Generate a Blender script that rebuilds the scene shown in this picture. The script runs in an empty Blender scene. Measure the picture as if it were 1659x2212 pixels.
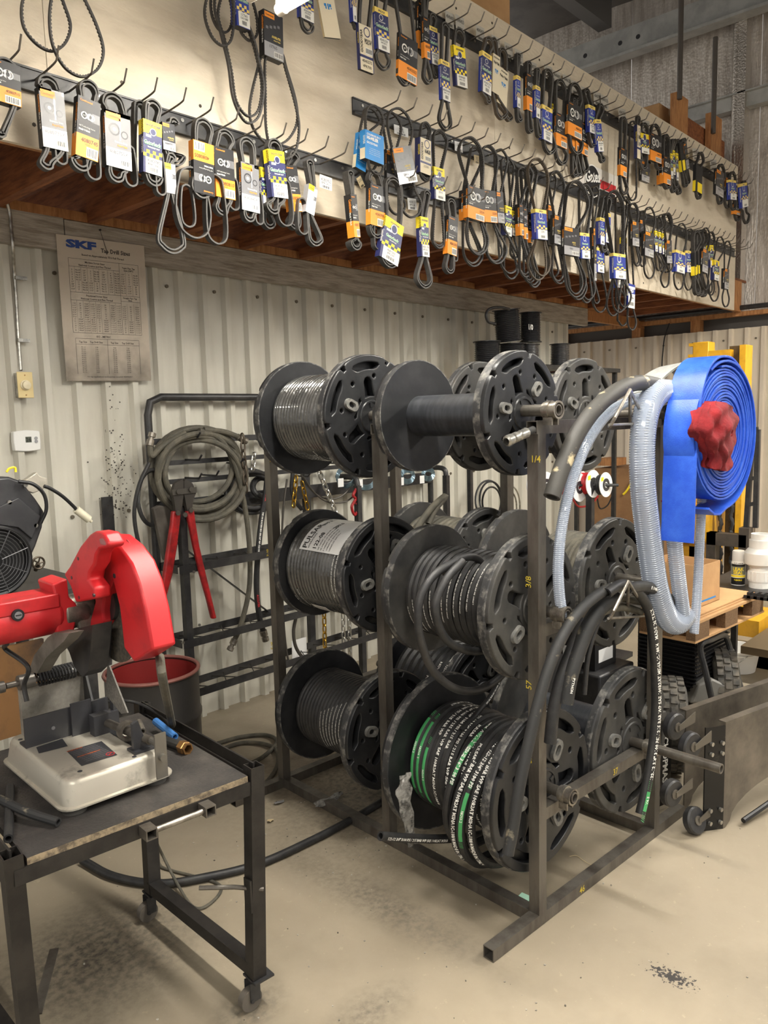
import bpy, bmesh, math, random
from mathutils import Vector as V, Matrix
# ---------------------------------------------------------------- camera
sc = bpy.context.scene; col = sc.collection
CH = 1.57; FPX = 1693.77; W, H = 1659, 2212
YAW, PITCH, ROLL = math.radians(42.67), math.radians(6.903), math.radians(-1.523)
_d = V((math.cos(YAW)*math.cos(PITCH), math.sin(YAW)*math.cos(PITCH), -math.sin(PITCH)))
_r = V((math.sin(YAW), -math.cos(YAW), 0)); _u = _r.cross(_d)
_c, _s = math.cos(ROLL), math.sin(ROLL)
CR = _c*_r+_s*_u; CU = -_s*_r+_c*_u; CF = _d
cd = bpy.data.cameras.new('camera'); cam = bpy.data.objects.new('camera', cd); col.objects.link(cam)
cd.sensor_fit = 'HORIZONTAL'; cd.sensor_width = 36; cd.lens = FPX/W*36; cd.clip_start = .02
cam.matrix_world = Matrix(((CR.x, CU.x, -CF.x, 0), (CR.y, CU.y, -CF.y, 0), (CR.z, CU.z, -CF.z, CH), (0, 0, 0, 1)))
sc.camera = cam
sc.view_settings.view_transform = 'Standard'; sc.view_settings.look = 'None'
sc.view_settings.gamma = 1; sc.view_settings.use_curve_mapping = False
sc.view_settings.exposure = 0.56
wd = bpy.data.worlds.new('shop_air'); sc.world = wd; wd.use_nodes = True
wd.node_tree.nodes['Background'].inputs[0].default_value = (1.0, .96, .90, 1)
wd.node_tree.nodes['Background'].inputs[1].default_value = .5
TUBE_E = 14.0      # emission of the fluorescent tubes
LIGHT_W = 84.0     # area light that stands for each twin tube fixture
FIXTURES = [(1.735, -.35, 2.06, 2.885, 1.0), (4.9, -1.5, .95, 3.4, 2.6), (-1.3, -1.6, .9, 3.2, 1.0), (2.6, -4.6, -2.1, 3.6, 1.2)]

# ---------------------------------------------------------------- pixel -> point on a real plane
C0 = V((0, 0, CH))
def ray(x, y): return (CR*(x-W/2)-CU*(y-H/2)+CF*FPX)
def atY(x, y, Y): d = ray(x, y); return C0+d*(Y/d.y)
def atX(x, y, X): d = ray(x, y); return C0+d*(X/d.x)
def atZ(x, y, Z): d = ray(x, y); return C0+d*((Z-CH)/d.z)
RY = math.radians(-4.284); E1 = V((math.cos(RY), math.sin(RY), 0)); E2 = V((-math.sin(RY), math.cos(RY), 0)); EZ = V((0, 0, 1))
RO = V((1.945, 1.190, 0))
def rk(a, b, z): return RO+E1*a+E2*b+EZ*z            # a point of the hose reel rack
def atB(x, y, b): d = ray(x, y); n = E2; return C0+d*(((RO+E2*b-C0).dot(n))/d.dot(n))
def atA(x, y, a): d = ray(x, y); n = E1; return C0+d*(((RO+E1*a-C0).dot(n))/d.dot(n))
rnd = random.Random(7)

# ---------------------------------------------------------------- materials
def lin(c): 
    c = c/255.0
    return c/12.92 if c <= .04045 else ((c+.055)/1.055)**2.4
def rgb(c): return (lin(c[0]), lin(c[1]), lin(c[2]), 1)
MATS = {}
def mat(name, c, rough=.6, metal=0, var=None, bump=None, c2=None, emit=0, spec=.5, stretch=None, alpha=1, trans=0, coat=0, lo=.42, hi=.62):
    if name in MATS: return MATS[name]
    m = bpy.data.materials.new(name); m.use_nodes = True; nt = m.node_tree; b = nt.nodes['Principled BSDF']
    b.inputs['Base Color'].default_value = rgb(c); b.inputs['Roughness'].default_value = rough
    b.inputs['Metallic'].default_value = metal; b.inputs['Specular IOR Level'].default_value = spec
    b.inputs['Alpha'].default_value = alpha; b.inputs['Transmission Weight'].default_value = trans
    b.inputs['Coat Weight'].default_value = coat
    if emit: b.inputs['Emission Color'].default_value = rgb(c); b.inputs['Emission Strength'].default_value = emit
    if var or bump:
        tc = nt.nodes.new('ShaderNodeTexCoord'); mp = nt.nodes.new('ShaderNodeMapping')
        nt.links.new(tc.outputs['Object'], mp.inputs[0])
        if stretch: mp.inputs['Scale'].default_value = stretch
    if var:
        n = nt.nodes.new('ShaderNodeTexNoise'); n.inputs['Scale'].default_value = var; n.inputs['Detail'].default_value = 6; n.inputs['Roughness'].default_value = .65
        nt.links.new(mp.outputs[0], n.inputs[0])
        r = nt.nodes.new('ShaderNodeValToRGB'); r.color_ramp.elements[0].position = lo; r.color_ramp.elements[1].position = hi
        r.color_ramp.elements[0].color = rgb(c); r.color_ramp.elements[1].color = rgb(c2 or c)
        nt.links.new(n.outputs['Fac'], r.inputs[0]); nt.links.new(r.outputs[0], b.inputs['Base Color'])
    if bump:
        n2 = nt.nodes.new('ShaderNodeTexNoise'); n2.inputs['Scale'].default_value = bump[0]; n2.inputs['Detail'].default_value = 5
        nt.links.new(mp.outputs[0], n2.inputs[0])
        bp = nt.nodes.new('ShaderNodeBump'); bp.inputs['Strength'].default_value = bump[1]; bp.inputs['Distance'].default_value = .01
        nt.links.new(n2.outputs['Fac'], bp.inputs['Height']); nt.links.new(bp.outputs[0], b.inputs['Normal'])
    MATS[name] = m; return m
# graphite / print colours
BLK = mat('black_ink', (24, 24, 26), .5); WHT = mat('white_ink', (238, 236, 228), .55); ORG = mat('orange_ink', (246, 150, 44), .5)
YEL = mat('yellow_ink', (250, 222, 40), .5); YLC = mat('cream_yellow_ink', (244, 214, 110), .5); BLU = mat('royal_blue_ink', (44, 62, 150), .45); NVY = mat('navy_ink', (42, 46, 92), .45)
CRM = mat('cream_card', (226, 214, 186), .7); SKY = mat('sky_blue_ink', (30, 130, 200), .45); GRY = mat('grey_ink', (120, 120, 122), .45); SLV = mat('silver_card', (176, 176, 178), .3, .3)
DRK = mat('charcoal_ink', (52, 52, 55), .35); MNT = mat('mint_ink', (180, 225, 200), .5); RED = mat('red_ink', (190, 40, 45), .5); LBL = mat('white_label', (230, 230, 228), .4)
ORD = mat('dull_orange_ink', (200, 96, 40), .5); TAN = mat('tan_card', (196, 178, 140), .8); GRN = mat('green_ink', (70, 160, 95), .5); YMK = mat('yellow_marker', (210, 185, 60), .7)
# rubber, plastic, steel
RUB = mat('belt_rubber', (52, 50, 48), .65, var=60, c2=(66, 63, 60)); RUBE = mat('belt_cut_edge', (86, 84, 81), .7); RUBB = mat('brown_belt_rubber', (84, 74, 62), .75)
HOSE = mat('hose_rubber', (35, 35, 36), .5, var=30, c2=(48, 47, 46)); HOSEG = mat('dusty_hose_rubber', (78, 75, 66), .75, var=20, c2=(98, 93, 80))
HOSEW = mat('worn_hose_rubber', (40, 40, 40), .6, var=14, c2=(150, 140, 118), lo=.6, hi=.72)
WRAP = mat('stretch_film_over_hose', (60, 60, 58), .2, var=12, c2=(80, 79, 76), coat=1, bump=(45, .35))
PLA = mat('black_plastic', (27, 28, 30), .36, var=9, c2=(50, 50, 51), lo=.45, hi=.8); PLAG = mat('dusty_black_plastic', (44, 44, 44), .5, var=7, c2=(80, 78, 74), lo=.4, hi=.78)
BOSS = mat('grey_boss_plastic', (98, 98, 95), .5, var=60, c2=(122, 120, 114)); CORE = mat('core_tube_plastic', (40, 42, 46), .35, var=8, c2=(56, 58, 62), stretch=(1, 6, 1))
STL = mat('bare_steel', (112, 107, 99), .4, .55, var=7, c2=(88, 82, 75), stretch=(2, 2, .5)); STLB = mat('bright_steel', (160, 154, 143), .36, .8, var=25, c2=(112, 106, 98))
BST = mat('black_painted_steel', (38, 38, 40), .45, var=15, c2=(56, 55, 54)); DST = mat('dark_cart_steel', (52, 49, 46), .45, .4, var=10, c2=(36, 34, 33))
ZNC = mat('zinc_plate', (196, 194, 186), .3, .9, var=40, c2=(150, 148, 142)); CHN = mat('bright_chain', (205, 203, 196), .28, .9); GLD = mat('yellow_zinc', (190, 150, 60), .3, .9); RUST = mat('brown_chain', (96, 86, 74), .5, .7)
WOOD = mat('joist_lumber', (150, 92, 52), .75, var=6, c2=(112, 64, 36), stretch=(8, 1, 8)); PINE = mat('pale_lumber', (182, 130, 80), .75, var=7, c2=(150, 100, 58), stretch=(6, 6, 1))
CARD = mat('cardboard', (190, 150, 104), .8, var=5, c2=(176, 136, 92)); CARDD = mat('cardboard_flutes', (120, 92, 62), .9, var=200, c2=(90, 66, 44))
REDP = mat('red_saw_plastic', (190, 34, 40), .42, var=9, c2=(132, 30, 34), lo=.52, hi=.8); REDT = mat('red_tool_paint', (176, 32, 36), .4, var=20, c2=(130, 28, 30))
ALU = mat('cast_aluminium', (196, 190, 176), .4, .45, var=10, c2=(150, 144, 130), lo=.5, hi=.75); YELP = mat('yellow_machine_paint', (222, 166, 34), .45, var=8, c2=(176, 124, 30), lo=.5, hi=.8)
BLUH = mat('blue_layflat', (38, 82, 196), .36, var=14, c2=(54, 100, 208), bump=(260, .12)); RAG = mat('red_cloth', (132, 24, 30), .95, var=8, c2=(92, 16, 22), bump=(40, .5))
PVC = mat('white_pvc', (232, 230, 224), .4); GUN = mat('grey_machine_plastic', (120, 118, 112), .5); TYRE = mat('tyre_rubber', (70, 68, 64), .85, var=20, c2=(104, 98, 88))
BRASS = mat('brass', (170, 128, 80), .35, .85); BLG = mat('blue_grip', (58, 110, 170), .5)

# ---------------------------------------------------------------- mesh builder
_glyph = {}
def glyphs(s, bold=0):
    k = (s, bold)
    if k in _glyph: return _glyph[k]
    cu = bpy.data.curves.new('t', 'FONT'); cu.body = s; cu.resolution_u = 1 if len(s) > 14 else 2; cu.size = 1; cu.offset = bold
    o = bpy.data.objects.new('t', cu); me = bpy.data.meshes.new_from_object(o)
    vs = [(v.co.x, v.co.y) for v in me.vertices]; fs = [tuple(p.vertices) for p in me.polygons]
    bpy.data.objects.remove(o); bpy.data.curves.remove(cu); bpy.data.meshes.remove(me)
    if not vs: vs, fs = [(0, 0)], []
    _glyph[k] = (vs, fs, max(v[0] for v in vs)); return _glyph[k]
ORI = {}
class G:
    def __init__(s, m=None): s.v = []; s.f = []; s.i = []; s.ms = []; s.k = 0; s.m(m) if m else None
    def m(s, mt):
        if mt not in s.ms: s.ms.append(mt)
        s.k = s.ms.index(mt); return s
    def add(s, vs, fs):
        n = len(s.v); s.v += [tuple(p) for p in vs]; s.f += [tuple(j+n for j in f) for f in fs]; s.i += [s.k]*len(fs); return s
    def quad(s, a, b, c, d): return s.add((a, b, c, d), ((0, 1, 2, 3),))
    def hexa(s, p): return s.add(p, ((3, 2, 1, 0), (4, 5, 6, 7), (0, 1, 5, 4), (1, 2, 6, 5), (2, 3, 7, 6), (3, 0, 4, 7)))
    def obox(s, o, ax, ay, az): o, ax, ay, az = map(V, (o, ax, ay, az)); return s.hexa((o, o+ax, o+ax+ay, o+ay, o+az, o+ax+az, o+ax+ay+az, o+ay+az))
    def box(s, x0, y0, z0, x1, y1, z1): return s.obox((x0, y0, z0), (x1-x0, 0, 0), (0, y1-y0, 0), (0, 0, z1-z0))
    def cbox(s, c, ex, ey, ez, a, b, h): c = V(c); return s.obox(c-ex*a/2-ey*b/2-ez*h/2, ex*a, ey*b, ez*h)
    def bar(s, p, q, w, h, up=EZ):
        p, q = V(p), V(q); t = (q-p).normalized(); x = t.cross(V(up)); x = (x if x.length > 1e-5 else t.cross(V((1, 0, 0)))).normalized(); y = x.cross(t)
        return s.obox(p-x*w/2-y*h/2, x*w, y*h, q-p)
    def sqtube(s, p, q, w, h, up=EZ, t=.003):
        p, q = V(p), V(q); d = (q-p).normalized(); x = d.cross(V(up)).normalized(); y = x.cross(d); vs = []
        for e in (p, q):
            for k in (0, t):
                for sx, sy in ((-1, -1), (1, -1), (1, 1), (-1, 1)): vs.append(e+x*sx*(w/2-k)+y*sy*(h/2-k))
        fs = []
        for j in range(4):
            k = (j+1) % 4; fs += [(j, k, 8+k, 8+j), (4+k, 4+j, 12+j, 12+k), (j, 4+j, 4+k, k), (8+k, 12+k, 12+j, 8+j)]
        return s.add(vs, fs)
    def tube(s, path, r, n=8, closed=False, caps=True):
        path = [V(p) for p in path]; L = len(path); rr = r if isinstance(r, (list, tuple)) else [r]*L
        t0 = (path[1]-path[0]).normalized(); up = V((0, 0, 1)) if abs(t0.z) < .9 else V((1, 0, 0)); x = t0.cross(up).normalized(); vs = []
        for i, p in enumerate(path):
            a = path[i-1] if (i or closed) else p; b = path[(i+1) % L] if (i < L-1 or closed) else p
            t = (b-a); t = t.normalized() if t.length > 1e-9 else t0; x = (x-t*x.dot(t)); x = x.normalized() if x.length > 1e-6 else t.orthogonal().normalized(); y = t.cross(x)
            for k in range(n): g = 2*math.pi*k/n; vs.append(p+(x*math.cos(g)+y*math.sin(g))*rr[i])
        fs = []
        for i in range(L if closed else L-1):
            j = (i+1) % L
            for k in range(n): l = (k+1) % n; fs.append((i*n+k, i*n+l, j*n+l, j*n+k))
        if caps and not closed: fs += [tuple(range(n-1, -1, -1)), tuple(range((L-1)*n, L*n))]
        return s.add(vs, fs)
    def lathe(s, o, ax, prof, n=24, x=None, arc=2*math.pi):
        o, ax = V(o), V(ax).normalized(); x = V(x).normalized() if x else ax.orthogonal().normalized(); y = ax.cross(x); vs = []; full = arc > 6.28; c = n if full else n+1
        for k in range(c):
            g = arc*k/n
            for r, h in prof: vs.append(o+ax*h+(x*math.cos(g)+y*math.sin(g))*r)
        P = len(prof); fs = []
        for k in range(n):
            l = (k+1) % c
            for j in range(P-1): fs.append((k*P+j, l*P+j, l*P+j+1, k*P+j+1))
        return s.add(vs, fs)
    def cyl(s, p, q, r, n=16, r2=None):
        p, q = V(p), V(q); h = (q-p).length; return s.lathe(p, q-p, ((1e-5, 0), (r, 0), (r if r2 is None else r2, h), (1e-5, h)), n)
    def ring(s, o, ax, r0, r1, h, n=24): return s.lathe(o, ax, ((r0, 0), (r1, 0), (r1, h), (r0, h), (r0, 0)), n)
    def poly(s, pts, ex):
        pts = [V(p) for p in pts]; n = len(pts); ex = V(ex)
        return s.add(pts+[p+ex for p in pts], [tuple(range(n-1, -1, -1)), tuple(range(n, 2*n))]+[(i, (i+1) % n, n+(i+1) % n, n+i) for i in range(n)])
    def text(s, t, o, x, y, h, align='L', maxw=None, bold=.02):
        vs, fs, w = glyphs(t, bold); o, x, y = V(o), V(x).normalized(), V(y).normalized(); k = h/.72; kx = k
        if maxw and (maxw < 0 or w*k > maxw): kx = abs(maxw)/w
        dx = {'L': 0, 'C': -w*kx/2, 'R': -w*kx}[align]
        return s.add([o+x*(a*kx+dx)+y*(b*k) for a, b in vs], fs)
    def build(s, name, parent=None, kind=None, sharp=.6, label=None, cat=None, group=None):
        me = bpy.data.meshes.new(name); o0 = ORI.get(parent.name, V()) if parent else V()
        me.from_pydata([tuple(V(p)-o0) for p in s.v], [], s.f)
        for m_ in s.ms: me.materials.append(m_)
        me.polygons.foreach_set('material_index', s.i)
        me.polygons.foreach_set('use_smooth', [True]*len(s.f)); me.update(); me.set_sharp_from_angle(angle=sharp)
        o = bpy.data.objects.new(name, me); col.objects.link(o)
        if parent: o.parent = parent; ORI[o.name] = o0
        return tag(o, label, cat, group, kind)
def tag(o, label=None, cat=None, group=None, kind=None):
    for k, v in (('label', label), ('category', cat), ('group', group), ('kind', kind)):
        if v: o[k] = v
    return o
def thing(name, loc, label=None, cat=None, group=None, kind=None):
    o = bpy.data.objects.new(name, None); col.objects.link(o); o.location = loc; o.empty_display_size = .05; ORI[o.name] = V(loc)
    return tag(o, label, cat, group, kind)
def dupe(o, parent, off):
    c = o.copy(); col.objects.link(c); c.parent = parent; c.location = off; return c
def spline(pts, n=8, closed=False):
    pts = [V(p) for p in pts]; L = len(pts); out = []
    for i in range(L if closed else L-1):
        p0 = pts[i-1] if (i or closed) else pts[0]*2-pts[1]; p1 = pts[i]; p2 = pts[(i+1) % L]
        p3 = pts[(i+2) % L] if (i < L-2 or closed) else pts[-1]*2-pts[-2]
        for k in range(n):
            t = k/n; out.append(.5*((2*p1)+(p2-p0)*t+(2*p0-5*p1+4*p2-p3)*t*t+(3*p1-p0-3*p2+p3)*t**3))
    if not closed: out.append(pts[-1])
    return out
def lettering(g, s, path, r, face, h, start=0, bold=.02, flip=False, gap=1.0):
    """print running along a hose: x follows the path, y goes round the tube"""
    vs, fs, w = glyphs(s, bold); k = h/.72; cum = [0]
    for a, b in zip(path, path[1:]): cum.append(cum[-1]+(V(b)-V(a)).length)
    out = []
    j = 0
    for a, b in vs:
        x = start+(a*k*gap); 
        if flip: x = start+(w-a)*k*gap
        j = 0; lo, hi = 0, len(cum)-2
        while lo < hi:
            mid = (lo+hi+1)//2
            if cum[mid] <= x: lo = mid
            else: hi = mid-1
        p, q = V(path[lo]), V(path[lo+1]); t = (q-p).normalized(); u = (x-cum[lo])/max(1e-6, cum[lo+1]-cum[lo])
        fc = face(lo) if callable(face) else V(face); n = (fc-t*fc.dot(t)).normalized(); bt = n.cross(t)
        if flip: bt = -bt
        ph = (b*k-h/2)/r; rr = r*1.015+.0004
        out.append(p+(q-p)*u+n*rr*math.cos(ph)+bt*rr*math.sin(ph))
    g.add(out, fs)
# ---------------------------------------------------------------- light fixtures
def fixture(x, y0, y1, z, k, lab):
    t = thing('fluorescent_fixture', (x, y0, z), lab, 'light')
    g = G(mat('fixture_white', (236, 234, 226), .4)); g.box(x-.11, y0, z+.03, x+.11, y1, z+.09); g.build('housing', t)
    for s in (-.06, .06):
        g = G(mat('tube_glow', (255, 248, 235), .3, emit=TUBE_E)); g.cyl((x+s, y0+.05, z), (x+s, y1-.03, z), .0165, 16); g.build('tube', t)
        for ye, ye2 in ((y0, y0+.05), (y1-.03, y1)):
            g = G(mat('socket_white', (226, 220, 208), .4)); g.cyl((x+s, ye, z), (x+s, ye2, z), .019, 16); g.obox((x+s-.012, ye, z), (.024, 0, 0), (0, ye2-ye, 0), (0, 0, .035)); g.build('socket', t)
    ld = bpy.data.lights.new('tube_light', 'AREA'); ld.shape = 'RECTANGLE'; ld.size = .16; ld.size_y = y1-y0-.1; ld.energy = LIGHT_W*k; ld.color = (1, .965, .90)
    lo = bpy.data.objects.new('tube_light', ld); col.objects.link(lo); lo.location = (0, (y1-y0)/2, .026); lo.parent = t
for i, fx in enumerate(FIXTURES):
    fixture(*fx, ['twin tube fluorescent fixture hung in front of the white belt board', 'twin tube fluorescent fixture hung towards the forklift end', 'twin tube fluorescent fixture hung behind the saw cart side', 'twin tube fluorescent fixture hung over the open floor'][i])
# ================================================================ SETTING
YW, YP, XR = 3.5, 2.5, 7.78
ZB, ZT = 2.428, 3.645
# floor
def floor_mat():
    m = bpy.data.materials.new('worn_concrete'); m.use_nodes = True; nt = m.node_tree; b = nt.nodes['Principled BSDF']; N = nt.nodes.new; Lk = nt.links.new
    tc = N('ShaderNodeTexCoord')
    def noise(sc_, det, p0, p1, c0, c1, st=None):
        mp = N('ShaderNodeMapping'); Lk(tc.outputs['Object'], mp.inputs[0])
        if st: mp.inputs['Scale'].default_value = st
        n = N('ShaderNodeTexNoise'); n.inputs['Scale'].default_value = sc_; n.inputs['Detail'].default_value = det; n.inputs['Roughness'].default_value = .6; Lk(mp.outputs[0], n.inputs[0])
        r = N('ShaderNodeValToRGB'); e = r.color_ramp.elements; e[0].position = p0; e[1].position = p1; e[0].color = c0; e[1].color = c1; Lk(n.outputs['Fac'], r.inputs[0]); return r, n
    def mix(a, b_, fac, mode='MIX'):
        x = N('ShaderNodeMix'); x.data_type = 'RGBA'; x.blend_type = mode
        if isinstance(fac, float): x.inputs[0].default_value = fac
        else: Lk(fac, x.inputs[0])
        Lk(a, x.inputs[6]); Lk(b_, x.inputs[7]); return x.outputs[2]
    base, _ = noise(2.2, 8, .3, .72, rgb((140, 129, 110)), rgb((168, 156, 135)))
    grime, _ = noise(1.1, 7, .50, .72, (1, 1, 1, 1), (.52, .5, .47, 1))
    speck, _ = noise(70, 4, .70, .76, (1, 1, 1, 1), (.3, .28, .26, 1))
    patch, _ = noise(.9, 3, .52, .66, (0, 0, 0, 1), (1, 1, 1, 1), (1, 1, 1))
    pits, _ = noise(38, 3, .66, .7, (1, 1, 1, 1), (1.18, 1.17, 1.13, 1))
    c = mix(base.outputs[0], grime.outputs[0], 1.0, 'MULTIPLY')
    c2 = mix(c, speck.outputs[0], 1.0, 'MULTIPLY'); c = mix(c, c2, patch.outputs[0]); c = mix(c, pits.outputs[0], 1.0, 'MULTIPLY')
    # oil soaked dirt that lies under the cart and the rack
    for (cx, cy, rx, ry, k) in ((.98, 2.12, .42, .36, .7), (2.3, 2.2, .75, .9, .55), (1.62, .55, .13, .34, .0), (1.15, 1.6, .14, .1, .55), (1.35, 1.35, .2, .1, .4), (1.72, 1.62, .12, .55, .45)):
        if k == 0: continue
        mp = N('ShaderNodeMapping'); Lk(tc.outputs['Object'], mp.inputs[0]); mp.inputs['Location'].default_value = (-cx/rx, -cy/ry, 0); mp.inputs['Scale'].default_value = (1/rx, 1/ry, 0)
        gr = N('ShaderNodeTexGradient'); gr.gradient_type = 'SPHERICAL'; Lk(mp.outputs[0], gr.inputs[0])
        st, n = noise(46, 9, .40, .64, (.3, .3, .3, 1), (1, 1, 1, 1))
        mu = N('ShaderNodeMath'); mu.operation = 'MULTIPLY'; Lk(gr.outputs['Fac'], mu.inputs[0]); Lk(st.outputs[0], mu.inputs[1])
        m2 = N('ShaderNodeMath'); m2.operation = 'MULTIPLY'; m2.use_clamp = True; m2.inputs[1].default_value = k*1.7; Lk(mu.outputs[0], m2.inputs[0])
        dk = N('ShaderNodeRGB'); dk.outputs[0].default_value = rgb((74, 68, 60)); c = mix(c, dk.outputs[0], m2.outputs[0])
    # black spatter in front of the rack foot
    for (cx, cy, rx, ry) in ((1.66, .77, .06, .13), (1.38, .68, .16, .17), (2.0, .8, .05, .1)):
        mp = N('ShaderNodeMapping'); Lk(tc.outputs['Object'], mp.inputs[0]); mp.inputs['Location'].default_value = (-cx/rx, -cy/ry, 0); mp.inputs['Scale'].default_value = (1/rx, 1/ry, 0)
        gr = N('ShaderNodeTexGradient'); gr.gradient_type = 'SPHERICAL'; Lk(mp.outputs[0], gr.inputs[0])
        st, n = noise(85, 6, .0, 1., (0, 0, 0, 1), (1, 1, 1, 1))
        ad = N('ShaderNodeMath'); ad.operation = 'MULTIPLY_ADD'; Lk(gr.outputs['Fac'], ad.inputs[0]); ad.inputs[1].default_value = .3; Lk(n.outputs['Fac'], ad.inputs[2])
        rr = N('ShaderNodeValToRGB'); rr.color_ramp.elements[0].position = .66; rr.color_ramp.elements[1].position = .70; Lk(ad.outputs[0], rr.inputs[0])
        gt = N('ShaderNodeMath'); gt.operation = 'GREATER_THAN'; gt.inputs[1].default_value = .02; Lk(gr.outputs['Fac'], gt.inputs[0])
        mu = N('ShaderNodeMath'); mu.operation = 'MULTIPLY'; Lk(rr.outputs[0], mu.inputs[0]); Lk(gt.outputs[0], mu.inputs[1])
        dk = N('ShaderNodeRGB'); dk.outputs[0].default_value = rgb((52, 48, 46)); c = mix(c, dk.outputs[0], mu.outputs[0])
    Lk(c, b.inputs['Base Color']); b.inputs['Roughness'].default_value = .55
    bp = N('ShaderNodeBump'); bp.inputs['Strength'].default_value = .25; bp.inputs['Distance'].default_value = .004
    nn = N('ShaderNodeTexNoise'); nn.inputs['Scale'].default_value = 30; nn.inputs['Detail'].default_value = 8; Lk(tc.outputs['Object'], nn.inputs[0]); Lk(nn.outputs['Fac'], bp.inputs['Height']); Lk(bp.outputs[0], b.inputs['Normal'])
    return m
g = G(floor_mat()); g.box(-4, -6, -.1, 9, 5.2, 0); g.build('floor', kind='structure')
# corrugated back wall
SID = mat('painted_siding', (212, 209, 196), .34, var=1.6, c2=(192, 188, 174), lo=.4, hi=.7, stretch=(3, 1, .5)); SCRW = mat('siding_screw', (120, 112, 98), .5, .5)
SIDR = mat('warm_painted_siding', (214, 202, 182), .4, var=1.6, c2=(196, 184, 164), lo=.4, hi=.7, stretch=(3, 3, .5))
def siding(g, o, ex, en, n, pitch, z0, z1, d=.028):
    """ribbed sheet: n ribs, each a trapezoid standing d proud"""
    o = V(o); p = []
    for i in range(n):
        u = i*pitch
        for du, h in ((0, 0), (pitch*.60, 0), (pitch*.68, d), (pitch*.88, d), (pitch*.96, 0)): p.append((u+du, h))
        # two shallow stiffening lines on the flat
    p.append((n*pitch, 0)); vs = []
    for u, h in p: vs += [o+ex*u+en*h+EZ*z0, o+ex*u+en*h+EZ*z1]
    for u, h in p: vs += [o+ex*u+en*(h-.012)+EZ*z0, o+ex*u+en*(h-.012)+EZ*z1]
    L = len(p); B = 2*L; fs = []
    for i in range(L-1): fs += [(2*i, 2*i+2, 2*i+3, 2*i+1), (B+2*i+1, B+2*i+3, B+2*i+2, B+2*i), (2*i, B+2*i, B+2*i+2, 2*i+2), (2*i+1, 2*i+3, B+2*i+3, B+2*i+1)]
    fs += [(0, 1, B+1, B), (B-2, 2*B-2, 2*B-1, B-1)]
    g.add(vs, fs)
w = thing('wall_back', (3, YW, 0), kind='structure'); PT = .1425
x = .2; k = 0
while x < 6.1:
    n = 6; g = G(SID); siding(g, (x, YW, 0), V((1, 0, 0)), V((0, -1, 0)), n, PT, 0, 2.40); g.build('siding_sheet', w, sharp=.3)
    g = G(SCRW)
    for i in range(0, n, 2):
        for z in (2.245, 1.15, .12): g.cyl((x+i*PT+.045, YW, z), (x+i*PT+.045, YW-.008, z), .009, 8)
    g.build('screw_row', w); x += n*PT
WHW = mat('whitewashed_plank', (184, 177, 164), .8, var=5, c2=(150, 141, 127), stretch=(1, 8, 9), bump=(12, .6))
tr = thing('trim_1', (3, YW-.04, 2.32), kind='structure')
for (xa, xb, za, zb) in ((.3, 1.70, 2.335, 2.475), (1.705, 6.45, 2.322, 2.47)):
    g = G(WHW); g.box(xa, YW-.062, za, xb, YW-.024, zb); g.build('plank', tr)
# loft: joists, deck, white board front
lf = thing('ceiling_loft', (4, 3, 2.47), kind='structure')
x = .55
while x < 7.6:
    g = G(WOOD); g.box(x, YP+.02, 2.475, x+.042, 4.9, 2.70); g.build('joist', lf); x += .4215
g = G(mat('loft_deck_ply', (132, 82, 50), .8, var=4, c2=(104, 62, 38), stretch=(1, 6, 1)))
for i in range(6): g.box(.4+i*1.22, YP+.02, 2.70, .4+(i+1)*1.22-.004, 4.9, 2.72)
g.build('deck_boards', lf)
g = G(PINE); g.box(.4, YP+.02, 2.435, 7.6, YP+.058, 2.70); g.build('rim_board', lf)
g = G(PINE); g.box(.4, YW-.06, 2.474, 6.9, YW+.03, 2.515); g.build('ledger', lf)
g = G(PINE); g.box(6.1, YW-.02, 2.38, 7.7, YW+.02, 2.47); g.build('ledger', lf)
PLY = mat('white_painted_plywood', (222, 210, 188), .62, var=2.2, c2=(204, 190, 166), lo=.4, hi=.7, stretch=(1, 1, 3), bump=(26, .35))
PLYE = mat('plywood_edge', (170, 146, 112), .8)
tb = thing('trim_2', (4, YP, ZB), kind='structure')
for i, (xa, xb) in enumerate(((-1.2, 1.219), (1.221, 3.659), (3.661, 6.099), (6.101, 7.36))):
    g = G(PLY); g.box(xa, YP, ZB, xb, YP+.018, ZT); g.build('plywood_sheet', tb)
g = G(mat('board_screw', (70, 62, 52), .6, .5))
for i in range(44):
    xx = .7+i*.155; g.cyl((xx, YP+.001, rnd.choice((ZB+.08, 2.75, 3.05, ZT-.08, ZT-.08))+rnd.uniform(-.03, .03)), (xx+.0, YP-.0015, 0) if 0 else (xx, YP-.0015, g.v[-1][2] if 0 else 0), .006, 6) if 0 else None
    z = rnd.choice((ZB+.08, 2.75, 3.05, 3.2, ZT-.06))+rnd.uniform(-.05, .05); g.cyl((xx, YP+.001, z), (xx, YP-.0015, z), .0065, 6)
g.build('screw_heads', tb, kind='stuff')
# right wall: foil faced insulation above, siding below
FOIL = mat('foil_facing', (220, 212, 202), .30, .35, var=3, c2=(186, 176, 165), stretch=(1, 6, .8), bump=(14, .6))
wr = thing('wall_right', (XR, 2, 0), kind='structure')
nt = FOIL.node_tree
bpn = [n for n in nt.nodes if n.type == 'BUMP'][0]; vz = nt.nodes.new('ShaderNodeTexVoronoi'); vz.inputs['Scale'].default_value = 42; bp2 = nt.nodes.new('ShaderNodeBump'); bp2.inputs['Strength'].default_value = .25; bp2.inputs['Distance'].default_value = .01
tcn = [n for n in nt.nodes if n.type == 'TEX_COORD'][0]; nt.links.new(tcn.outputs['Object'], vz.inputs[0]); nt.links.new(vz.outputs['Distance'], bp2.inputs['Height']); nt.links.new(bpn.outputs[0], bp2.inputs['Normal'])
nt.links.new(bp2.outputs[0], nt.nodes['Principled BSDF'].inputs['Normal'])
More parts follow.
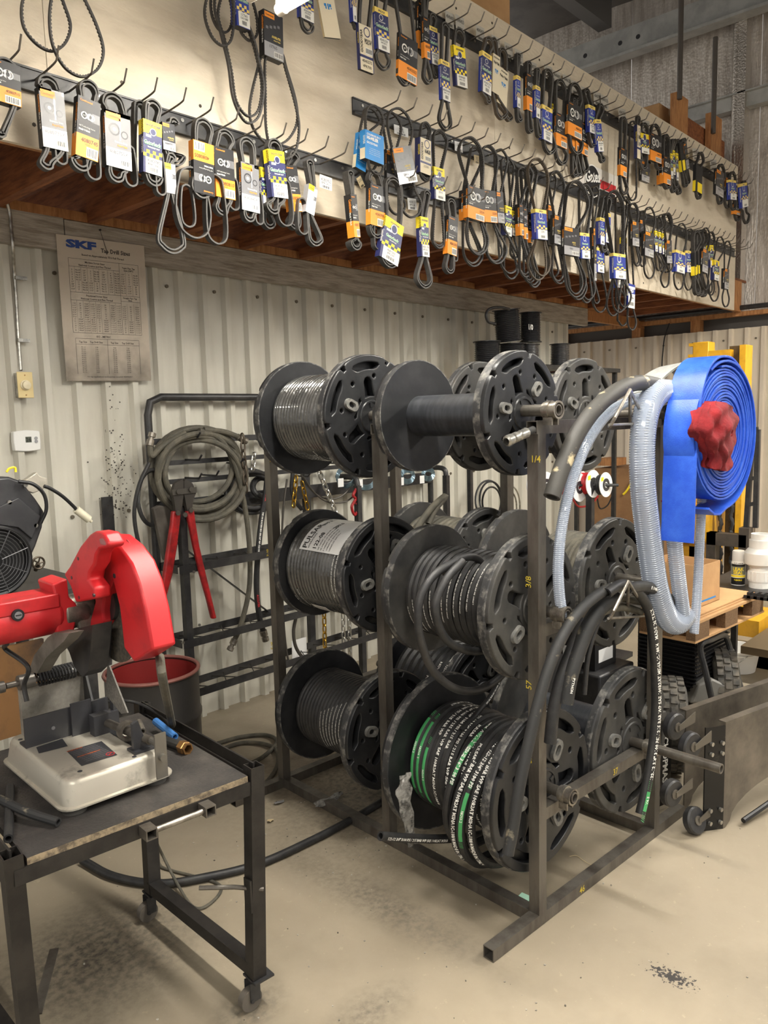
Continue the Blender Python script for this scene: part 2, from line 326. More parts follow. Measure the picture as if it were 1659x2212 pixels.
for i in range(8):
    ya = 4.9-i*1.22; vs = []; fs = []; ny, nz = 14, 2
    for a in range(ny+1):
        u = a/ny; y = ya-u*1.215; bul = .05*math.sin(math.pi*u)+.012*math.sin(9*u+i)
        for z in (2.44, 5.6): vs.append((XR-bul*.6, y, z))
    for a in range(ny): fs.append((2*a, 2*a+1, 2*a+3, 2*a+2))
    g = G(FOIL); g.add(vs, fs); g.build('insulation_sheet', wr)
g = G(mat('foil_post', (190, 182, 172), .3, .85, bump=(60, .6))); g.box(XR-.2, 2.53, 2.46, XR-.08, 2.60, 5.0); g.cyl((XR-.15, 2.62, 2.46), (XR-.15, 2.62, 5), .04, 12); g.build('column', wr)
GRT = mat('galvanised_girt', (178, 178, 173), .45, .3, var=5, c2=(156, 156, 152))
for z0, z1 in ((4.215, 4.345),):
    g = G(GRT); g.box(XR-.16, -3, z0, XR-.06, 5, z1); g.box(XR-.2, -3, z1-.012, XR-.06, 5, z1); g.build('girt', wr)
g = G(GRT); g.box(XR-.26, -3, 4.95, XR-.2, 5, 5.2); g.box(XR-.34, -3, 4.93, XR-.2, 5, 4.955); g.build('eave_beam', wr)
g = G(BST)
for y in (4.05, 3.68, 3.5): g.cyl((XR-.262, y, 5.08), (XR-.25, y, 5.08), .022, 12)
g.build('bolt_row', wr)
g = G(PINE); g.box(XR-.17, -3, 2.40, XR-.1, 5, 2.44); g.build('rail', wr)
g = G(BST); g.tube([(XR-.2, -3, 2.47), (XR-.2, 5, 2.47)], .022, 8); g.build('pipe', wr)
for y in (4.4, 3.55, 2.96, 2.12, 1.3): g = G(PINE); g.box(XR-.15, y-.06, 2.2, XR-.06, y+.03, 2.40); g.build('stud', wr)
g = G(mat('dark_cavity_lining', (84, 80, 76), .7)); g.box(XR-.05, -3, 2.1, XR-.03, 5, 2.44); g.build('lining', wr)
y = 5.0
while y > -2:
    g = G(SIDR); siding(g, (XR-.16, y, 0), V((0, -1, 0)), V((-1, 0, 0)), 6, PT, 0, 2.29); g.build('siding_sheet', wr, sharp=.3)
    g = G(SCRW)
    for i in range(0, 6, 2): g.cyl((XR-.16, y-i*PT-.045, 2.19), (XR-.17, y-i*PT-.045, 2.19), .009, 8)
    g.build('screw_row', wr); y -= 6*PT
# roof
cl = thing('ceiling', (3, 0, 5.6), kind='structure'); ROOF = mat('dark_roof_liner', (96, 92, 88), .7, var=3, c2=(80, 76, 74))
g = G(ROOF); g.box(-4, -6, 5.55, 9, 5.4, 5.6); g.build('roof_sheet', cl)
for y in (3.85, 2.3, .75, -.8, -2.4):
    g = G(mat('roof_purlin', (108, 106, 104), .5, .3)); g.box(-4, y-.05, 5.30, XR-.2, y+.02, 5.55); g.box(-4, y-.05, 5.28, XR-.2, y+.09, 5.30); g.build('purlin', cl)
# ================================================================ HOSE REEL RACK
T = .038
rack = thing('hose_reel_rack', rk(.37, .66, 0), 'bare welded steel tube rack that carries the black hose reels', 'rack')
def rtube(name, p, q, up=EZ, w=T, h=T, label=None):
    g = G(STL); g.sqtube(p, q, w, h, up); return g.build(name, rack, sharp=.4, label=label)
h = T/2
rtube('base_rail', rk(-.222, .019, .02), rk(.95, .019, .02)); rtube('base_rail', rk(-.24, 1.345, .02), rk(.95, 1.345, .02))
for a in (.0, .712):
    rtube('base_rail', rk(a+h, .038, .02), rk(a+h, 1.326, .02))
    for b in (0, .665, 1.326): rtube('post', rk(a+h, b+h, .039), rk(a+h, b+h, 1.510), up=E2)
for b in (0, .665, 1.326):
    rtube('beam', rk(-.004, b+h, 1.529), rk(.80, b+h, 1.529))
    for z in (.931, .356): rtube('beam', rk(.038, b+h, z), rk(.712, b+h, z))
# marker numbers chalked on the tubes
g = G(YMK)
for s, b, z in (('1/4', .03, 1.43), ('3/8', .03, 1.06), ('57', .03, .75), ('3/4', .03, .52)):
    o = rk(-.0008, b-.004, z); g.text(s, o, -E2 if s == '1/4' else EZ, EZ if s == '1/4' else E2, .02, bold=.01)
g.text('37', rk(.42, -.0008, .346), E1, EZ, .022, bold=.01); g.text('46', rk(.22, -.0008, .009), E1, EZ, .022, bold=.01)
g.text('1/4', rk(.002, 1.34, 1.40), -E2, EZ, .02, bold=.01); g.text('5/8', rk(.002, 1.36, .60), EZ, E2, .02, bold=.01); g.text('3/8', rk(.002, 1.36, 1.0), EZ, E2, .02, bold=.01)
g.build('chalk_marks', rack, label='yellow chalk numbers')
# coupler cradles that hold the axle ends
def cradle(a, b, z, s=-1):
    g = G(STLB); p = rk(a, b, z); n = E2*s
    g.ring(p, n, .021, .0275, .012, 20); g.ring(p+n*.03, n, .0205, .026, .006, 20); g.ring(p-n*.012, n, .020, .0235, .046, 20)
    for d in (-.012, .012): g.cbox(p+n*.008+E1*d*1.2-EZ*.031, E1, E2, EZ, .006, .03, .022)
    g.build('axle_cradle', rack, label='shiny axle cradle')
AX = [('B', .022, 1.577, -.055, .64), ('A', .022, 1.577, .66, 1.38), ('F', .066, .98, -.055, .64), ('E', .066, .98, .66, 1.38), ('J', .10, .405, -.06, .64), ('I', .10, .405, .66, 1.38),
      ('D', .65, 1.560, -.02, .62), ('C', .65, 1.572, .64, 1.38), ('H', .65, .975, -.03, .64), ('G', .65, .975, .66, 1.38), ('L', .62, .392, -.28, .64), ('K', .62, .392, .66, 1.38)]
for nm, a, z, b0, b1 in AX:
    g = G(STL); g.ring(rk(a, b0, z), E2, .0125, .0168, b1-b0, 16)
    lv = {1: 'top', 0: 'middle'}.get(int(z), 'bottom') if z > .9 else 'bottom'
    g.build('axle_pipe', label='%s steel axle pipe through the %s reel %s' % ('long' if nm == 'L' else 'grey', lv, {'A': 'with film wrapped hose at the wall end', 'B': 'with the empty smooth core', 'C': 'at the far right', 'D': 'at the near right', 'E': 'with the white label', 'F': 'with the looped hose', 'G': 'with dusty hose behind', 'H': 'behind the front post', 'I': 'with fine ribbed hose', 'J': 'with green striped hose', 'K': 'with thick hose behind', 'L': 'with the bare core, poking out right'}[nm]), cat='pipe')
for a, z in ((.022, 1.577), (.066, .98), (.10, .405), (.65, 1.56), (.62, .392)): cradle(a, -.02, z)
# flange shape: moulded plate with windows, made once per size
def plate_mesh(R, t, bev=.0045):
    cu = bpy.data.curves.new('p', 'CURVE'); cu.dimensions = '2D'; cu.fill_mode = 'BOTH'; cu.extrude = t/2-bev; cu.bevel_depth = bev; cu.bevel_resolution = 2
    def sp(pts):
        s = cu.splines.new('POLY'); s.points.add(len(pts)-1); s.use_cyclic_u = True
        for p, q in zip(s.points, pts): p.co = (q[0], q[1], 0, 1)
    P = lambda r, d: (R*r*math.cos(math.radians(d)), R*r*math.sin(math.radians(d)))
    out = []
    for k in range(6):
        for d in range(-24, 25, 6): out.append(P(.972, 60*k+d+30))
        out += [P(.96, 60*k+56), P(.88, 60*k+57.5), P(.88, 60*k+62.5), P(.96, 60*k+64)]
    sp(out)
    for k in range(6):
        c = 60*k+30; hs = 18
        sp([P(.895, c+d) for d in range(-hs, hs+1, 4)]+[P(.85, c+hs+4), P(.78, c+hs)]+[P(.745, c-d) for d in range(-hs+4, hs-3, 5)]+[P(.78, c-hs), P(.85, c-hs-4)])
        dd = 11 if k % 2 else 48
        for dd in ((13, 47) if k % 2 else (30,)):
            cx, cy = P(.655, 60*k+dd-30); sp([(cx+R*.056*math.cos(j*math.pi/5), cy+R*.056*math.sin(j*math.pi/5)) for j in range(10)])
    for k in range(3):
        c = math.radians(120*k+90); ux, uy = math.cos(c), math.sin(c); vx, vy = -uy, ux
        def Q(r, w): return (R*(ux*r+vx*w), R*(uy*r+vy*w))
        sp([Q(.295, -.12), Q(.35, -.115), Q(.40, -.105), Q(.58, -.10), Q(.64, -.06), Q(.66, 0), Q(.64, .06), Q(.58, .10), Q(.40, .105), Q(.35, .115), Q(.295, .12), Q(.315, 0)])
        c = math.radians(120*k+30); ux, uy = math.cos(c), math.sin(c); vx, vy = -uy, ux
        sp([Q(.28, -.14), Q(.34, -.21), Q(.38, -.15), Q(.345, 0), Q(.38, .15), Q(.34, .21), Q(.28, .14), Q(.315, 0)])
    o = bpy.data.objects.new('p', cu); me = bpy.data.meshes.new_from_object(o)
    vs = [v.co.copy() for v in me.vertices]; fs = [tuple(p.vertices) for p in me.polygons]
    bpy.data.objects.remove(o); bpy.data.curves.remove(cu); bpy.data.meshes.remove(me); return vs, fs
EDGE = mat('scuffed_flange_edge', (48, 48, 49), .6, var=26, c2=(138, 135, 128), lo=.48, hi=.72)
def flange(root, a, z, bf, R, s, rot, mt, hubr=.25, face=True):
    """face plate looks along s*E2; bf is the outer face"""
    n = E2*s; c = rk(a, bf, z); g = G(mt); r = math.radians(rot); ex = E1*math.cos(r)+EZ*math.sin(r); ey = -E1*math.sin(r)+EZ*math.cos(r)
    if s > 0: ex = -ex
    t = .026
    vs, fs = plate_mesh(R, t); g.add([c-n*t/2+ex*v.x+ey*v.y+n*v.z for v in vs], fs)
    g.lathe(c-n*.040, n, ((R*.12, 0), (R, 0), (R, .006), (R*.12, .006)), 64)
    g.m(EDGE); g.lathe(c-n*.040, n, ((R*.985, -.0006), (R*1.002, .0), (R*1.002, .023), (R*.988, .0285), (R*.965, .0268)), 64); g.m(mt)
    g.lathe(c-n*.036, n, ((R*.10, .0), (R*.285, .0), (R*.285, .030), (R*.255, .040), (R*.23, .040), (R*.21, .028), (R*.10, .028), (R*.10, .0)), 36)
    g.cbox(c+ey*R*.20-n*.004, ex, ey, n, R*.05, R*.09, .014); g.cbox(c+ex*R*.20-n*.004, ex, ey, n, R*.09, R*.05, .014)
    f = g.build('flange', root, sharp=.5)
    for k in range(3):
        b = G(BOSS); d = math.radians(120*k+150); cc = c+(ex*math.cos(d)+ey*math.sin(d))*R*.50; ux = (ex*math.cos(d)+ey*math.sin(d)); uy = ux.cross(n)
        L, w = R*.085, R*.09; ring = []
        for j in range(20):
            q = 2*math.pi*j/20; ring.append((math.cos(q)*w+(L if math.cos(q) > 0 else -L)*.6, math.sin(q)*w))
        vs = [cc+ux*p[0]+uy*p[1]-n*.004 for p in ring]+[cc+ux*p[0]*.93+uy*p[1]*.93+n*.011 for p in ring]+[cc+ux*p[0]*.5+uy*p[1]*.5+n*.011 for p in ring]+[cc+ux*p[0]*.45+uy*p[1]*.45-n*.008 for p in ring]
        fs = []
        for l in range(3): fs += [(l*20+j, l*20+(j+1) % 20, (l+1)*20+(j+1) % 20, (l+1)*20+j) for j in range(20)]
        b.add(vs, fs); b.m(BLK); b.add(vs[60:80], [tuple(range(20))]); b.build('boss', f, sharp=.5, label='grey boss with an oblong hole')
    return f
def reel(nm, a, z, bn, bf, R, rc, label, dusty=0, rot=0, R2=None):
    root = thing('hose_reel', rk(a, (bn+bf)/2, z-R), label, 'hose reel'); m_ = PLAG if dusty else PLA
    flange(root, a, z, bn, R, -1, rot, m_); flange(root, a, z, bf, R2 or R, 1, rot+25, m_)
    g = G(CORE); g.lathe(rk(a, bn+.03, z), E2, ((rc, 0), (rc, bf-bn-.06)), 48); g.build('core', root)
    return root
def winding(a, z, b0, b1, rw, rh, label, m_=HOSE, turns=None, print_=None, gm=WHT, every=1, th=.0055, face0=200, name='hydraulic_hose', bold=.02, wob=0, pstart=0, seed=1, onlyturn=None, segs=44, group=None, extra=None, start=0):
    """hose wound side by side on a reel: one helix; face0 = angle where the print starts"""
    n = turns or max(3, int((b1-b0)/(rh*2))); R_ = random.Random(seed); path = []; S = segs
    offs = [R_.uniform(-1, 1) for _ in range(n+2)]
    for i in range(n*S+1):
        q = 2*math.pi*i/S; k = i/S; w = offs[int(k)]*(1-(k % 1))+offs[int(k)+1]*(k % 1)
        path.append(rk(a+(rw+wob*w)*math.cos(q), b0+rh+(b1-b0-2*rh)*k/n+wob*.4*w, z+(rw+wob*w)*math.sin(q)))
    root = thing(name, rk(a, (b0+b1)/2, z-rw), label, 'hose', group); g = G(m_); g.tube(path, rh, 8); g.build('winding', root)
    if extra:
        for pts, r_, m2 in extra: g = G(m2 or m_); g.tube(spline(pts, 8), r_ or rh, 10); g.build('loose_loop', root)
    if print_:
        g = G(gm); per = 2*math.pi*rw
        for t in range(n):
            if onlyturn and t not in onlyturn: continue
            if t % every: continue
            s = print_[t % len(print_)] if isinstance(print_, (list, tuple)) else print_
            ic = int(t*S); sub = path[ic:min(len(path), ic+S+1)]
            if len(sub) < S: continue
            cen = lambda j, sub=sub: sub[j]-rk(a, 0, z)-E2*((sub[j]-rk(a, 0, z)).dot(E2))
            lettering(g, s, sub, rh, cen, th, start=per*((face0+t*pstart) % 360)/360, bold=bold)
        g.build('print', root, label='white print')
    return root, path
# ---- the twelve reels ------------------------------------------------
reel('A', .025, 1.573, .722, 1.15, .217, .07, 'top level black reel nearest the wall, full of film wrapped hose', 0, 8)
reel('B', .022, 1.570, .066, .525, .182, .066, 'empty black reel with bare smooth core on the top front corner', 0, 20)
reel('E', .07, 1.0, .712, 1.14, .212, .07, 'middle level black reel towards the wall, hose under a white label', 0, 40)
reel('F', .068, .984, .062, .52, .224, .075, 'middle level front reel with hose looped loosely over it', 1, 65, .218)
reel('I', .10, .392, .742, 1.19, .227, .07, 'bottom level black reel towards the wall with fine hose', 0, 15)
reel('J', .10, .392, .054, .52, .258, .08, 'bottom level front reel wound with green striped hose', 0, 30, .275)
reel('C', .65, 1.562, .735, 1.15, .222, .07, 'top level reel in the back row, between the two front reels', 1, 50)
reel('D', .65, 1.558, .255, .60, .205, .07, 'top level reel in the back row at the right, by the taped hose', 1, 5)
reel('G', .65, .965, .72, 1.14, .222, .08, 'middle level back row reel of dusty thick hose towards the wall', 1, 70)
reel('H', .65, .955, .125, .60, .235, .08, 'middle level back row reel under the clear ribbed hoses', 1, 25)
reel('K', .62, .388, .73, 1.15, .24, .10, 'bottom level back row reel of thick hose towards the wall', 0, 33)
reel('L', .625, .392, .045, .50, .262, .085, 'bottom level back row reel with a bare core at the right', 1, 12)
# ---- hoses wound on them ------------------------------------------------
PR = 'PULSAR  122-04 1/4" 5800 PSI / 400 BAR WP SAE 100R2AT MSHA IC-188/4'
winding(.025, 1.573, .757, 1.115, .153, .0088, 'film wrapped thin black hose filling the top reel nearest the wall', WRAP, print_=PR, every=1, th=.0052, face0=128, pstart=11, onlyturn=range(9, 20), wob=.002)
winding(.07, 1.0, .747, 1.105, .168, .0095, 'film wrapped black hose with a white maker label on the middle reel', WRAP, print_=PR.replace('04 1/4', '08 1/2'), th=.0055, face0=100, pstart=7, onlyturn=(1, 2, 3, 15, 17), wob=.002)
winding(.068, .984, .10, .485, .143, .0125, 'black hose in tidy turns on the middle front reel', HOSE, print_='122-06 3/8" 4800 PSI / 330 BAR WP SAE 100R2AT', th=.0045, face0=110, pstart=6, wob=.004, turns=14)
winding(.10, .392, .778, 1.155, .147, .0098, 'thin black hose in tidy turns on the bottom reel towards the wall', HOSE, print_='122-05 5/16" 5000 PSI / 350 BAR WP SAE 100R2AT MSHA', th=.0045, face0=120, pstart=4, onlyturn=range(0, 11))
winding(.65, .965, .76, 1.10, .155, .0145, 'dusty grey brown hose in thick turns on the back row middle reel', HOSEG, wob=.003)
winding(.65, .955, .17, .40, .16, .0125, 'dusty black hose half filling the reel under the clear hoses', HOSEG, wob=.003)
winding(.62, .388, .77, 1.11, .185, .0205, 'thick black hose with green marks on the bottom reel behind', HOSE, print_=['PULSAR  122-16 1" 2400 PSI / 165 BAR', 'NOVA 2'], th=.012, face0=110, pstart=20)
winding(.65, 1.562, .77, 1.11, .15, .0125, 'black hose on the back row reel between the two front top reels', HOSEG, wob=.002)
winding(.65, 1.558, .29, .56, .13, .0125, 'dusty black hose on the small back row top reel', HOSEG, wob=.002)
# ================================================================ SAW CART
def bev(o, w, seg=2): m = o.modifiers.new('bevel', 'BEVEL'); m.width = w; m.segments = seg; m.limit_method = 'ANGLE'; m.angle_limit = .6; return o
cart = thing('saw_cart', (.9, 1.9, 0), 'dark welded steel cart on castors with a plywood top that carries the red chop saw', 'cart')
fFR, fRR, fFL = atZ(553, 2105, .09), atZ(330, 1925, .09), atZ(73, 2330, .09); tFR, tRR, tFL = atZ(548, 1652, .675), atZ(307, 1518, .675), atZ(22, 1843, .675)
fRL = fFL+fRR-fFR; tRL = tFL+tRR-tFR; cw = .04
for p, q in ((fFR, tFR), (fRR, tRR), (fFL, tFL), (fRL, tRL)): g = G(DST); g.sqtube(p, q, cw, cw, (tFR-tFL).normalized()); g.build('leg', cart, sharp=.4)
dz = EZ*-.052
for p, q in ((tFL, tFR), (tRL, tRR), (tFR, tRR), (tFL, tRL)): g = G(DST); g.sqtube(p+dz, q+dz, .034, .036); g.build('apron_rail', cart, sharp=.4)
for p, q in ((fFR, fRR), (fFL, fRL)): g = G(DST); g.sqtube(p+EZ*.02, q+EZ*.02, .036, .036); g.build('bottom_rail', cart, sharp=.4)
for p, q in ((tFR, tRR), (tFL, tRL)): g = G(DST); g.bar(p-EZ*.012, q-EZ*.012, .005, .034); g.build('rim_angle', cart)
ux = (tFR-tFL).normalized(); uy = (tRR-tFR).normalized(); W_ = (tFR-tFL).length; D_ = (tRR-tFR).length
g = G(mat('greasy_plywood_top', (50, 47, 45), .65, var=7, c2=(72, 67, 62), bump=(120, .25))); ply = tFL-EZ*.034+ux*.028-uy*.012
g.obox(ply, ux*(W_-.056), uy*(D_-.02), EZ*.017); g.m(mat('chewed_plywood_edge', (148, 132, 106), .85, var=50, c2=(84, 74, 62))); g.obox(ply-uy*.0015+EZ*.0005, ux*(W_-.056), uy*.0014, EZ*.0155); g.build('plywood_top', cart)
TZ = .675-.034+.017
hl, hr = tFL+(tFR-tFL)*.48-EZ*.05, tFL+(tFR-tFL)*.735-EZ*.05
for p in (hl, hr): g = G(STL); g.sqtube(p, p-uy*.055, .028, .026); g.build('handle_stub', cart, sharp=.4)
g = G(STLB); g.cyl(hl-uy*.04+ux*.012, hr-uy*.04-ux*.012, .0075, 12); g.build('handle_bar', cart)
g = G(STL); p = fFR+(tFR-fFR)*.42; g.tube([p+ux*.012-uy*.022, p-ux*.05+uy*.02+EZ*.015, p-ux*.13+uy*.06+EZ*.03], .006, 8); g.build('peg', cart, label='bent rod peg welded on the leg')
g = G(DST); p = fFR+(tFR-fFR)*.33; g.obox(p-ux*.025-uy*.02, ux*.006, uy*.03, EZ*.09); g.build('tab', cart)
g = G(STL); g.bar(fFL+(tFL-fFL)*.28+ux*.02, fFL+(tFL-fFL)*.28+ux*.13+uy*.20, .022, .004); g.build('brace', cart, label='flat steel brace sloping off the left leg')
for p in (fFR, fRR, fFL, fRL):
    cs = G(BST); cs.cbox(p-EZ*.004+ux*.008, ux, uy, EZ, .06, .06, .006)
    for s in (-1, 1): cs.obox(p-EZ*.062+uy*s*.014-uy*.0015-ux*.028, ux*.03, uy*.003, EZ*.055)
    c = cs.build('caster', cart); g = G(mat('castor_wheel', (92, 86, 78), .6)); q = p-EZ*.058-ux*.022; g.cyl(q-uy*.011, q+uy*.011, .031, 20); g.m(BST); g.cyl(q-uy*.017, q+uy*.017, .006, 10); g.build('wheel', c)
# ---------------------------------------------------------------- chop saw
SF = V((.755, 1.727, 0)); sx = V((.998, -.0617, 0)).normalized(); sy = V((-sx.y, sx.x, 0)); zb = TZ+.018
def S(x, y, z): return SF+sx*x+sy*y+EZ*z
def SPX(u, v, xo): d = ray(u, v); return C0+d*((SF+sx*xo-C0).dot(sx)/d.dot(sx))
def SPY(u, v, yo): d = ray(u, v); return C0+d*((SF+sy*yo-C0).dot(sy)/d.dot(sy))
saw = thing('chop_saw', S(.14, .2, TZ), 'red abrasive chop saw with silver base standing on the steel cart', 'saw')
w, dp, h = .279, .42, .066; z1 = zb+h
def rr(x0, x1, y0, y1, z, r, n=5):
    out = []
    for cx, cy, a in ((x1-r, y0+r, -90), (x1-r, y1-r, 0), (x0+r, y1-r, 90), (x0+r, y0+r, 180)):
        for k in range(n): t = math.radians(a+90*k/(n-1)); out.append(S(cx+r*math.cos(t), cy+r*math.sin(t), z))
    return out
def loft(g, rings, cap0=True, cap1=True):
    n = len(rings[0]); vs = [p for r_ in rings for p in r_]; fs = []
    for i in range(len(rings)-1): fs += [(i*n+k, i*n+(k+1) % n, (i+1)*n+(k+1) % n, (i+1)*n+k) for k in range(n)]
    if cap0: fs.append(tuple(range(n-1, -1, -1)))
    if cap1: fs.append(tuple(range((len(rings)-1)*n, len(rings)*n)))
    g.add(vs, fs)
SAWB = mat('worn_saw_base', (186, 180, 166), .38, .4, var=8, c2=(104, 98, 90), lo=.54, hi=.72)
g = G(SAWB); e = .006
loft(g, [rr(-e, w+e, -e, dp+e, zb, .035), rr(-e, w+e, -e, dp+e, zb+.004, .035), rr(.002, w-.002, .002, dp-.002, zb+.006, .034), rr(.010, w-.010, .010, dp-.010, z1-.012, .034), rr(.014, w-.014, .014, dp-.014, z1-.003, .032), rr(.022, w-.022, .022, dp-.022, z1, .03)])
base = g.build('base', saw, sharp=.9)
for x, y in ((.035, .035), (w-.035, .035), (.035, dp-.035), (w-.035, dp-.035)): g = G(mat('rubber_foot', (74, 72, 68), .8)); g.cyl(S(x, y, TZ), S(x, y, zb+.001), .028, 20); g.build('foot', base)
g = G(DRK); lz = z1+.0006; g.quad(S(.075, .075, lz), S(.165, .07, lz), S(.175, .185, lz), S(.085, .19, lz)); g.m(GRY)
for i in range(9): g.text('WARNING wear eye protection read the manual before use'[:30+i], S(.085+i*.001, .174-i*.0105, lz+.0003), sx, sy, .005, maxw=.07)
g.m(ORD); g.text('WARNING', S(.083, .182, lz+.0003), sx, sy, .006); g.text('AVERTISSEMENT', S(.088, .13, lz+.0004), sx, sy, .006)
g.m(RED); g.ring(S(.155, .09, lz+.0003), EZ, .009, .011, .0003, 20); g.bar(S(.148, .083, lz+.0004), S(.162, .097, lz+.0004), .002, .0004); g.build('warning_label', base)
g = G(BLK)
for x, y in ((.20, .2), ): g.quad(S(.215, .06, lz), S(.232, .06, lz), S(.232, .25, lz), S(.215, .25, lz))
g.build('slot', base); g = G(DRK)
for x, y in ((.19, .03), (.03, .36), (.06, .05)): g.cyl(S(x, y, z1-.001), S(x, y, z1+.0006), .006, 12)
g.quad(S(.03, .23, lz), S(.10, .22, lz), S(.11, .28, lz), S(.04, .275, lz)); g.quad(S(.02, .30, lz), S(.06, .30, lz), S(.06, .345, lz), S(.025, .34, lz)); g.build('scuffs', base, label='black rubbed patches', kind='stuff')
g = G(DRK); g.obox(S(.018, .285, z1), sx*.225, sy*.006, EZ*.078); g.obox(S(.018, .291, z1), sx*.225, sy*.04, EZ*.006); g.m(GRY); g.cyl(S(.09, .2845, z1+.035), S(.09, .283, z1+.035), .005, 10); g.build('fence', saw)
g = G(DRK); g.obox(S(.135, .272, z1), sx*.055, sy*.006, EZ*.09); g.build('fence_plate', saw)
vise = G(STL); vise.cyl(S(.21, .25, z1+.028), S(.235, .03, z1+.028), .011, 14); vise.m(DRK); vise.obox(S(.175, .225, z1), sx*.07, sy*.03, EZ*.055); vise.obox(S(.235, .235, z1+.03), sx*.012, sy*.02, EZ*.06)
vi = vise.build('vise', saw); g = G(DRK); g.poly([S(.20, .05, z1), S(.20, .05, z1+.075), S(.215, .05, z1+.08), S(.23, .05, z1+.03), S(.25, .05, z1)], sy*.012); g.obox(S(.195, .035, z1), sx*.07, sy*.045, EZ*.006); g.build('vise_bracket', vi); g = G(STL); g.ring(S(.222, .12, z1+.03), sy, .018, .026, .02, 20); g.build('vise_collar', vi)
g = G(mat('vise_handle_steel', (120, 116, 108), .4, .6)); g.obox(S(.222, -.022, z1-.055), sx*.03, sy*.006, EZ*.115); g.cyl(S(.237, -.022, z1+.0), S(.237, -.034, z1+.0), .009, 12); g.cyl(S(.237, .04, z1+.028), S(.237, -.02, z1+.028), .008, 10); g.build('vise_handle', vi)
# stand, spring pivot
zs = z1
g = G(mat('grey_stand_casting', (178, 173, 162), .45, .35, var=8, c2=(130, 125, 116))); g.poly([S(.045, .375, zs), S(.225, .375, zs), S(.225, .375, zs+.14), S(.20, .375, zs+.17), S(.175, .375, zs+.13), S(.085, .375, zs+.13), S(.075, .375, zs+.17), S(.045, .375, zs+.15)], sy*.02); g.build('stand', saw)
g = G(BST); g.poly([S(.215, .40, zs), S(.215, .30, zs), S(.215, .37, zs+.16), S(.215, .40, zs+.16)], sx*.006); g.build('side_gusset', saw)
pv = S(.14, .372, zs+.150); g = G(BST); pts = [pv+sx*(-.05+.10*i/96)+(sy*math.cos(i*math.pi/4)+EZ*math.sin(i*math.pi/4))*.021 for i in range(97)]; g.tube(pts, .0035, 6); g.build('spring', saw)
g = G(mat('grey_pin', (120, 116, 110), .4, .6)); g.cyl(pv-sx*.13, pv+sx*.10, .008, 12); g.cyl(pv-sx*.15, pv-sx*.135, .015, 14); g.cyl(pv-sx*.10, pv-sx*.06, .02, 14); g.cyl(pv+sx*.06, pv+sx*.09, .022, 14); g.build('pivot_pin', saw)
g = G(mat('grey_arm_casting', (128, 124, 116), .45, .4, var=10, c2=(92, 88, 82)))
g.poly([SPX(u, v, .055) for u, v in ((62, 1450), (74, 1415), (102, 1378), (118, 1366), (150, 1368), (138, 1385), (100, 1420), (80, 1455))], sx*.035); g.build('link_arm', saw)
g = G(BST); g.poly([SPX(u, v, .13) for u, v in ((128, 1368), (200, 1350), (196, 1400), (190, 1450), (178, 1462), (160, 1440), (150, 1410))], sx*.05); g.m(DRK); g.poly([SPX(u, v, .19) for u, v in ((195, 1330), (232, 1300), (226, 1440), (205, 1440))], sx*.02); g.build('swing_arm', saw)
g = G(mat('speckled_grey_plate', (96, 92, 86), .7, var=160, c2=(120, 116, 108))); g.poly([SPX(u, v, .225) for u, v in ((232, 1430), (244, 1460), (275, 1540), (262, 1542), (228, 1500))], sx*.004); g.build('spark_plate', saw)
# motor and gear head
mc = SPY(70, 1326, .27); mc = S(0, .27, mc.z); mz = mc.z
g = G(REDP); ax0 = S(-.20, .25, mz+.006)
g.lathe(S(-.2, .25, mz), sx, ((.001, 0), (.05, 0), (.055, .008), (.057, .20), (.056, .302), (.05, .31), (.001, .31)), 36); g.obox(S(-.2, .195, mz+.02), sx*.30, sy*.11, EZ*.036); mo = bev(g.build('motor', saw, sharp=.5), .004)
g = G(BLK); g.cyl(S(-.005, .198, mz+.022), S(-.005, .188, mz+.022), .0145, 20); g.m(GRY); g.cyl(S(-.005, .188, mz+.022), S(-.005, .1865, mz+.022), .009, 16); g.m(BLK); g.obox(S(-.012, .1862, mz+.0205), sx*.014, sy*.0005, EZ*.003); g.build('brush_cap', mo)
g = G(REDP); g.poly([SPY(u, v, .2) for u, v in ((112, 1262), (146, 1250), (150, 1290), (172, 1310), (160, 1368), (122, 1370), (128, 1320))], sy*.1); gh = bev(g.build('gear_housing', saw, sharp=.5), .005)
g = G(mat('gear_casting', (146, 140, 128), .4, .6, var=20, c2=(110, 104, 96))); g.lathe(S(.115, .24, mz-.005), sx, ((.001, 0), (.045, 0), (.045, .055), (.035, .075), (.001, .075)), 24); g.poly([SPY(u, v, .2) for u, v in ((163, 1302), (205, 1297), (214, 1340), (200, 1358), (172, 1360))], sy*.08); bev(g.build('gear_case', saw, sharp=.5), .004)
g = G(REDP); g.poly([SPX(u, v, .115) for u, v in ((137, 1240), (150, 1222), (172, 1180), (192, 1155), (203, 1148), (222, 1152), (234, 1174), (232, 1184), (214, 1187), (206, 1200), (203, 1220), (192, 1238), (190, 1252), (203, 1270), (204, 1294), (163, 1302), (152, 1268))], sx*.042); hd = bev(g.build('handle', saw, sharp=.5), .010, 3)
g = G(mat('grey_grip_pad', (150, 96, 96), .6)); g.poly([SPX(u, v, .1145) for u, v in ((212, 1162), (222, 1160), (231, 1174), (228, 1181), (216, 1178))], sx*.043); bev(g.build('grip_pad', hd), .004)
g = G(BLK); g.poly([SPX(u, v, .122) for u, v in ((182, 1216), (207, 1214), (206, 1224), (196, 1240), (180, 1242), (182, 1228))], sx*.024); bev(g.build('trigger', hd), .003)
g = G(DRK)
for u, v in ((168, 1207), (154, 1248), (170, 1291), (201, 1286)): p = SPX(u, v, .114); g.cyl(p, p+sx*.004, .0045, 10)
g.build('screws', hd)
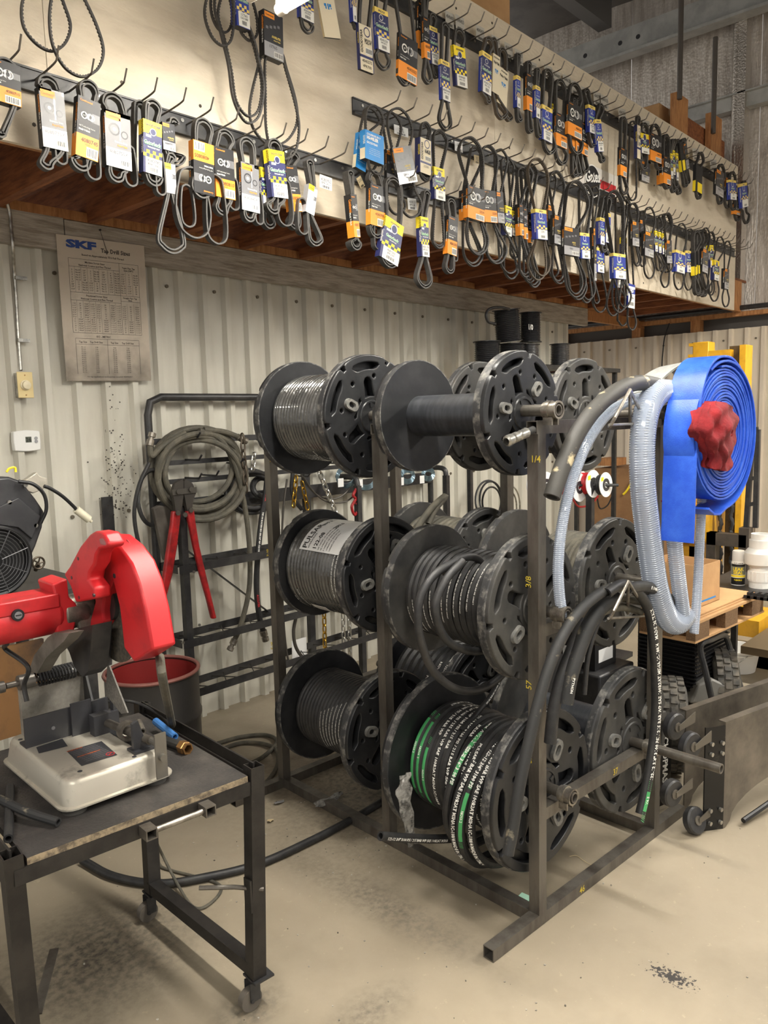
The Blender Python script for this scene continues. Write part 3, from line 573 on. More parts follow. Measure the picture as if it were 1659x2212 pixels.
OUT = ((205, 1158), (232, 1160), (258, 1182), (283, 1216), (300, 1260), (315, 1322), (329, 1404), (289, 1431), (267, 1400), (262, 1350), (257, 1310), (250, 1282), (243, 1254), (232, 1278), (224, 1290), (221, 1320), (223, 1345), (211, 1364), (213, 1426), (192, 1374), (194, 1340), (205, 1300), (196, 1240), (200, 1190))
g = G(REDP); g.poly([SPX(u, v, .175) for u, v in OUT], sx*.062); gd = bev(g.build('guard', saw, sharp=.5), .006, 2)
g = G(mat('guard_seam', (150, 34, 38), .5)); P_ = [SPX(u, v, .1748) for u, v in ((245, 1172), (270, 1203), (290, 1250), (305, 1310), (318, 1405))]; g.tube([p+sx*.034+(p-S(.175, .14, 1.1))*.012 for p in P_], .002, 6); g.build('seam', gd)
g = G(DRK); p = SPX(246, 1244, .173); g.cyl(p, p+sx*.004, .006, 10); g.build('screw', gd)
g = G(mat('abrasive_disc', (58, 54, 48), .9, var=90, c2=(84, 78, 66))); wc = S(.207, .135, 1.118); g.cyl(wc-sx*.0015, wc+sx*.0015, .155, 48); g.m(BST); g.cyl(wc-sx*.012, wc+sx*.012, .045, 24); g.build('disc', saw)
g = G(HOSE); g.tube(spline([S(-.02, .24, mz-.055), S(-.0, .32, mz-.09), SPX(60, 1440, .02), SPX(52, 1480, .02), SPX(58, 1515, .02)], 8), .006, 8); g.build('power_cord', saw)
# things lying on the cart top
def lay(pts, r, lab, m_=HOSE, name='hose_offcut', n=10, cat='hose', hole=True, nz=None):
    root = thing(name, pts[0], lab, cat); pth = spline(pts, 8); g = G(m_); g.tube(pth, r, n, caps=not hole)
    if hole:
        for e, f in ((pth[0], pth[1]), (pth[-1], pth[-2])): d = (V(e)-V(f)).normalized(); g.lathe(V(e)-d*.03, d, ((.001, 0), (r*.62, 0), (r*.62, .03), (r, .03)), n)
    g.build('tube', root); return root, pth
lay([atZ(18, 1812, TZ+.011), atZ(22, 1700, TZ+.011)], .0105, 'short straight black hose offcut lying under another on the cart top')
lay([atZ(-10, 1722, TZ+.024), atZ(60, 1755, TZ+.022), atZ(126, 1776, TZ+.013)], .0105, 'grey black hose offcut crossing over another at the cart front left', HOSEW)
rt, _ = lay([atZ(330, 1600, TZ+.014), atZ(362, 1602, TZ+.014), atZ(392, 1612, TZ+.014)], .0135, 'black pipe end with a brass hex fitting lying on the cart top', cat='fitting', name='pipe_fitting')
d = (atZ(420, 1624, TZ+.014)-atZ(392, 1612, TZ+.014)).normalized(); p = atZ(392, 1612, TZ+.015); g = G(BRASS); g.lathe(p, d, ((.012, 0), (.0185, 0), (.0185, .02), (.0165, .022), (.0165, .032), (.0125, .032), (.0125, .006)), 6); g.build('nut', rt, label='brass hex nut')
lay([atZ(336, 1558, TZ+.03), atZ(378, 1592, TZ+.018)], .011, 'blue rubber grip tube lying against the black pipe fitting', BLG, 'grip_tube', cat='tube')
lay([atZ(300, 1560, TZ+.02), atZ(308, 1580, TZ+.02)], .010, 'small chrome hose connector standing by the saw vise', STLB, 'connector', cat='fitting')
lay([SPX(345, 1418, .24), SPX(352, 1470, .22), atZ(372, 1566, TZ+.012)], .011, 'grey rubber dust hose trailing down from the saw guard', HOSEG, 'dust_hose')
lay([atZ(230, 1516, TZ+.02), atZ(270, 1514, TZ+.03), atZ(305, 1522, TZ+.02), atZ(350, 1548, TZ+.008), atZ(372, 1572, TZ+.006)], .005, 'thin black cable lying along the cart edge behind the saw', HOSE, 'cable', hole=False, cat='cable')
# ---------------------------------------------------------------- below the cart
lay([atZ(u, v, .0155) for u, v in ((178, 1858), (245, 1893), (340, 1909), (440, 1896), (560, 1866), (680, 1812), (760, 1770), (815, 1738), (850, 1715))], .0145, 'long black hose curving over the floor from under the cart to the reel rack', n=12)
lay([atZ(338, 1820, .2), atZ(350, 1845, .1), atZ(378, 1900, .03)]+[atZ(u, v, .006) for u, v in ((410, 1952), (435, 1962), (465, 1942), (478, 1920), (465, 1906), (420, 1893), (370, 1880), (345, 1868), (342, 1835))], .005, 'thin grey cable looped on the floor under the cart', HOSEG, 'cable', hole=False, cat='cable')
lay([atZ(u, v, .012) for u, v in ((470, 1606), (520, 1592), (575, 1588), (598, 1604), (560, 1640), (510, 1655), (470, 1640), (478, 1620), (530, 1604), (590, 1614), (600, 1650), (575, 1690), (535, 1708))], .010, 'grey hose loops lying on the floor between the cart and the rack', HOSEG, hole=False)
def scrap(u, v, s, lab, m_=SLV):
    p = atZ(u, v, .0); g = G(m_); k = []
    for i in range(9): q = 2*math.pi*i/9; k.append(p+V((math.cos(q)*s*(1+.3*rnd.random()), math.sin(q)*s*.5*(1+.5*rnd.random()), .002+.012*rnd.random())))
    g.poly(k, EZ*.0012); o = g.build('plastic_scrap'); tag(o, lab, 'scrap')
scrap(602, 1736, .022, 'crumpled clear film scrap on the floor left of the rack rail'); scrap(585, 1776, .014, 'small leaf like scrap of film lying on the floor nearest the cart leg', TAN)
PF = mat('clear_film', (150, 147, 140), .14, 0, var=30, c2=(86, 84, 80), bump=(60, .8), alpha=.8, coat=.5)
def strip(pts, w_, lab, side, name='film_strip', cat='film'):
    g = G(PF); pts = spline(pts, 5); vs = []; n = len(pts)
    for i, p in enumerate(pts):
        ww = w_*(.6+.4*math.sin(math.pi*min(1, .15+i/n)))*(1+.12*rnd.uniform(-1, 1))
        for k in (-1, -.3, .35, 1): vs.append(p+V(side)*ww*k/2+E2*(.005*math.sin(i*1.3+k*4)))
    fs = [(4*i+k, 4*i+k+1, 4*i+5+k, 4*i+4+k) for i in range(n-1) for k in range(3)]
    m_ = len(vs); g.add(list(vs)+[v+E2*.0012 for v in vs], fs+[tuple(j+m_ for j in reversed(f)) for f in fs]); tag(g.build(name), lab, cat)
strip([atZ(680, 1738, .03), atZ(710, 1730, .035), atZ(740, 1712, .05)], .03, 'silvery film strip lying over the rack base rail', (0, .6, .8))
strip([atB(876, 1672, .40), atB(873, 1710, .385), atB(880, 1760, .37), atB(893, 1826, .36)], .062, 'crinkled clear film strip hanging down from the green striped hose', E1)
# small drum behind the cart
dr = thing('steel_drum', (1.62, 2.8, 0), 'scuffed black open drum with red inside behind the saw', 'drum')
DRM = mat('scuffed_black_drum', (48, 46, 44), .38, .2, var=5, c2=(128, 120, 108), stretch=(1, 1, .6), lo=.58, hi=.74)
g = G(DRM); R_ = .185; pf = [(.001, 0), (R_, 0), (R_+.004, .01), (R_, .02)]
for z in (.19, .39): pf += [(R_, z-.02), (R_+.006, z-.006), (R_+.006, z+.006), (R_, z+.02)]
pf += [(R_, .57)]; g.lathe((1.62, 2.8, 0), EZ, pf, 48); g.build('body', dr)
g = G(mat('red_drum_lining', (126, 34, 32), .5)); g.lathe((1.62, 2.8, 0), EZ, ((R_-.006, .565), (R_-.006, .02), (.001, .02)), 48); g.build('lining', dr, label='red painted inside')
g = G(mat('worn_drum_rim', (130, 84, 76), .45, .3)); g.tube([(1.62+R_*math.cos(t*math.pi/24), 2.8+R_*math.sin(t*math.pi/24), .574) for t in range(48)], .008, 8, closed=True); g.build('rim', dr, label='worn reddish rim')
# black machine on a bench at the left edge
bn = thing('work_bench', (.95, 3.0, 0), 'dark bench at the left edge under the black machine', 'bench')
g = G(mat('dark_bench_top', (56, 53, 50), .6)); g.box(.3, 2.72, .955, 1.40, 3.42, .985); g.build('top', bn)
for x, y in ((.34, 2.76), (1.34, 2.78), (.34, 3.38), (1.34, 3.38)): g = G(BST); g.box(x, y, 0, x+.04, y+.04, .955); g.build('leg', bn)
g = G(mat('mottled_brown_panel', (112, 80, 46), .5, var=3, c2=(40, 30, 24), lo=.45, hi=.65)); g.box(.34, 2.74, .50, 1.17, 2.755, .82); g.build('panel', bn, label='brown oily board')  # brown board with uneven near-black patches
mch = thing('black_engine', (1.0, 2.9, .985), 'black motor unit with round fan grille cut by the left picture edge', 'machine'); PB = mat('black_cowl', (46, 46, 49), .4, var=10, c2=(58, 58, 60)); Y0 = 2.80
def MP(u, v, y=Y0): return atY(u, v, y)
g = G(PB); g.poly([MP(u, v) for u, v in ((-40, 1035), (20, 1030), (48, 1040), (62, 1058), (78, 1078), (96, 1105), (92, 1140), (78, 1180), (62, 1215), (50, 1252), (-40, 1262))], V((0, .25, 0))); cw_ = bev(g.build('cowl', mch, sharp=.5), .008)
g = G(PB); g.poly([MP(u, v, Y0-.012) for u, v in ((-30, 1108), (40, 1075), (88, 1115), (70, 1165), (40, 1140), (-30, 1130))], V((0, .014, 0))); bev(g.build('cowl_rib', cw_), .003); g = G(ZNC)
for u, v in ((19, 1085), (76, 1135), (45, 1169), (54, 1048)): p = MP(u, v, Y0-.004); g.cyl(p, p-V((0, .008, 0)), .0075, 12)
g.build('bolts', cw_)
fc = MP(-14, 1212, Y0-.004); g = G(BLK); g.lathe(fc, V((0, -1, 0)), ((.001, 0), (.125, 0), (.125, .02), (.118, .026), (.11, .02)), 40); fan = g.build('fan_shroud', mch)
g = G(mat('grille_wire', (90, 90, 92), .4, .5))
for r_ in range(2, 11): g.tube([fc+V((math.cos(k*math.pi/18)*r_*.0115, -.024, math.sin(k*math.pi/18)*r_*.0115)) for k in range(36)], .0016, 4, closed=True)
for k in range(8): d = V((math.cos(k*math.pi/4+.3), 0, math.sin(k*math.pi/4+.3))); g.cyl(fc+d*.02-V((0, .024, 0)), fc+d*.115-V((0, .024, 0)), .002, 5)
g.build('fan_grille', mch, kind='stuff')
g = G(ALU); g.poly([MP(u, v, Y0+.03) for u, v in ((50, 1040), (80, 1020), (86, 1028), (100, 1032), (103, 1045), (95, 1056), (72, 1066), (58, 1060))], V((0, .03, 0))); bev(g.build('throttle_bracket', mch, sharp=.5, label='cast metal bracket'), .003)
g = G(YEL); g.tube(spline([MP(14, 1020), MP(20, 1012), MP(32, 1010), MP(34, 1020)], 6), .004, 6); g.build('dipstick', mch, label='yellow loop handle')
g = G(BLK); g.tube(spline([MP(95, 1050), MP(110, 1056), MP(135, 1072), MP(160, 1095), MP(166, 1103)], 6), .0065, 8); g.tube(spline([MP(40, 1040, Y0-.02), MP(72, 1046, Y0-.03), MP(95, 1068, Y0-.03), MP(100, 1100, Y0-.03), MP(88, 1130, Y0-.02)], 6), .0065, 8); g.build('fuel_line', mch)
g = G(mat('milky_plastic', (226, 220, 196), .3)); g.cyl(MP(164, 1100), MP(192, 1122), .015, 16); g.cyl(MP(190, 1120), MP(198, 1127), .006, 10); g.build('fuel_filter', mch, label='milky inline filter')
g = G(RUST); p = MP(83, 1216, Y0+.1); g.tube([p+V((math.cos(k*math.pi/10)*.022, 0, math.sin(k*math.pi/10)*.022)) for k in range(20)], .004, 6, closed=True)
for k in range(5): g.cyl(p, p+V((math.cos(k*1.2566)*.022, 0, math.sin(k*1.2566)*.022)), .003, 5)
g.cyl(p, p+V((0, .03, -.03)), .008, 8); o = g.build('valve_wheel'); tag(o, 'small rusty valve handwheel beside the black motor unit', 'valve')
# ================================================================ LOOSE HOSE ON THE REELS AND HOOKS
def PDX(u, v, D): return C0+ray(u, v)*(D/FPX)
def bp_(pts, b=None): return [atB(p[0], p[1], p[2] if len(p) > 2 else b) for p in pts]
def hang(pts, b, r, lab, m_=HOSE, name='hose', n=12, hole=True, text=None, th=.01, start=.05, gm=WHT, face=None, bold=.03, flip=False, band=None, cat='hose', rad=None):
    pth = spline(bp_(pts, b), 8); root = thing(name, pth[0], lab, cat); g = G(m_); g.tube(pth, r, n, caps=not hole)
    if hole:
        for e, f in ((pth[0], pth[1]), (pth[-1], pth[-2])):
            d = (e-f).normalized(); g.lathe(e-d*.03, d, ((.001, 0), (r*.66, 0), (r*.66, .0299), (r, .03)), n)
    g.build('tube', root)
    fc = face or (-E2-E1*.5+EZ*.1)
    if text: g = G(gm); lettering(g, text, pth, r, fc, th, start, bold, flip); g.build('print', root, label='white print along it')
    if band:
        for s0, s1, wd, t in band: stripe(root, pth, r, fc, s0, s1, wd, t)
    return root, pth
def stripe(root, pth, r, face, s0, s1, wd, t='NOVA 2'):
    g = G(GRN); cum = [0]
    for a, b in zip(pth, pth[1:]): cum.append(cum[-1]+(b-a).length)
    def at(s):
        j = 0
        while j < len(cum)-2 and cum[j+1] < s: j += 1
        return j, pth[j]+(pth[j+1]-pth[j])*((s-cum[j])/max(1e-6, cum[j+1]-cum[j]))
    vs = []; N = max(4, int((s1-s0)/.012))
    for i in range(N+1):
        j, p = at(s0+(s1-s0)*i/N); tt = (pth[j+1]-pth[j]).normalized(); fc = face(j) if callable(face) else V(face); nn = (fc-tt*fc.dot(tt)).normalized(); bt = nn.cross(tt)
        for k in range(4): ph = (k/3-.5)*wd/r; vs.append(p+(nn*math.cos(ph)+bt*math.sin(ph))*(r*1.012+.0004))
    g.add(vs, [(4*i+k, 4*i+4+k, 4*i+5+k, 4*i+1+k) for i in range(N) for k in range(3)]); g.m(WHT)
    if t: lettering(g, t, pth, r*1.02, face, wd*.6, s0+(s1-s0)*.35, .03)
    g.m(GRN); lettering(g, '/////', pth, r*1.012, face, wd, s0-.035, .01); lettering(g, '/////', pth, r*1.012, face, wd, s1+.004, .01)
    g.build('green_band', root, label='green printed band')
# the big green striped hose on the bottom front reel
big, pj = winding(.10, .392, .13, .488, .172, .0148, 'thick black hose with green bands wound loosely on the bottom front reel', HOSE, turns=12, wob=.005, seed=4,
    print_=['122-12 3/4" 3100 PSI / 215 BAR WP SAE 100R2AT MSHA IC-188/4', '122-12 3/4" 3100 PSI / 215 BAR WP', 'PULSAR  122-12', 'PULSAR  MADE IN ITALY', 'PULSAR', '122-12 3/4" 3100 PSI / 215 BAR WP SAE 100R2AT MSHA', '122-12 3/4" 3100 PSI / 215 BAR'], th=.011, face0=150, pstart=-11, bold=.03)
S_ = 44
for t, q0, q1 in ((11, 120, 200), (10, 125, 205), (9, 150, 215)):
    i0 = t*S_; sub = pj[i0:i0+S_+1]; per = 2*math.pi*.172; stripe(big, sub, .0145, (lambda sub: (lambda j: sub[j]-rk(.10, 0, .392)-E2*((sub[j]-rk(.10, 0, .392)).dot(E2))))(sub), per*q0/360, per*q1/360, .012)
# helix runs from the far flange (turn 9) so rebuild loose outer loops near the front flange
for i, (aa, zz, R_, b_, tilt) in enumerate(((.10, .315, .222, .235, .03), (.10, .318, .228, .20, .03), (.10, .330, .222, .165, .02), (.10, .345, .215, .27, .03))):
    pts = [rk(aa+R_*math.cos(2*math.pi*k/40), b_-tilt*math.sin(2*math.pi*k/40), zz+R_*math.sin(2*math.pi*k/40)) for k in range(41)]
    g = G(HOSE); g.tube(pts[:-1], .0145, 10, closed=True); g.build('loose_loop', big)
    g = G(WHT); cc = rk(aa, b_, zz); lettering(g, ('122-12 3/4" 3100 PSI / 215 BAR WP SAE 100R2AT MSHA IC-188/4 MADE IN ITALY', 'PULSAR  NOVA 2  122-12 3/4" 3100 PSI')[i % 2], pts, .0145, (lambda pts, cc: (lambda j: (pts[j]-cc)-E2*.14))(pts, cc), .011, .35, .03); g.build('print', big, label='white print')
    if i in (1, 3): stripe(big, pts, .0145, (lambda pts, cc: (lambda j: (pts[j]-cc)-E2*.14))(pts, cc), .62 if i == 1 else .42, .78 if i == 1 else .58, .012)
hang([(822, 1806), (880, 1810), (950, 1812), (1010, 1808), (1050, 1800)], .36, .0145, 'cut hose end resting on the rack base rail below the green striped hose', text='122-12 3/4" 3100 PSI / 215 BAR WP SAE 100R2AT MSHA', th=.009, start=.02)
hang([(1088, 1450), (1062, 1500), (1035, 1535), (1012, 1562), (996, 1578)], .30, .009, 'thin black hose end with dotted white print dangling over the green striped hose', text='122-06 3/8" 4800 PSI / 330 BAR WP SAE', th=.005, start=.02)
# loose turns hanging from the middle front reel
hang([(985, 1212), (940, 1240), (910, 1285), (903, 1340), (912, 1395), (938, 1452), (985, 1488), (1035, 1490), (1080, 1462), (1110, 1420), (1120, 1380)], .20, .0125, 'long slack black hose loop hanging below the middle front reel', HOSE, hole=False)
hang([(1000, 1212), (965, 1250), (942, 1300), (945, 1345), (968, 1385), (1010, 1405), (1050, 1402), (1085, 1370)], .17, .0125, 'shorter slack black hose loop on the middle front reel', HOSE, hole=False)
hang([(960, 1240), (990, 1208), (1030, 1206), (1050, 1240)], .22, .0125, 'raised black hose bight on top of the middle front reel', HOSE, hole=False)
hang([(890, 1160), (915, 1120), (938, 1092), (962, 1072), (940, 1100), (925, 1132)], .93, .0145, 'dusty thick hose end bent up above the back row middle reel', HOSEG)
# white maker label wrapped on the film wrapped hose
g = G(mat('glossy_label', (214, 214, 212), .22)); vs = []; n = 10; cA, cz = .07, 1.0
def lab_pt(q, b, r=.1795): return rk(cA+r*math.cos(math.radians(q)), b, cz+r*math.sin(math.radians(q)))
for i in range(n+1):
    q = 78+74*i/n
    for b in (.80, 1.03): vs.append(lab_pt(q, b))
g.add(vs, [(2*i, 2*i+1, 2*i+3, 2*i+2) for i in range(n)]); g.m(BLK)
def lab_text(s, q, b0, h, mw=None):
    v2, fs, w_ = glyphs(s, .02); k = h/.72; kk = min(k, mw/w_) if mw else k; g.add([lab_pt(q-math.degrees(x*kk/.18), b0+y*k, .1802) for x, y in v2], fs)
lab_text('PULSAR', 150, .990, .026); lab_text('HYDRAULICS', 149, .975, .008); lab_text('122-08', 150, .935, .020)
for i in range(5): lab_text('SAE 100R2AT 1/2" 4000 PSI x 290 ft hydraulic hose'[i:i+36-3*i], 150, .918-i*.016, .006)
lab_text('290 ft', 112, .985, .015); lab_text('290.0', 116, .905, .016)
o = g.build('reel_label'); tag(o, 'white printed label wrapped over the film covered hose on the middle reel', 'label')
g = G(mat('glossy_label', (214, 214, 212), .22)); vs = []
for i in range(5):
    q = 228+22*i/4
    for b in (.93, 1.02): vs.append(lab_pt(q, b, .180))
g.add(vs, [(2*i, 2*i+1, 2*i+3, 2*i+2) for i in range(4)]); g.m(BLK)
for i in range(4): lab_text('PULSAR 122', 248, .945+i*.016, .007)
tag(g.build('reel_label'), 'torn lower label corner on the film covered hose of the middle reel', 'label')
# triangular hooks welded on the front beams
def trihook(A, P, B, Cc, b0, b1, lab):
    t = thing('hose_hook', atB(*Cc, b0), lab, 'hook'); g = G(STLB); r = .0052
    g.tube(spline([atB(*A, b0), atB((A[0]*.9+P[0]*.1), A[1]*.98+P[1]*.02, b1), atB(*P, b1)], 4)[2:], r, 8); g.tube([atB(*P, b1), atB(*B, b0)], r, 8); g.tube([atB(*P, b1), atB(*Cc, b0)], r, 8); g.tube([atB(*A, b1), atB(*B, b0)], r*.8, 8); g.build('bent_rod', t)
trihook((1316, 918), (1361, 842), (1396, 914), (1361, 916), -.012, -.135, 'triangular welded rod hook on the top front beam')
trihook((1314, 1336), (1357, 1256), (1402, 1330), (1356, 1325), -.012, -.135, 'triangular welded rod hook on the middle front beam')
# hose whip poking out of the top tube
rt, pp = hang([(1152, 928), (1145, 931), (1136, 935)], -.01, .0105, 'black hose whip with crimped silver end poking out of the top beam', HOSE, hole=False)
d = (pp[-1]-pp[0]).normalized(); p = pp[-1]-d*.004; g = G(ZNC); g.lathe(p, d, ((.011, 0), (.0145, .002), (.014, .008), (.0145, .012), (.0135, .022), (.0145, .026), (.0135, .034), (.009, .038), (.009, .042), (.0145, .044), (.0145, .062), (.009, .064), (.009, .068), (.0155, .07), (.0155, .09), (.010, .094), (.010, .08)), 12); g.build('crimp_fitting', rt, label='bright crimped fitting')
# hoses over the top hook
TAPE = mat('scuffed_tape_hose', (58, 56, 52), .6, var=16, c2=(186, 172, 138), lo=.62, hi=.70)
_, pt = hang([(1440, 842), (1410, 830), (1372, 828), (1330, 846), (1285, 884), (1250, 932), (1222, 990), (1200, 1050), (1192, 1074)], -.06, .0245, 'fat black scuffed suction hose draped over the top hook', TAPE, n=16)
CLR = mat('clear_braided_hose', (150, 158, 176), .12, var=120, c2=(182, 188, 200), spec=.6, alpha=.82); CLR2 = mat('clear_pvc_ribbed', (176, 188, 208), .08, spec=.8, alpha=.5, coat=.6); RIB = mat('ribbed_hose_coil', (214, 222, 234), .2)
g = G(mat('hose_braid', (232, 234, 238), .3)); 
def ribbed(pts, b, r, lab, pitch=.0075, m1=None, dr=.0022):
    pth = spline(bp_(pts, b), 10); cum = [0]
    for a, c in zip(pth, pth[1:]): cum.append(cum[-1]+(c-a).length)
    out = []; rs = []; N = int(cum[-1]/(pitch/2)); j = 0
    for i in range(N+1):
        s = cum[-1]*i/N
        while j < len(cum)-2 and cum[j+1] < s: j += 1
        out.append(pth[j]+(pth[j+1]-pth[j])*((s-cum[j])/max(1e-6, cum[j+1]-cum[j]))); rs.append(r-(dr if i % 2 else 0))
    root = thing('ribbed_hose', pth[0], lab, 'hose'); g = G(CLR2); g.tube(out, rs, 18, caps=False); g.build('tube', root, sharp=2)
    g = G(RIB)
    hel = []
    x0 = None
    for i in range(0, N, 1):
        t = (out[min(N, i+1)]-out[max(0, i-1)]).normalized(); xx = (t.cross(E2)).normalized(); yy = t.cross(xx)
        for k in range(4): q = 2*math.pi*(i/2+k/8); hel.append(out[i]+(out[min(N, i+1)]-out[i])*k/4+(xx*math.cos(q)+yy*math.sin(q))*(r-.0015))
    g.tube(hel, .0019, 4); g.build('coil_spring', root, label='milky spiral rib'); return root
ribbed([(1452, 848, -.09), (1420, 850, -.08), (1398, 885, -.08), (1388, 950, -.08), (1388, 1040, -.08), (1396, 1120, -.08), (1406, 1200, -.08), (1418, 1275, -.085), (1438, 1330, -.09), (1462, 1345, -.10), (1480, 1325, -.105)], None, .041, 'wide clear ribbed suction hose hanging behind the blue tail strip')
ribbed([(1448, 1040, -.12), (1452, 1110, -.12), (1458, 1180, -.12), (1465, 1250, -.12), (1472, 1305, -.115), (1476, 1335, -.11)], None, .026, 'medium clear ribbed hose between the wide and the narrow clear hose')
ribbed([(1517, 1060, -.12), (1515, 1100, -.12), (1512, 1160, -.12), (1509, 1230, -.12), (1504, 1310, -.12), (1499, 1368, -.12)], None, .0165, 'narrow clear ribbed hose hanging straight down under the blue coil', .006, dr=.0012)
g = G(mat('milky_flat_hose', (186, 188, 184), .3, var=60, c2=(166, 168, 166), alpha=.85)); pts = spline(bp_([(1400, 842), (1425, 812), (1455, 790), (1482, 780), (1500, 792), (1510, 820)], -.055), 5); vs = []
for i, p in enumerate(pts):
    for k in (0, 1): vs.append(p+E2*(.10*k-.02)-EZ*.012*k)
m_ = len(vs); fs = [(2*i, 2*i+1, 2*i+3, 2*i+2) for i in range(len(pts)-1)]; nn = E1*.0+EZ*-.006
g.add(vs+[v+nn for v in vs], fs+[tuple(j+m_ for j in reversed(f)) for f in fs]); tag(g.build('flat_hose'), 'milky flat hose arched over the top behind the blue coil', 'hose')
ribbed([(1450, 866), (1405, 858), (1360, 866), (1312, 895), (1275, 945), (1248, 1005), (1226, 1075), (1212, 1150), (1206, 1220), (1208, 1280), (1216, 1342)], -.03, .0165, 'narrow clear ribbed hose draped under the fat black hose', .0055, dr=.0012)
# blue layflat coil
bc = thing('layflat_coil', rk(.735, -.165, 1.24), 'big roll of blue layflat hose hung at the right end of the rack', 'hose'); ca, cz_, b0, b1 = .726, 1.486, -.215, -.115
g = G(BLUH); N = 17; path = []
for i in range(N*40+1):
    k = i/40; q = math.radians(100)+2*math.pi*k; r_ = .056+.163*k/N; path.append((ca+r_*math.cos(q), cz_+r_*math.sin(q)))
def ribbon(g, path, th=.0042, b_lo=b0, b_hi=b1, jit=0):
    L = len(path); vs = []
    for i, (a, z) in enumerate(path):
        a0, z0 = path[max(0, i-1)]; a1, z1_ = path[min(L-1, i+1)]; tx, tz = a1-a0, z1_-z0; l = math.hypot(tx, tz) or 1; nx, nz = -tz/l, tx/l; dj = jit*math.sin(i*.11)
        for b, e in ((b_lo+dj, th), (b_lo-.0015+dj, 0), (b_lo+dj, -th), (b_hi+dj, -th), (b_hi+dj, th)): vs.append(rk(a+nx*e, b, z+nz*e))
    fs = [(5*i+k, 5*i+(k+1) % 5, 5*i+5+(k+1) % 5, 5*i+5+k) for i in range(L-1) for k in range(5)]; fs += [(4, 3, 2, 1, 0), tuple(5*(L-1)+k for k in range(5))]
    g.add(vs, fs)
ribbon(g, path, .0033, jit=.003); g.build('roll', bc, sharp=.9)
out = [(ca+.236*math.cos(math.radians(q)), cz_-.005+.240*math.sin(math.radians(q))) for q in range(120, -90, -6)]+[(ca-.03, cz_-.262), (ca-.07, cz_-.258), (ca-.115, cz_-.235)]
g = G(BLUH); ribbon(g, out, .0035, b0-.006, b1-.004); g.build('outer_turn', bc, sharp=.9)
tail = [(ca+.10, cz_+.218), (ca+.03, cz_+.246), (ca-.06, cz_+.244), (ca-.13, cz_+.205), (ca-.172, cz_+.13), (ca-.195, cz_+.02), (ca-.205, cz_-.12), (ca-.208, cz_-.26), (ca-.212, cz_-.335)]
pt2 = spline([V((a, z, 0)) for a, z in tail], 6); g = G(BLUH); ribbon(g, [(p.x, p.y) for p in pt2], .0035, b0-.004, b1+.004); g.build('hanging_tail', bc, sharp=.9, label='blue tail strip hanging straight down')
# red rag stuffed in the middle
g = G(RAG); 
def ragblob(g, c, rad, n=20, m_=14, seed=3):
    R_ = random.Random(seed); vs = []; ph = [R_.uniform(0, 6) for _ in range(6)]
    for j in range(m_+1):
        v = j/m_*math.pi
        for i in range(n):
            u = 2*math.pi*i/n; k = 1+.12*math.sin(3*u+ph[0]+2*v)+.09*math.sin(5*u+ph[1]-3*v)+.07*math.sin(7*v+ph[2]+u*2)
            vs.append(V(c)+E1*rad[0]*k*math.sin(v)*math.cos(u)+E2*rad[1]*k*math.cos(v)+EZ*rad[2]*k*math.sin(v)*math.sin(u))
    g.add(vs, [(j*n+i, j*n+(i+1) % n, (j+1)*n+(i+1) % n, (j+1)*n+i) for j in range(m_) for i in range(n)])
vs = []; rows = [[(1512, 872), (1530, 868), (1550, 866), (1570, 872), (1588, 884)], [(1504, 900), (1528, 892), (1552, 890), (1574, 896), (1592, 906)], [(1504, 930), (1530, 926), (1552, 922), (1574, 926), (1590, 936)], [(1512, 956), (1532, 954), (1554, 952), (1572, 958), (1586, 966)], [(1526, 980), (1540, 982), (1556, 980), (1572, 988), (1583, 994)], [(1524, 998), (1538, 1012), (1554, 1014), (1568, 1018), (1576, 1014)]]
dep = [[.03, .005, -.015, -.005, .03], [.012, -.018, -.034, -.024, .02], [.004, -.03, -.030, -.044, .012], [.01, -.028, -.040, -.030, .006], [.006, -.018, -.024, -.032, .004], [.01, -.014, -.018, -.022, .01]]
grid = [[atB(u, v, b0-.02+dep[i][j]) for j, (u, v) in enumerate(r_)] for i, r_ in enumerate(rows)]
fine = []
cols = [spline([grid[i][j] for i in range(6)], 4) for j in range(5)]
for i in range(len(cols[0])): fine.append(spline([cols[j][i] for j in range(5)], 5))
nr, ncol = len(fine), len(fine[0])
for i in range(nr):
    for j in range(ncol): fine[i][j] += E2*(.006*math.sin(i*.9+j*.7)+.004*math.sin(j*1.3-i*.4))
vs = [p for r_ in fine for p in r_]; fs = [(i*ncol+j, i*ncol+j+1, (i+1)*ncol+j+1, (i+1)*ncol+j) for i in range(nr-1) for j in range(ncol-1)]
g.add(vs, fs); m_ = len(vs); g.add([v+E2*.022+EZ*.001 for v in vs], [tuple(reversed(f)) for f in fs]); ragblob(g, rk(ca+.005, b0+.045, cz_), (.040, .06, .040), seed=5)
tag(g.build('rag', sharp=1.2), 'crumpled red cloth rag stuffed in the centre of the blue coil', 'rag')
g = G(RAG); ragblob(g, atB(1450, 1082, b1+.02), (.018, .03, .022), seed=9); tag(g.build('rag', sharp=1.2), 'scrap of red rag showing under the blue coil', 'rag')
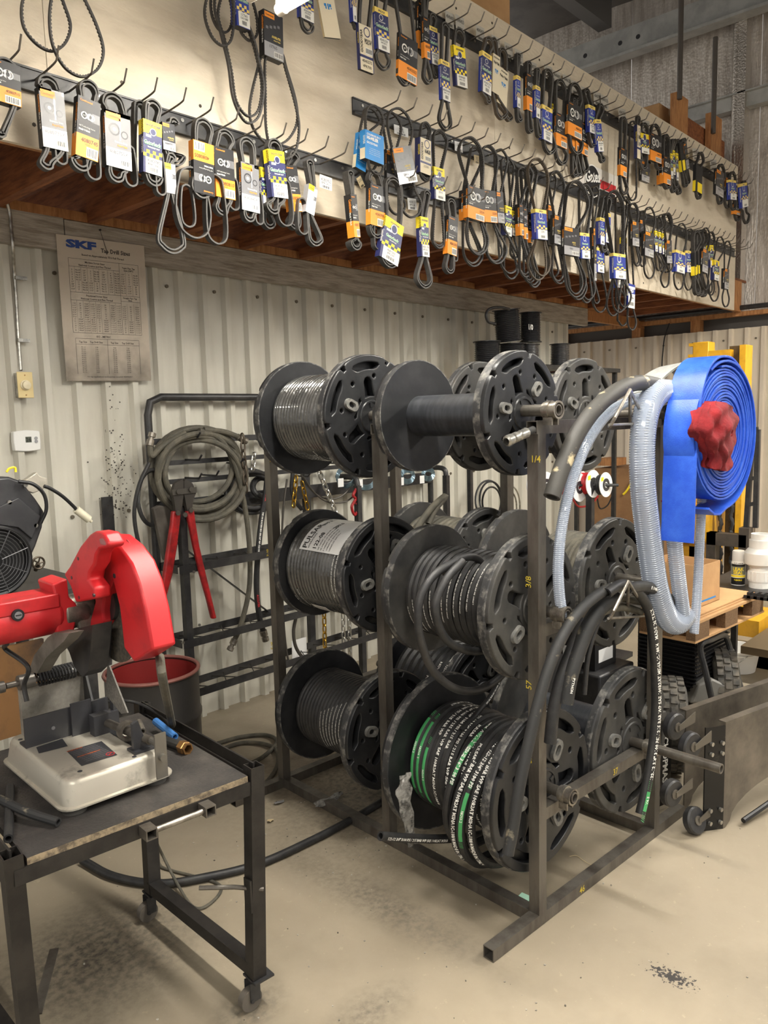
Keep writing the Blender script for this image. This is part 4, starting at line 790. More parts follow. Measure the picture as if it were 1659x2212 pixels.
# hoses over the middle hook
hang([(1400, 1275), (1360, 1266), (1315, 1272), (1270, 1302), (1228, 1352), (1192, 1425), (1165, 1510), (1142, 1605), (1122, 1700), (1108, 1790), (1097, 1846)], -.07, .0165, 'long black hose with scuffed top hanging across the front post to the bottom reel', HOSEW, text='122-16 1" 2400 PSI / 165 BAR WP SAE 100R2AT  MADE IN ITALY', th=.005, start=.05, face=EZ-E2*.3)
hang([(1330, 1292), (1300, 1310), (1272, 1350), (1250, 1405), (1232, 1460), (1221, 1520)], -.05, .0235, 'fat black hose with open cut end hanging from the middle hook', HOSEW, n=14, text='PYTHON', th=.008, start=.34)
hang([(1262, 1340), (1240, 1392), (1212, 1465), (1196, 1535), (1188, 1605)], -.03, .0185, 'dark hose offcut hanging behind the open cut hose', HOSE, n=12)
hang([(1330, 1300), (1310, 1318), (1288, 1355), (1270, 1420), (1262, 1500)], -.03, .008, 'thin black hose hanging straight from the middle hook', HOSE)
hang([(1383, 1758), (1394, 1710), (1408, 1630), (1417, 1550), (1417, 1470), (1412, 1390), (1402, 1322), (1378, 1280), (1345, 1262), (1310, 1282)], -.085, .0165, 'black hose with big white print hanging from the middle hook by the right post', HOSE, n=14, text='122-12 3/4" 3100 PSI / 215 BAR WP SAE 100R2AT MSHA IC-188/4   MADE IN ITALY', th=.0125, start=.115, bold=.035, face=V((-.42, -1.0, 0)), band=((.012, .078, .016, 'VA 2'),))
hang([(1355, 1270), (1400, 1268), (1440, 1290), (1470, 1315), (1492, 1338)], -.09, .0185, 'black hose end with white print sticking out right behind the clear hose', HOSE, text='E 100R4   PULSAR', th=.010, start=.12)
hang([(1385, 1300), (1340, 1292), (1300, 1302), (1276, 1330), (1300, 1322), (1345, 1312), (1384, 1322)], -.035, .0125, 'bundled black hose ends crossing under the middle hook', HOSEG)
g = G(MNT); p = rk(.045, .045, .002); g.obox(p, E1*.07+E2*.01, E2*.09-E1*.01, EZ*.001); g.m(BLK); g.obox(p+E1*.02+E2*.03+EZ*.0011, E1*.03, E2*.018, EZ*.0003); tag(g.build('paper_tag'), 'mint green paper tag lying on the floor under the front reel', 'tag')
g = G(TAN); g.tube(spline([atZ(u, v, .004) for u, v in ((1230, 1850), (1245, 1848), (1260, 1858), (1278, 1868), (1290, 1862), (1302, 1850))], 5), .0012, 4); tag(g.build('twine'), 'thin tangled string lying on the floor between the rack posts', 'string')

bt_ = thing('car_battery', PDX(1285, 1450, 3.55), 'black battery with a white label and red leads behind the right reels', 'battery'); o = ORI[bt_.name]; g = G(BLK); g.obox(o, E1*.18, E2*.24, EZ*.16); g.build('case', bt_); g = G(LBL); g.obox(o-E2*.001+E1*.03+EZ*.03, E1*.12, E2*.0005, EZ*.06); g.obox(o-E1*.001+E2*.05+EZ*.03, E2*.12, E1*.0005, EZ*.06); g.build('label', bt_); g = G(REDT); g.tube(spline([o+E1*.05+E2*.05+EZ*.16, o+E1*.02+E2*.02+EZ*.22, o-E1*.05+EZ*.20, o-E1*.08+EZ*.10], 6), .008, 8); g.build('lead', bt_)
g = G(BST); g.obox(V((o.x-.05, o.y-.05, 0)), E1*.3, E2*.35, EZ*.0+EZ*(o.z-.002)); tag(bev(g.build('crate'), .01), 'dark low crate under the black battery behind the reels', 'crate')
# ================================================================ BELT BOARD
# hook rails
def rail(x0, x1, z, lab, hooks, hz=.0, ext=.145):
    t = thing('hook_rail', ((x0+x1)/2, YP, z), lab, 'hook rail'); g = G(BST)
    g.box(x0, YP-.006, z-.038, x1, YP, z+.034); g.box(x0, YP-.018, z-.038, x1, YP-.006, z-.030); g.box(x0, YP-.010, z+.028, x1, YP-.006, z+.034); g.build('bar', t)
    g = G(ZNC); x = x0+.06
    while x < x1: g.cyl((x, YP-.006, z+.012), (x, YP-.009, z+.012), .007, 8); x += .16
    g.build('screw_heads', t, kind='stuff')
    g = G(mat('hook_wire', (110, 104, 96), .4, .7)); o0 = V((hooks[0], YP-.006, z)); g.tube(spline([o0, o0+V((.0, -ext*.6, .004)), o0+V((.0, -ext*.98, .010)), o0+V((0, -ext-.008, .020)), o0+V((0, -ext-.024, .047))], 3), .0031, 6)
    h0 = g.build('hook', t)
    for x in hooks[1:]: dupe(h0, t, V((x-hooks[0], 0, rnd.uniform(-.004, .004))))
SPC = .1085
rail(-.6, 2.655, 2.625, 'long black hook rail along the lower edge of the white board at the left', [1.175+SPC*i for i in range(-3, 12)])
rail(2.575, 7.32, 2.915, 'black hook rail along the middle of the white board at the right', [2.70+SPC*i for i in range(43)])
rail(2.30, 7.33, 3.445, 'black hook rail along the top of the white board', [2.46+SPC*i for i in range(45)])
rail(2.72, 3.35, 2.625, 'short black hook rail low on the board below the blue belt box', [2.475+SPC*i for i in range(9)][3:])
# printed sleeves --------------------------------------------------------
def sleeve_art(g, st, O_, X, D, N, w, h, d, code, code2, flip=False, detail=True):
    """O_ front top left, X right, D down, N out of the front"""
    if flip: O_ = O_+X*w+D*h; X = -X; D = -D
    U = -D
    def q(x0, y0, x1, y1, m_, l=1):
        g.m(m_); o = O_+N*.0003*l; g.quad(o+X*w*x0+D*h*y1, o+X*w*x1+D*h*y1, o+X*w*x1+D*h*y0, o+X*w*x0+D*h*y0)
    def tx(s, x, y, hh, m_, al='C', mw=.9, b=.02, l=4):
        g.m(m_); g.text(s, O_+N*.0003*l+X*w*x+D*h*y, X, U, h*hh, al, w*mw, b)
    def circ(x, y, r0, r1, m_, n=14, l=3):
        g.m(m_); c = O_+N*.0003*l+X*w*x+D*h*y; vs = []
        for k in range(n): t = 2*math.pi*k/n; e = X*math.cos(t)+U*math.sin(t); vs += [c+e*r0*w, c+e*r1*w]
        g.add(vs, [(2*k, 2*k+1, (2*k+3) % (2*n), (2*k+2) % (2*n)) for k in range(n)])
    def bars(x0, y0, x1, y1, l=4):
        q(x0, y0, x1, y1, WHT, l-1); g.m(BLK); x = x0+.02; k = 0
        while x < x1-.02:
            ww = (.010, .022, .014, .03)[k % 4]; q(x, y0+(y1-y0)*.12, min(x1-.01, x+ww), y1-(y1-y0)*.12, BLK, l); x += ww+(.018, .012, .024)[k % 3]; k += 1
    def pulleys(y, s=1):
        circ(.30, y, .10*s, .15*s, WHT); circ(.30, y, .0, .04*s, WHT, 8); circ(.55, y, .09*s, .14*s, SLV); circ(.62, y+.005, .11*s, .145*s, WHT); q(.64, y-.075, .98, y+.075, GRY, 2)
        for k in range(6): q(.66+.052*k, y-.07, .672+.052*k, y+.075, DRK, 3)
        for a in range(3): t = a*1.05; e = .1*s; q(.30-.012, y-.05, .30+.012, y+.05, WHT, 3)
    def globe(y):
        circ(.5, y, .0, .26, CRM, 18, 2)
        for (a, b, c_, d_) in ((.30, -.05, .44, .0), (.36, 0, .44, .05), (.50, -.05, .58, .0), (.52, 0, .60, .06), (.60, -.045, .74, .01), (.68, .02, .74, .05)): q(a, y+b, c_, y+d_, SKY, 3)
    def checks(y0, y1, a, b, nx=6, ny=3, x0=0, x1=1):
        q(x0, y0, x1, y1, b, 2)
        for j in range(ny):
            for i in range(nx):
                if (i+j) % 2: q(x0+(x1-x0)*i/nx, y0+(y1-y0)*j/ny, x0+(x1-x0)*(i+1)/nx, y0+(y1-y0)*(j+1)/ny, a, 3)
    sd = {'CO': (BLK, ORG, .62), 'CX': (BLK, BLK, .9), 'EL': (BLK, BLK, .9), 'GY': (YEL, NVY, .28), 'GP': (YLC, BLU, .13), 'HM': (SKY, CRM, .62), 'PV': (NVY, NVY, .9), 'BT': (TAN, TAN, .9), 'WB': (WHT, BLU, .5), 'SV': (SLV, SLV, .9), 'YB': (BLK, YEL, .6)}[st]
    # side faces of the box
    def side(o, s0, s1, f):
        for a, b, m_ in ((0, f, s0), (f, 1, s1)): g.m(m_); g.quad(o+D*h*a, o+D*h*b, o-N*d+D*h*b, o-N*d+D*h*a)
    if st not in ('HM',): side(O_-X*.0002, *sd)
    else: side(O_-X*.0002, SKY, CRM, .62)
    side(O_+X*(w+.0002), *sd)
    if d > .012:
        def sidetext(s, x0, m_, hh=.4):
            g.m(m_); g.text(s, O_-X*.0006-N*(d*.5-d*hh*.36)+D*h*x0, D, N, d*hh, 'L', h*.3, .02)
            g.m(m_); g.text(s, O_+X*(w+.0006)-N*(d*.5+d*hh*.36)+D*h*x0, D, -N, d*hh, 'L', h*.3, .02)
        if st in ('CO', 'CX', 'EL'): sidetext('Continental', .12, ORG); sidetext('Multi V-Belt', .42, WHT, .25)
        if st == 'GY':
            sidetext('GOODYEAR', .02, BLK, .45); sidetext('Gatorback', .34, WHT, .5)
        if st == 'GP': sidetext('GOODYEAR', .18, WHT, .4); sidetext('Gatorback', .48, WHT, .4)
        if st in ('PV', 'HM'): sidetext('GOODYEAR', .2, WHT if st == 'HM' else YEL, .4)
    if st == 'CO':
        q(0, 0, 1, .62, BLK); q(0, .62, 1, 1, ORG); tx('Continental', .08, .075, .034, ORG, 'L', .55)
        pulleys(.30); tx('OE Technology Series', .08, .50, .026, WHT, 'L', .72, .0); tx('Multi V-Belt', .08, .56, .030, WHT, 'L', .5, .04)
        tx(code, .95, .745, .072, BLK, 'R', .74, .0); tx(code2 or '', .5, .785, .018, ORD); bars(.46, .81, .97, .985)
    elif st == 'CX':
        q(0, 0, 1, .66, GRY); q(0, 0, 1, .07, SLV); circ(.36, .32, .16, .22, DRK); circ(.36, .32, .0, .07, WHT); circ(.75, .38, .10, .14, DRK); q(.55, .1, .60, .5, SLV, 3); q(.05, .03, .62, .15, ORG, 3); tx('Continental', .33, .115, .045, ORD, mw=.5)
        tx('Extreme Duty', .6, .55, .032, WHT, mw=.7, b=.04); tx('Poly-V Belt', .65, .61, .032, ORG, mw=.6, b=.04); q(0, .66, 1, 1, WHT, 2); tx(code, .5, .76, .065, GRY if code.endswith('735X') else DRK, mw=.85, b=0); bars(.55, .84, .92, .95)
    elif st == 'EL':
        q(0, 0, 1, .68, DRK); q(.04, .03, .55, .15, ORG, 3); tx('Continental', .29, .105, .035, BLK, mw=.45)
        for i in range(4): q(.1+.2*i, .34-.035*i, .22+.2*i, .40-.035*i, GRY, 2)
        tx('/////ELITE', .62, .555, .05, YLC, mw=.7); tx('Auto-V Belt', .66, .615, .03, YLC, mw=.5); q(0, .68, 1, 1, SLV, 2); tx(code, .45, .79, .07, BLK, mw=.75, b=0); bars(.5, .84, .94, .97)
    elif st == 'GY':
        q(0, 0, 1, .22, YEL); q(0, .22, 1, 1, NVY); q(.0, .2, .3, .25, YEL, 2); q(.7, .2, 1, .25, YEL, 2); tx('GOODYEAR', .52, .105, .042, NVY, mw=.8, b=.03)
        circ(.52, .21, .0, .19, NVY, 18, 2); circ(.52, .205, .14, .17, WHT, 18, 3); q(.14, .27, .42, .32, WHT, 3); tx('Gatorback', .5, .46, .075, WHT, mw=.92, b=.05); tx('Gatorback', .5, .464, .075, GRN, mw=.92, b=.015, l=5); tx('THE QUIET BELT', .55, .515, .026, WHT, mw=.7, b=.03)
        checks(.56, .76, YEL, NVY, 6, 3); q(.12, .70, 1, 1, WHT, 4); tx(code, .54, .785, .06, BLK, mw=.8, b=0, l=6); tx(code2 or '', .54, .85, .05, BLK, mw=.7, b=0, l=6); bars(.3, .87, .8, .97, 6)
    elif st == 'GP':
        q(0, 0, 1, .12, YLC); q(0, .12, 1, 1, NVY if code.startswith('404') or code.startswith('403') else BLU); tx('POLY-V', .5, .09, .05, NVY, mw=.6, b=.03); circ(.45, .21, .12, .15, WHT, 12, 3); tx('GOODYEAR', .5, .33, .032, WHT, mw=.7, b=.02)
        tx('Gatorback', .5, .46, .085, WHT, mw=.94, b=.05); tx('Gatorback', .5, .464, .085, GRN, mw=.94, b=.01, l=5); checks(.52, .72, YLC, BLU, 5, 3, .05, 1)
        q(.14, .68, 1, .99, WHT, 4); tx(code, .56, .77, .062, BLK, mw=.78, b=0, l=6); tx(code2 or '', .56, .83, .045, BLK, mw=.6, b=0, l=6); bars(.38, .85, .78, .96, 6)
    elif st == 'HM':
        q(0, 0, 1, 1, SKY); tx('COURROIE EN V', .08, .16, .07, WHT, 'L', .84, .03); tx('HI-MILER', .08, .30, .11, WHT, 'L', .88, .05); tx('GOODYEAR', .08, .45, .075, WHT, 'L', .86, .03)
        for i, s in enumerate(('economical utility for passenger', 'cars and light trucks cross section', 'length and use engine fan alternator', 'performance reliability and service')): tx(s, .5, .60+.065*i, .03, WHT, mw=.75, b=0)
    elif st == 'PV':
        q(0, 0, 1, 1, CRM); q(0, .0, .05, 1, NVY, 2); q(.0, .66, 1, .72, NVY, 2); g.m(BLK); g.text('GOODYEAR', O_+N*.0015+X*w*.26+D*h*.62, U, -X, w*.16, 'L', h*.5, .03); circ(.6, .14, .18, .23, NVY, 16, 3); tx('POLY-V' if code.startswith('4') else 'HI-MILER', .66, .40, .11, YLC if 0 else BLK, mw=.5, b=.04); bars(.45, .48, .95, .62); tx(code, .52, .82, .068, BLK, mw=.84, b=0); tx(code2 or '', .52, .93, .065, BLK, mw=.7, b=0); q(.95, 0, 1, 1, NVY, 2)
    elif st == 'BT':
        q(0, 0, 1, 1, CRM); tx('GOODYEAR', .5, .10, .04, BLK, mw=.8); tx('Poly-V Belt', .5, .24, .07, BLK, mw=.8, b=.03); globe(.42)
    elif st == 'WB':
        q(0, 0, 1, .4, BLU); q(0, .1, 1, .2, WHT, 2); q(0, .4, 1, 1, WHT); tx('HD', .5, .34, .16, WHT, mw=.7, b=.06); tx(code, .5, .62, .09, BLK, mw=.85); bars(.2, .72, .8, .92)
    elif st == 'SV':
        q(0, 0, 1, 1, SLV); q(0, 0, .62, .2, YEL, 2); tx('Continental', .31, .14, .05, BLK, mw=.5); pulleys(.42, .9)
    elif st == 'YB':
        q(0, 0, 1, 1, BLK); q(.3, .62, 1, .98, YEL, 2)
def beltmesh(g, pts, width, th, cog=0, m0=RUB, m1=RUBE, wy=V((0, 1, 0))):
    """closed belt: pts on the outer line, width along wy, th inwards, cog = tooth pitch"""
    pts = [V(p) for p in pts]; L = len(pts); cum = [0]
    for i in range(L): cum.append(cum[-1]+(pts[(i+1) % L]-pts[i]).length)
    if cog:
        N = max(12, int(cum[-1]/(cog/2)))//2*2; out = []; j = 0
        for i in range(N):
            s = cum[-1]*i/N
            while cum[j+1] < s: j += 1
            out.append(pts[j]+(pts[(j+1) % L]-pts[j])*((s-cum[j])/max(1e-6, cum[j+1]-cum[j])))
        pts = out; L = N
    c = sum(pts, V())/L; A = sum(((pts[i]-c).cross(pts[(i+1) % L]-c)).dot(wy) for i in range(L)); sg = 1 if A > 0 else -1
    vs = []
    for i in range(L):
        t = (pts[(i+1) % L]-pts[i-1]).normalized(); n = wy.cross(t)*sg; k = th if not cog else th*(1 if i % 2 else .62); wi = width*(.5 if not cog else .34)
        vs += [pts[i]-wy*width/2, pts[i]+wy*width/2, pts[i]+n*k+wy*wi, pts[i]+n*k-wy*wi]
    def ring_(a, b): return [(4*i+a, 4*((i+1) % L)+a, 4*((i+1) % L)+b, 4*i+b) for i in range(L)]
    n0 = len(g.v); g.m(m0); g.add(vs, ring_(0, 1)+ring_(2, 3)); g.m(m1 or m0)
    off = [tuple(j+n0 for j in f) for f in ring_(1, 2)+ring_(3, 0)]; g.f += off; g.i += [g.k]*len(off)
def loop(T, B, wt, wb, wm, Y, n=5, mids=None):
    """hanging loop outline between top T=(x,z) and bottom B on plane Y"""
    tx, tz = T; bx, bz = B; H_ = tz-bz; wt = min(wt, H_*.45); wb = min(wb, H_*.45); mx = (tx+bx)/2; mz = (tz+bz)/2; m2 = wm if wm else (wt+wb)/2
    p = [(tx, tz), (tx+wt*.72, tz-wt*.30), (tx+wt, tz-wt), (mx+m2, mz), (bx+wb, bz+wb), (bx+wb*.72, bz+wb*.30), (bx, bz), (bx-wb*.72, bz+wb*.30), (bx-wb, bz+wb), (mx-m2, mz), (tx-wt, tz-wt), (tx-wt*.72, tz-wt*.30)]
    if mids:
        mids = [m for m in mids if bz+wb*1.05 < m[1] < tz-wt*1.05]
        if mids: p = p[:3]+[(x+m2, z) for x, z in mids]+p[4:9]+[(x-m2, z) for x, z in reversed(mids)]+p[10:]
    return spline([V((x, Y, z)) for x, z in p], n, closed=True)
NBELT = [0]
def belt(lab, kind, top, bots, sl=None, off=.07, d=.028, group=None, flip=False, mt=None, wtop=None, tops=None, name=None):
    """kind R ribbed / V notched; top=(u,v) px of loop top; bots=list of (u0,u1,v) px loop bottoms; sl=(style,TL,BL,BR,code,code2)"""
    Yf = YP-off; Yc = Yf+d/2; m0 = mt or RUB
    at = lambda u, v: atY(u, v, Yc)
    tp = at(*top); root = thing(name or 'drive_belt', tp, lab, 'belt', group)
    wsl = None
    if sl:
        st, TL, BL, BR, code, code2 = (list(sl)+[None, None])[:6]
        a, b, c = atY(*TL, Yf), atY(*BL, Yf), atY(*BR, Yf); D = (b-a).normalized(); h = (b-a).length; X = (c-b); X = (X-D*X.dot(D)).normalized(); w = (c-b).dot(X); N = V((0, -1, 0))
        w = max(w, .012)
    g = G(m0); md = None
    if sl: md = [((a+X*w/2).x, a.z-.004), ((a+X*w/2+D*h*.5).x, (a+D*h*.5).z), ((a+X*w/2+D*h).x, (a+D*h).z+.004)]
    for i, (u0, u1, v) in enumerate(bots):
        bl, br = at(u0, v), at(u1, v); bc = (bl+br)/2; wb = abs(br.x-bl.x)/2
        bz = at((u0+u1)/2, v).z
        tt = at(*tops[i]) if tops and i < len(tops) else tp
        wt = (at(top[0]+wtop, top[1]).x-tp.x) if wtop else (max(.018, w/2-.004-.006*i) if sl else wb)
        wm = max(.004, w/2-.009-.004*i) if sl else None
        dy = (i % 3)*.0012 if kind == 'R' else (i % 3-1)*(max(0, min(.012, d/2-.0085)) if sl else .012)
        if sl and i > 0 and kind == 'R' and not tops: tt = V((bc.x, 0, (a.z+b.z)/2)); wt = wb*.8; wm = wb
        ln = loop((tt.x, tt.z-.004*i), (bc.x, bz), wt, wb, wm, Yc+dy, 5, md if not (i > 0 and kind == 'R' and not tops) else None)
        beltmesh(g, ln, d*.86 if kind == 'R' else .0125, .0055 if kind == 'R' else .009, 0 if kind == 'R' else .011, m0, RUBE if kind == 'R' else None)
        if kind == 'R' and i == 0:
            ln = loop((tt.x, tt.z-.012), (bc.x, bz+.012), max(.01, wt-.008), max(.008, wb-.009), max(.003, (wm or wb)-.007), Yc, 5, md); beltmesh(g, ln, d*.86, .0052, 0, m0, RUBE)
    if g.v: g.build('belt', root, sharp=.7)
    if sl:
        s = G(BLK); s.obox(a+V((0, .0002, 0))+D*h, X*w, V((0, d, 0)), -D*h); sleeve_art(s, st, a, X, D, N, w, h, d, code or '', code2, flip); s.build('sleeve', root, sharp=.3)
    NBELT[0] += 1; return root
def card(lab, TL, BL, BR, code, code2='', off=.14, style=0, name='price_card', cat='card'):
    Yf = YP-off; a, b, c = atY(*TL, Yf), atY(*BL, Yf), atY(*BR, Yf); D = (b-a).normalized(); h = (b-a).length; X = (c-b); X = (X-D*X.dot(D)).normalized(); w = (c-b).dot(X); N = V((0, -1, 0))
    g = G([LBL, TAN, mat('clear_card', (196, 192, 182), .25)][style]); g.obox(b, X*w, V((0, .0015, 0)), -D*h); o = a+N*.0006
    if code:
        g.m(BLK); g.text(code, o+X*w*.5+D*h*.45, X, -D, h*.26, 'C', w*.85, 0)
        if code2: g.text(code2, o+X*w*.5+D*h*.68, X, -D, h*.2, 'C', w*.8, 0)
        for k in range(9): g.obox(o+X*w*(.2+.065*k)+D*h*.94, X*w*(.02+.014*(k % 3)), V((0, .0004, 0)), -D*h*.18)
    tag(g.build(name), lab, cat)
A = lambda s: s
# ---- low row at the left
belt('ribbed belt in orange sleeve printed 4080715 cut by the left picture edge', 'R', (8, 126), [(-16, 14, 300)], ('CO', (-24, 120), (-20, 212), (47, 234), '4080715', '8PK1815'), off=.15)
belt('ribbed belt in glaring silver sleeve printed 4080735X', 'R', (101, 163), [(84, 116, 369), (118, 145, 358)], ('CX', (83, 186), (94, 316), (148, 329), '4080735X'), off=.11)
belt('ribbed belt in orange and black sleeve printed 4080745 between two silver sleeves', 'R', (188, 173), [(152, 196, 372), (186, 217, 391)], ('CO', (169, 204), (163, 333), (211.6, 353), '4080745', '8PK1890'), off=.12)
belt('ribbed belt in silver sleeve printed 4080755X', 'R', (241, 200), [(232, 268, 396), (268, 296, 405)], ('CX', (225, 234), (230, 356), (285, 368), '4080755X'), off=.11)
belt('ribbed belt in yellow topped sleeve printed 4080780 left of the twisted silver sleeve', 'R', (327, 215), [(312, 350, 404), (335, 357, 424)], ('GY', (309, 255), (309.6, 370), (350, 389.6), '4080780', '8PK1980'), off=.13)
belt('plain ribbed belt hanging behind the sleeve printed 4080780', 'R', (300, 217), [(286, 318, 398)], None, off=.085, d=.024, wtop=14)
belt('notched belt in white label sleeve printed 4080797', 'R', (352, 233), [(355, 398, 360)], ('EL', (350, 262), (353, 322), (380, 330), '4080797'), off=.09, tops=[(372, 254)])
belt('long ribbed belt tied in a twisted silver sleeve with yellow tab', 'R', (368, 330), [(341, 401, 549), (391, 423, 492)], ('SV', (353.5, 350), (357, 415), (381, 402), ''), off=.12, d=.016)
belt('ribbed belt in upside down orange sleeve printed 4080805', 'R', (436, 256), [(412, 456, 430), (381, 455, 516), (446, 491, 529)], ('CO', (417, 300), (419.6, 413.7), (464, 425), '4080805', '8PK2045'), off=.13, flip=True)
belt('ribbed belt in orange and black sleeve printed 4080810 right of the upside down sleeve', 'R', (483, 280), [(463, 492, 467), (492, 516, 456)], ('CO', (462, 314), (467.5, 423.6), (509, 430), '4080810', '8PK2060'), off=.11)
belt('ribbed belt in white and black sleeve printed 4080845X', 'R', (530, 297), [(523, 549, 481), (549, 567, 487)], ('CX', (520, 348), (523, 452), (561.5, 462), '4080845X'), off=.12)
belt('ribbed belt in yellow sleeve half hidden behind the sleeve printed 4080825', 'R', (575, 322), [(566, 592, 496)], ('GY', (562, 360), (567, 447), (588, 456), ''), off=.085)
belt('ribbed belt in yellow topped sleeve printed 4080825 below the biggest hanging loop', 'R', (590, 300), [(573, 603, 464), (598, 632, 490)], ('GY', (578, 321), (588, 424.6), (623, 434), '4080825', '8PK2095'), off=.13)
belt('ribbed belt in orange and black sleeve printed 4080830 left of the crumpled silver sleeve', 'R', (632, 327), [(621, 648, 497)], ('CO', (616, 355.6), (629, 456), (654, 461), '4080830', '8PK2110'), off=.10)
belt('long ribbed belt in crumpled silver sleeve beside the white card 4080952', 'R', (666, 345), [(663, 694, 533), (641, 664, 508)], ('SV', (668, 396), (660, 456), (681, 450), ''), off=.12)
card('white hook card printed 4080952 with a checkered top', (691, 376), (691, 404), (717, 418), '4080952', '8PK2420')
belt('ribbed belt turned sideways in orange based sleeve printed 4080875', 'R', (752, 369), [(753, 776, 542)], ('CO', (757, 419), (766, 512), (779, 515), '4080875'), off=.13, d=.04)
belt('ribbed belt in orange and black sleeve printed 4080980 left of the pale yellow sleeve', 'R', (807, 369), [(795, 826, 516), (806, 822, 540)], ('CO', (800.5, 395), (800.5, 484), (832, 494), '4080980', '8PK2490'), off=.12)
belt('ribbed belt in pale yellow sleeve printed 4081000', 'R', (847, 382), [(820, 861, 580), (826, 856, 570)], ('GY', (834, 464), (819.5, 552), (861.5, 560), '4081000', '8PK2540'), off=.13)
belt('ribbed belt in yellow and blue sleeve printed 4081190', 'R', (919, 411), [(898, 931, 624)], ('GY', (908, 467), (911, 553), (928, 563), '4081190', '8PK3022'), off=.13)
belt('ribbed belt in orange based sleeve printed 4081300', 'R', (972, 429), [(959, 979, 592), (976, 986, 566)], ('CO', (969.5, 464), (966.5, 547), (986.5, 552), '4081300'), off=.13)
card('beige hook card printed 22305 below the blue belt box', (770, 386), (780, 408), (793, 411), '22305', '', .03, 1)
card('white hook card printed 4081100 behind the looped belts', (880, 427), (882, 452), (901, 457), '40811', '8PK28', .03, 0)
# ---- middle row
belt('notched belt in blue box lettered in white, front one of two', 'V', (806, 228), [(792, 827, 379)], ('HM', (788.6, 278.5), (788.6, 341), (829, 354), ''), off=.13, d=.03, wtop=20)
belt('notched belt in blue box, rear one of two behind the front blue box', 'V', (800, 232), [(776, 812, 372)], ('HM', (775, 285), (768, 360), (790, 368), ''), off=.07, d=.02, wtop=18)
belt('long notched belt in tilted grey sleeve printed 22450', 'V', (863, 233), [(862, 911, 471)], ('EL', (847, 319), (863, 399), (901, 388), '22450'), off=.13, d=.016, wtop=27)
belt('notched belt in black sleeve behind the tilted sleeve printed 22450', 'V', (846, 242), [(836, 876, 465)], ('EL', (835, 321), (836, 398), (862, 404), '2238'), off=.08, d=.016, wtop=20)
card('white hook card printed 1230 behind the looped notched belt', (851, 268), (852, 288), (882, 291), '0390', '15 1230', .03)
belt('notched belt in blue edged cream box printed 22500', 'V', (917, 264), [(904, 930, 393), (908, 932, 388)], ('PV', (907, 295), (907, 371), (932, 381), '22500', ''), off=.12, d=.03)
belt('pair of notched belts in yellow topped sleeve printed 22515', 'V', (949, 280), [(933, 958, 538), (932, 960, 532)], ('GY', (937, 359), (939, 429), (962, 439), '22515', ''), off=.12, d=.026, wtop=15)
card('white hook card printed 2251 left of the big notched loops', (982, 304), (983, 325), (1000, 332), '2251', '', .03)
card('beige hook card printed 1385 behind the big notched loops', (1024, 334), (1025, 352), (1036, 355), '50', '21385', .03, 1)
belt('long notched belt in orange and black sleeve printed 22534', 'V', (1016, 296), [(1005, 1053, 552), (1010, 1048, 548)], ('CO', (1010.6, 398), (1010.6, 469), (1047, 471), '22534'), off=.13, wtop=26)
belt('long notched belt in orange sleeve hidden behind the sleeve printed 22534', 'V', (1027, 316), [(998, 1040, 577), (1000, 1036, 570)], ('CO', (1001, 410), (1001, 475), (1020, 478), ''), off=.085, wtop=14)
belt('long notched belt in orange and black sleeve printed 22550 right of its orange twin', 'V', (1055, 314), [(1045, 1092, 571), (1050, 1085, 566)], ('CO', (1043.5, 409), (1048, 479), (1075, 481), '22550'), off=.11, wtop=18)
belt('long notched belt in grey sleeve printed 22560 left of the yellow topped sleeves', 'V', (1080, 322), [(1076, 1119, 592)], ('EL', (1072, 413), (1076, 481), (1091, 490), '22560'), off=.10, wtop=14)
belt('long notched belt in yellow topped sleeve printed 22574', 'V', (1094, 339), [(1086, 1116, 604)], ('GY', (1091.6, 443), (1091, 507), (1105, 510), '22574'), off=.09, wtop=14)
belt('long notched belt in yellow topped sleeve right of the sleeve printed 22574', 'V', (1106, 350), [(1100, 1118, 560)], ('GY', (1105, 454), (1105.5, 508), (1115, 509), '22580'), off=.08, wtop=10)
belt('dusty brown long belts in blue sleeve printed 22590', 'V', (1161, 342), [(1147, 1187, 597), (1140, 1180, 606)], ('GP', (1156, 450.5), (1159, 516), (1183, 522), '22590'), off=.14, wtop=22, mt=RUBB)
for i, (u, t, b) in enumerate(((1122, 361, 600), (1131, 357, 612), (1141, 354, 622))):
    belt(('leftmost', 'middle', 'rightmost')[i]+' of three black belts edge on with orange ends, left of the brown bundle', 'V', (u+5, t), [(u-2, u+22, b), (u, u+20, b-6)], ('CO', (u, 440+i*8), (u+2, 508+i*8), (u+10, 511+i*8), ''), off=.12-.014*i, d=.03, wtop=12)
belt('long notched belt in grey sleeve printed 22604 right of the dusty brown belts', 'V', (1201, 369), [(1189, 1221, 614), (1192, 1216, 608)], ('EL', (1198, 463), (1197.6, 525), (1213, 531), '22604'), off=.12, wtop=17)
belt('long notched belt in white and orange sleeve behind the sleeve printed 22604', 'V', (1190, 372), [(1182, 1204, 600)], ('EL', (1184, 440), (1184, 528), (1197, 532), '2260'), off=.07, wtop=10)
belt('wide stack of long belts in black sleeve printed 22624', 'V', (1246, 390), [(1217, 1263, 643), (1225, 1258, 636), (1230, 1268, 648)], ('EL', (1218, 487.5), (1219, 548.5), (1252, 551), '22624'), off=.14, wtop=24)
belt('long belts in blue sleeve printed 22630 right of the wide black sleeve', 'V', (1264, 398), [(1252, 1283, 649), (1254, 1278, 655)], ('GP', (1253, 502), (1255, 558), (1275, 562), '22630'), off=.12, wtop=14)
belt('long belt hanging edge on with pale label strip, right of the sleeve printed 22630', 'V', (1285, 402), [(1280, 1292, 657)], ('EL', (1282, 490), (1284, 606), (1289, 608), ''), off=.11, wtop=7)
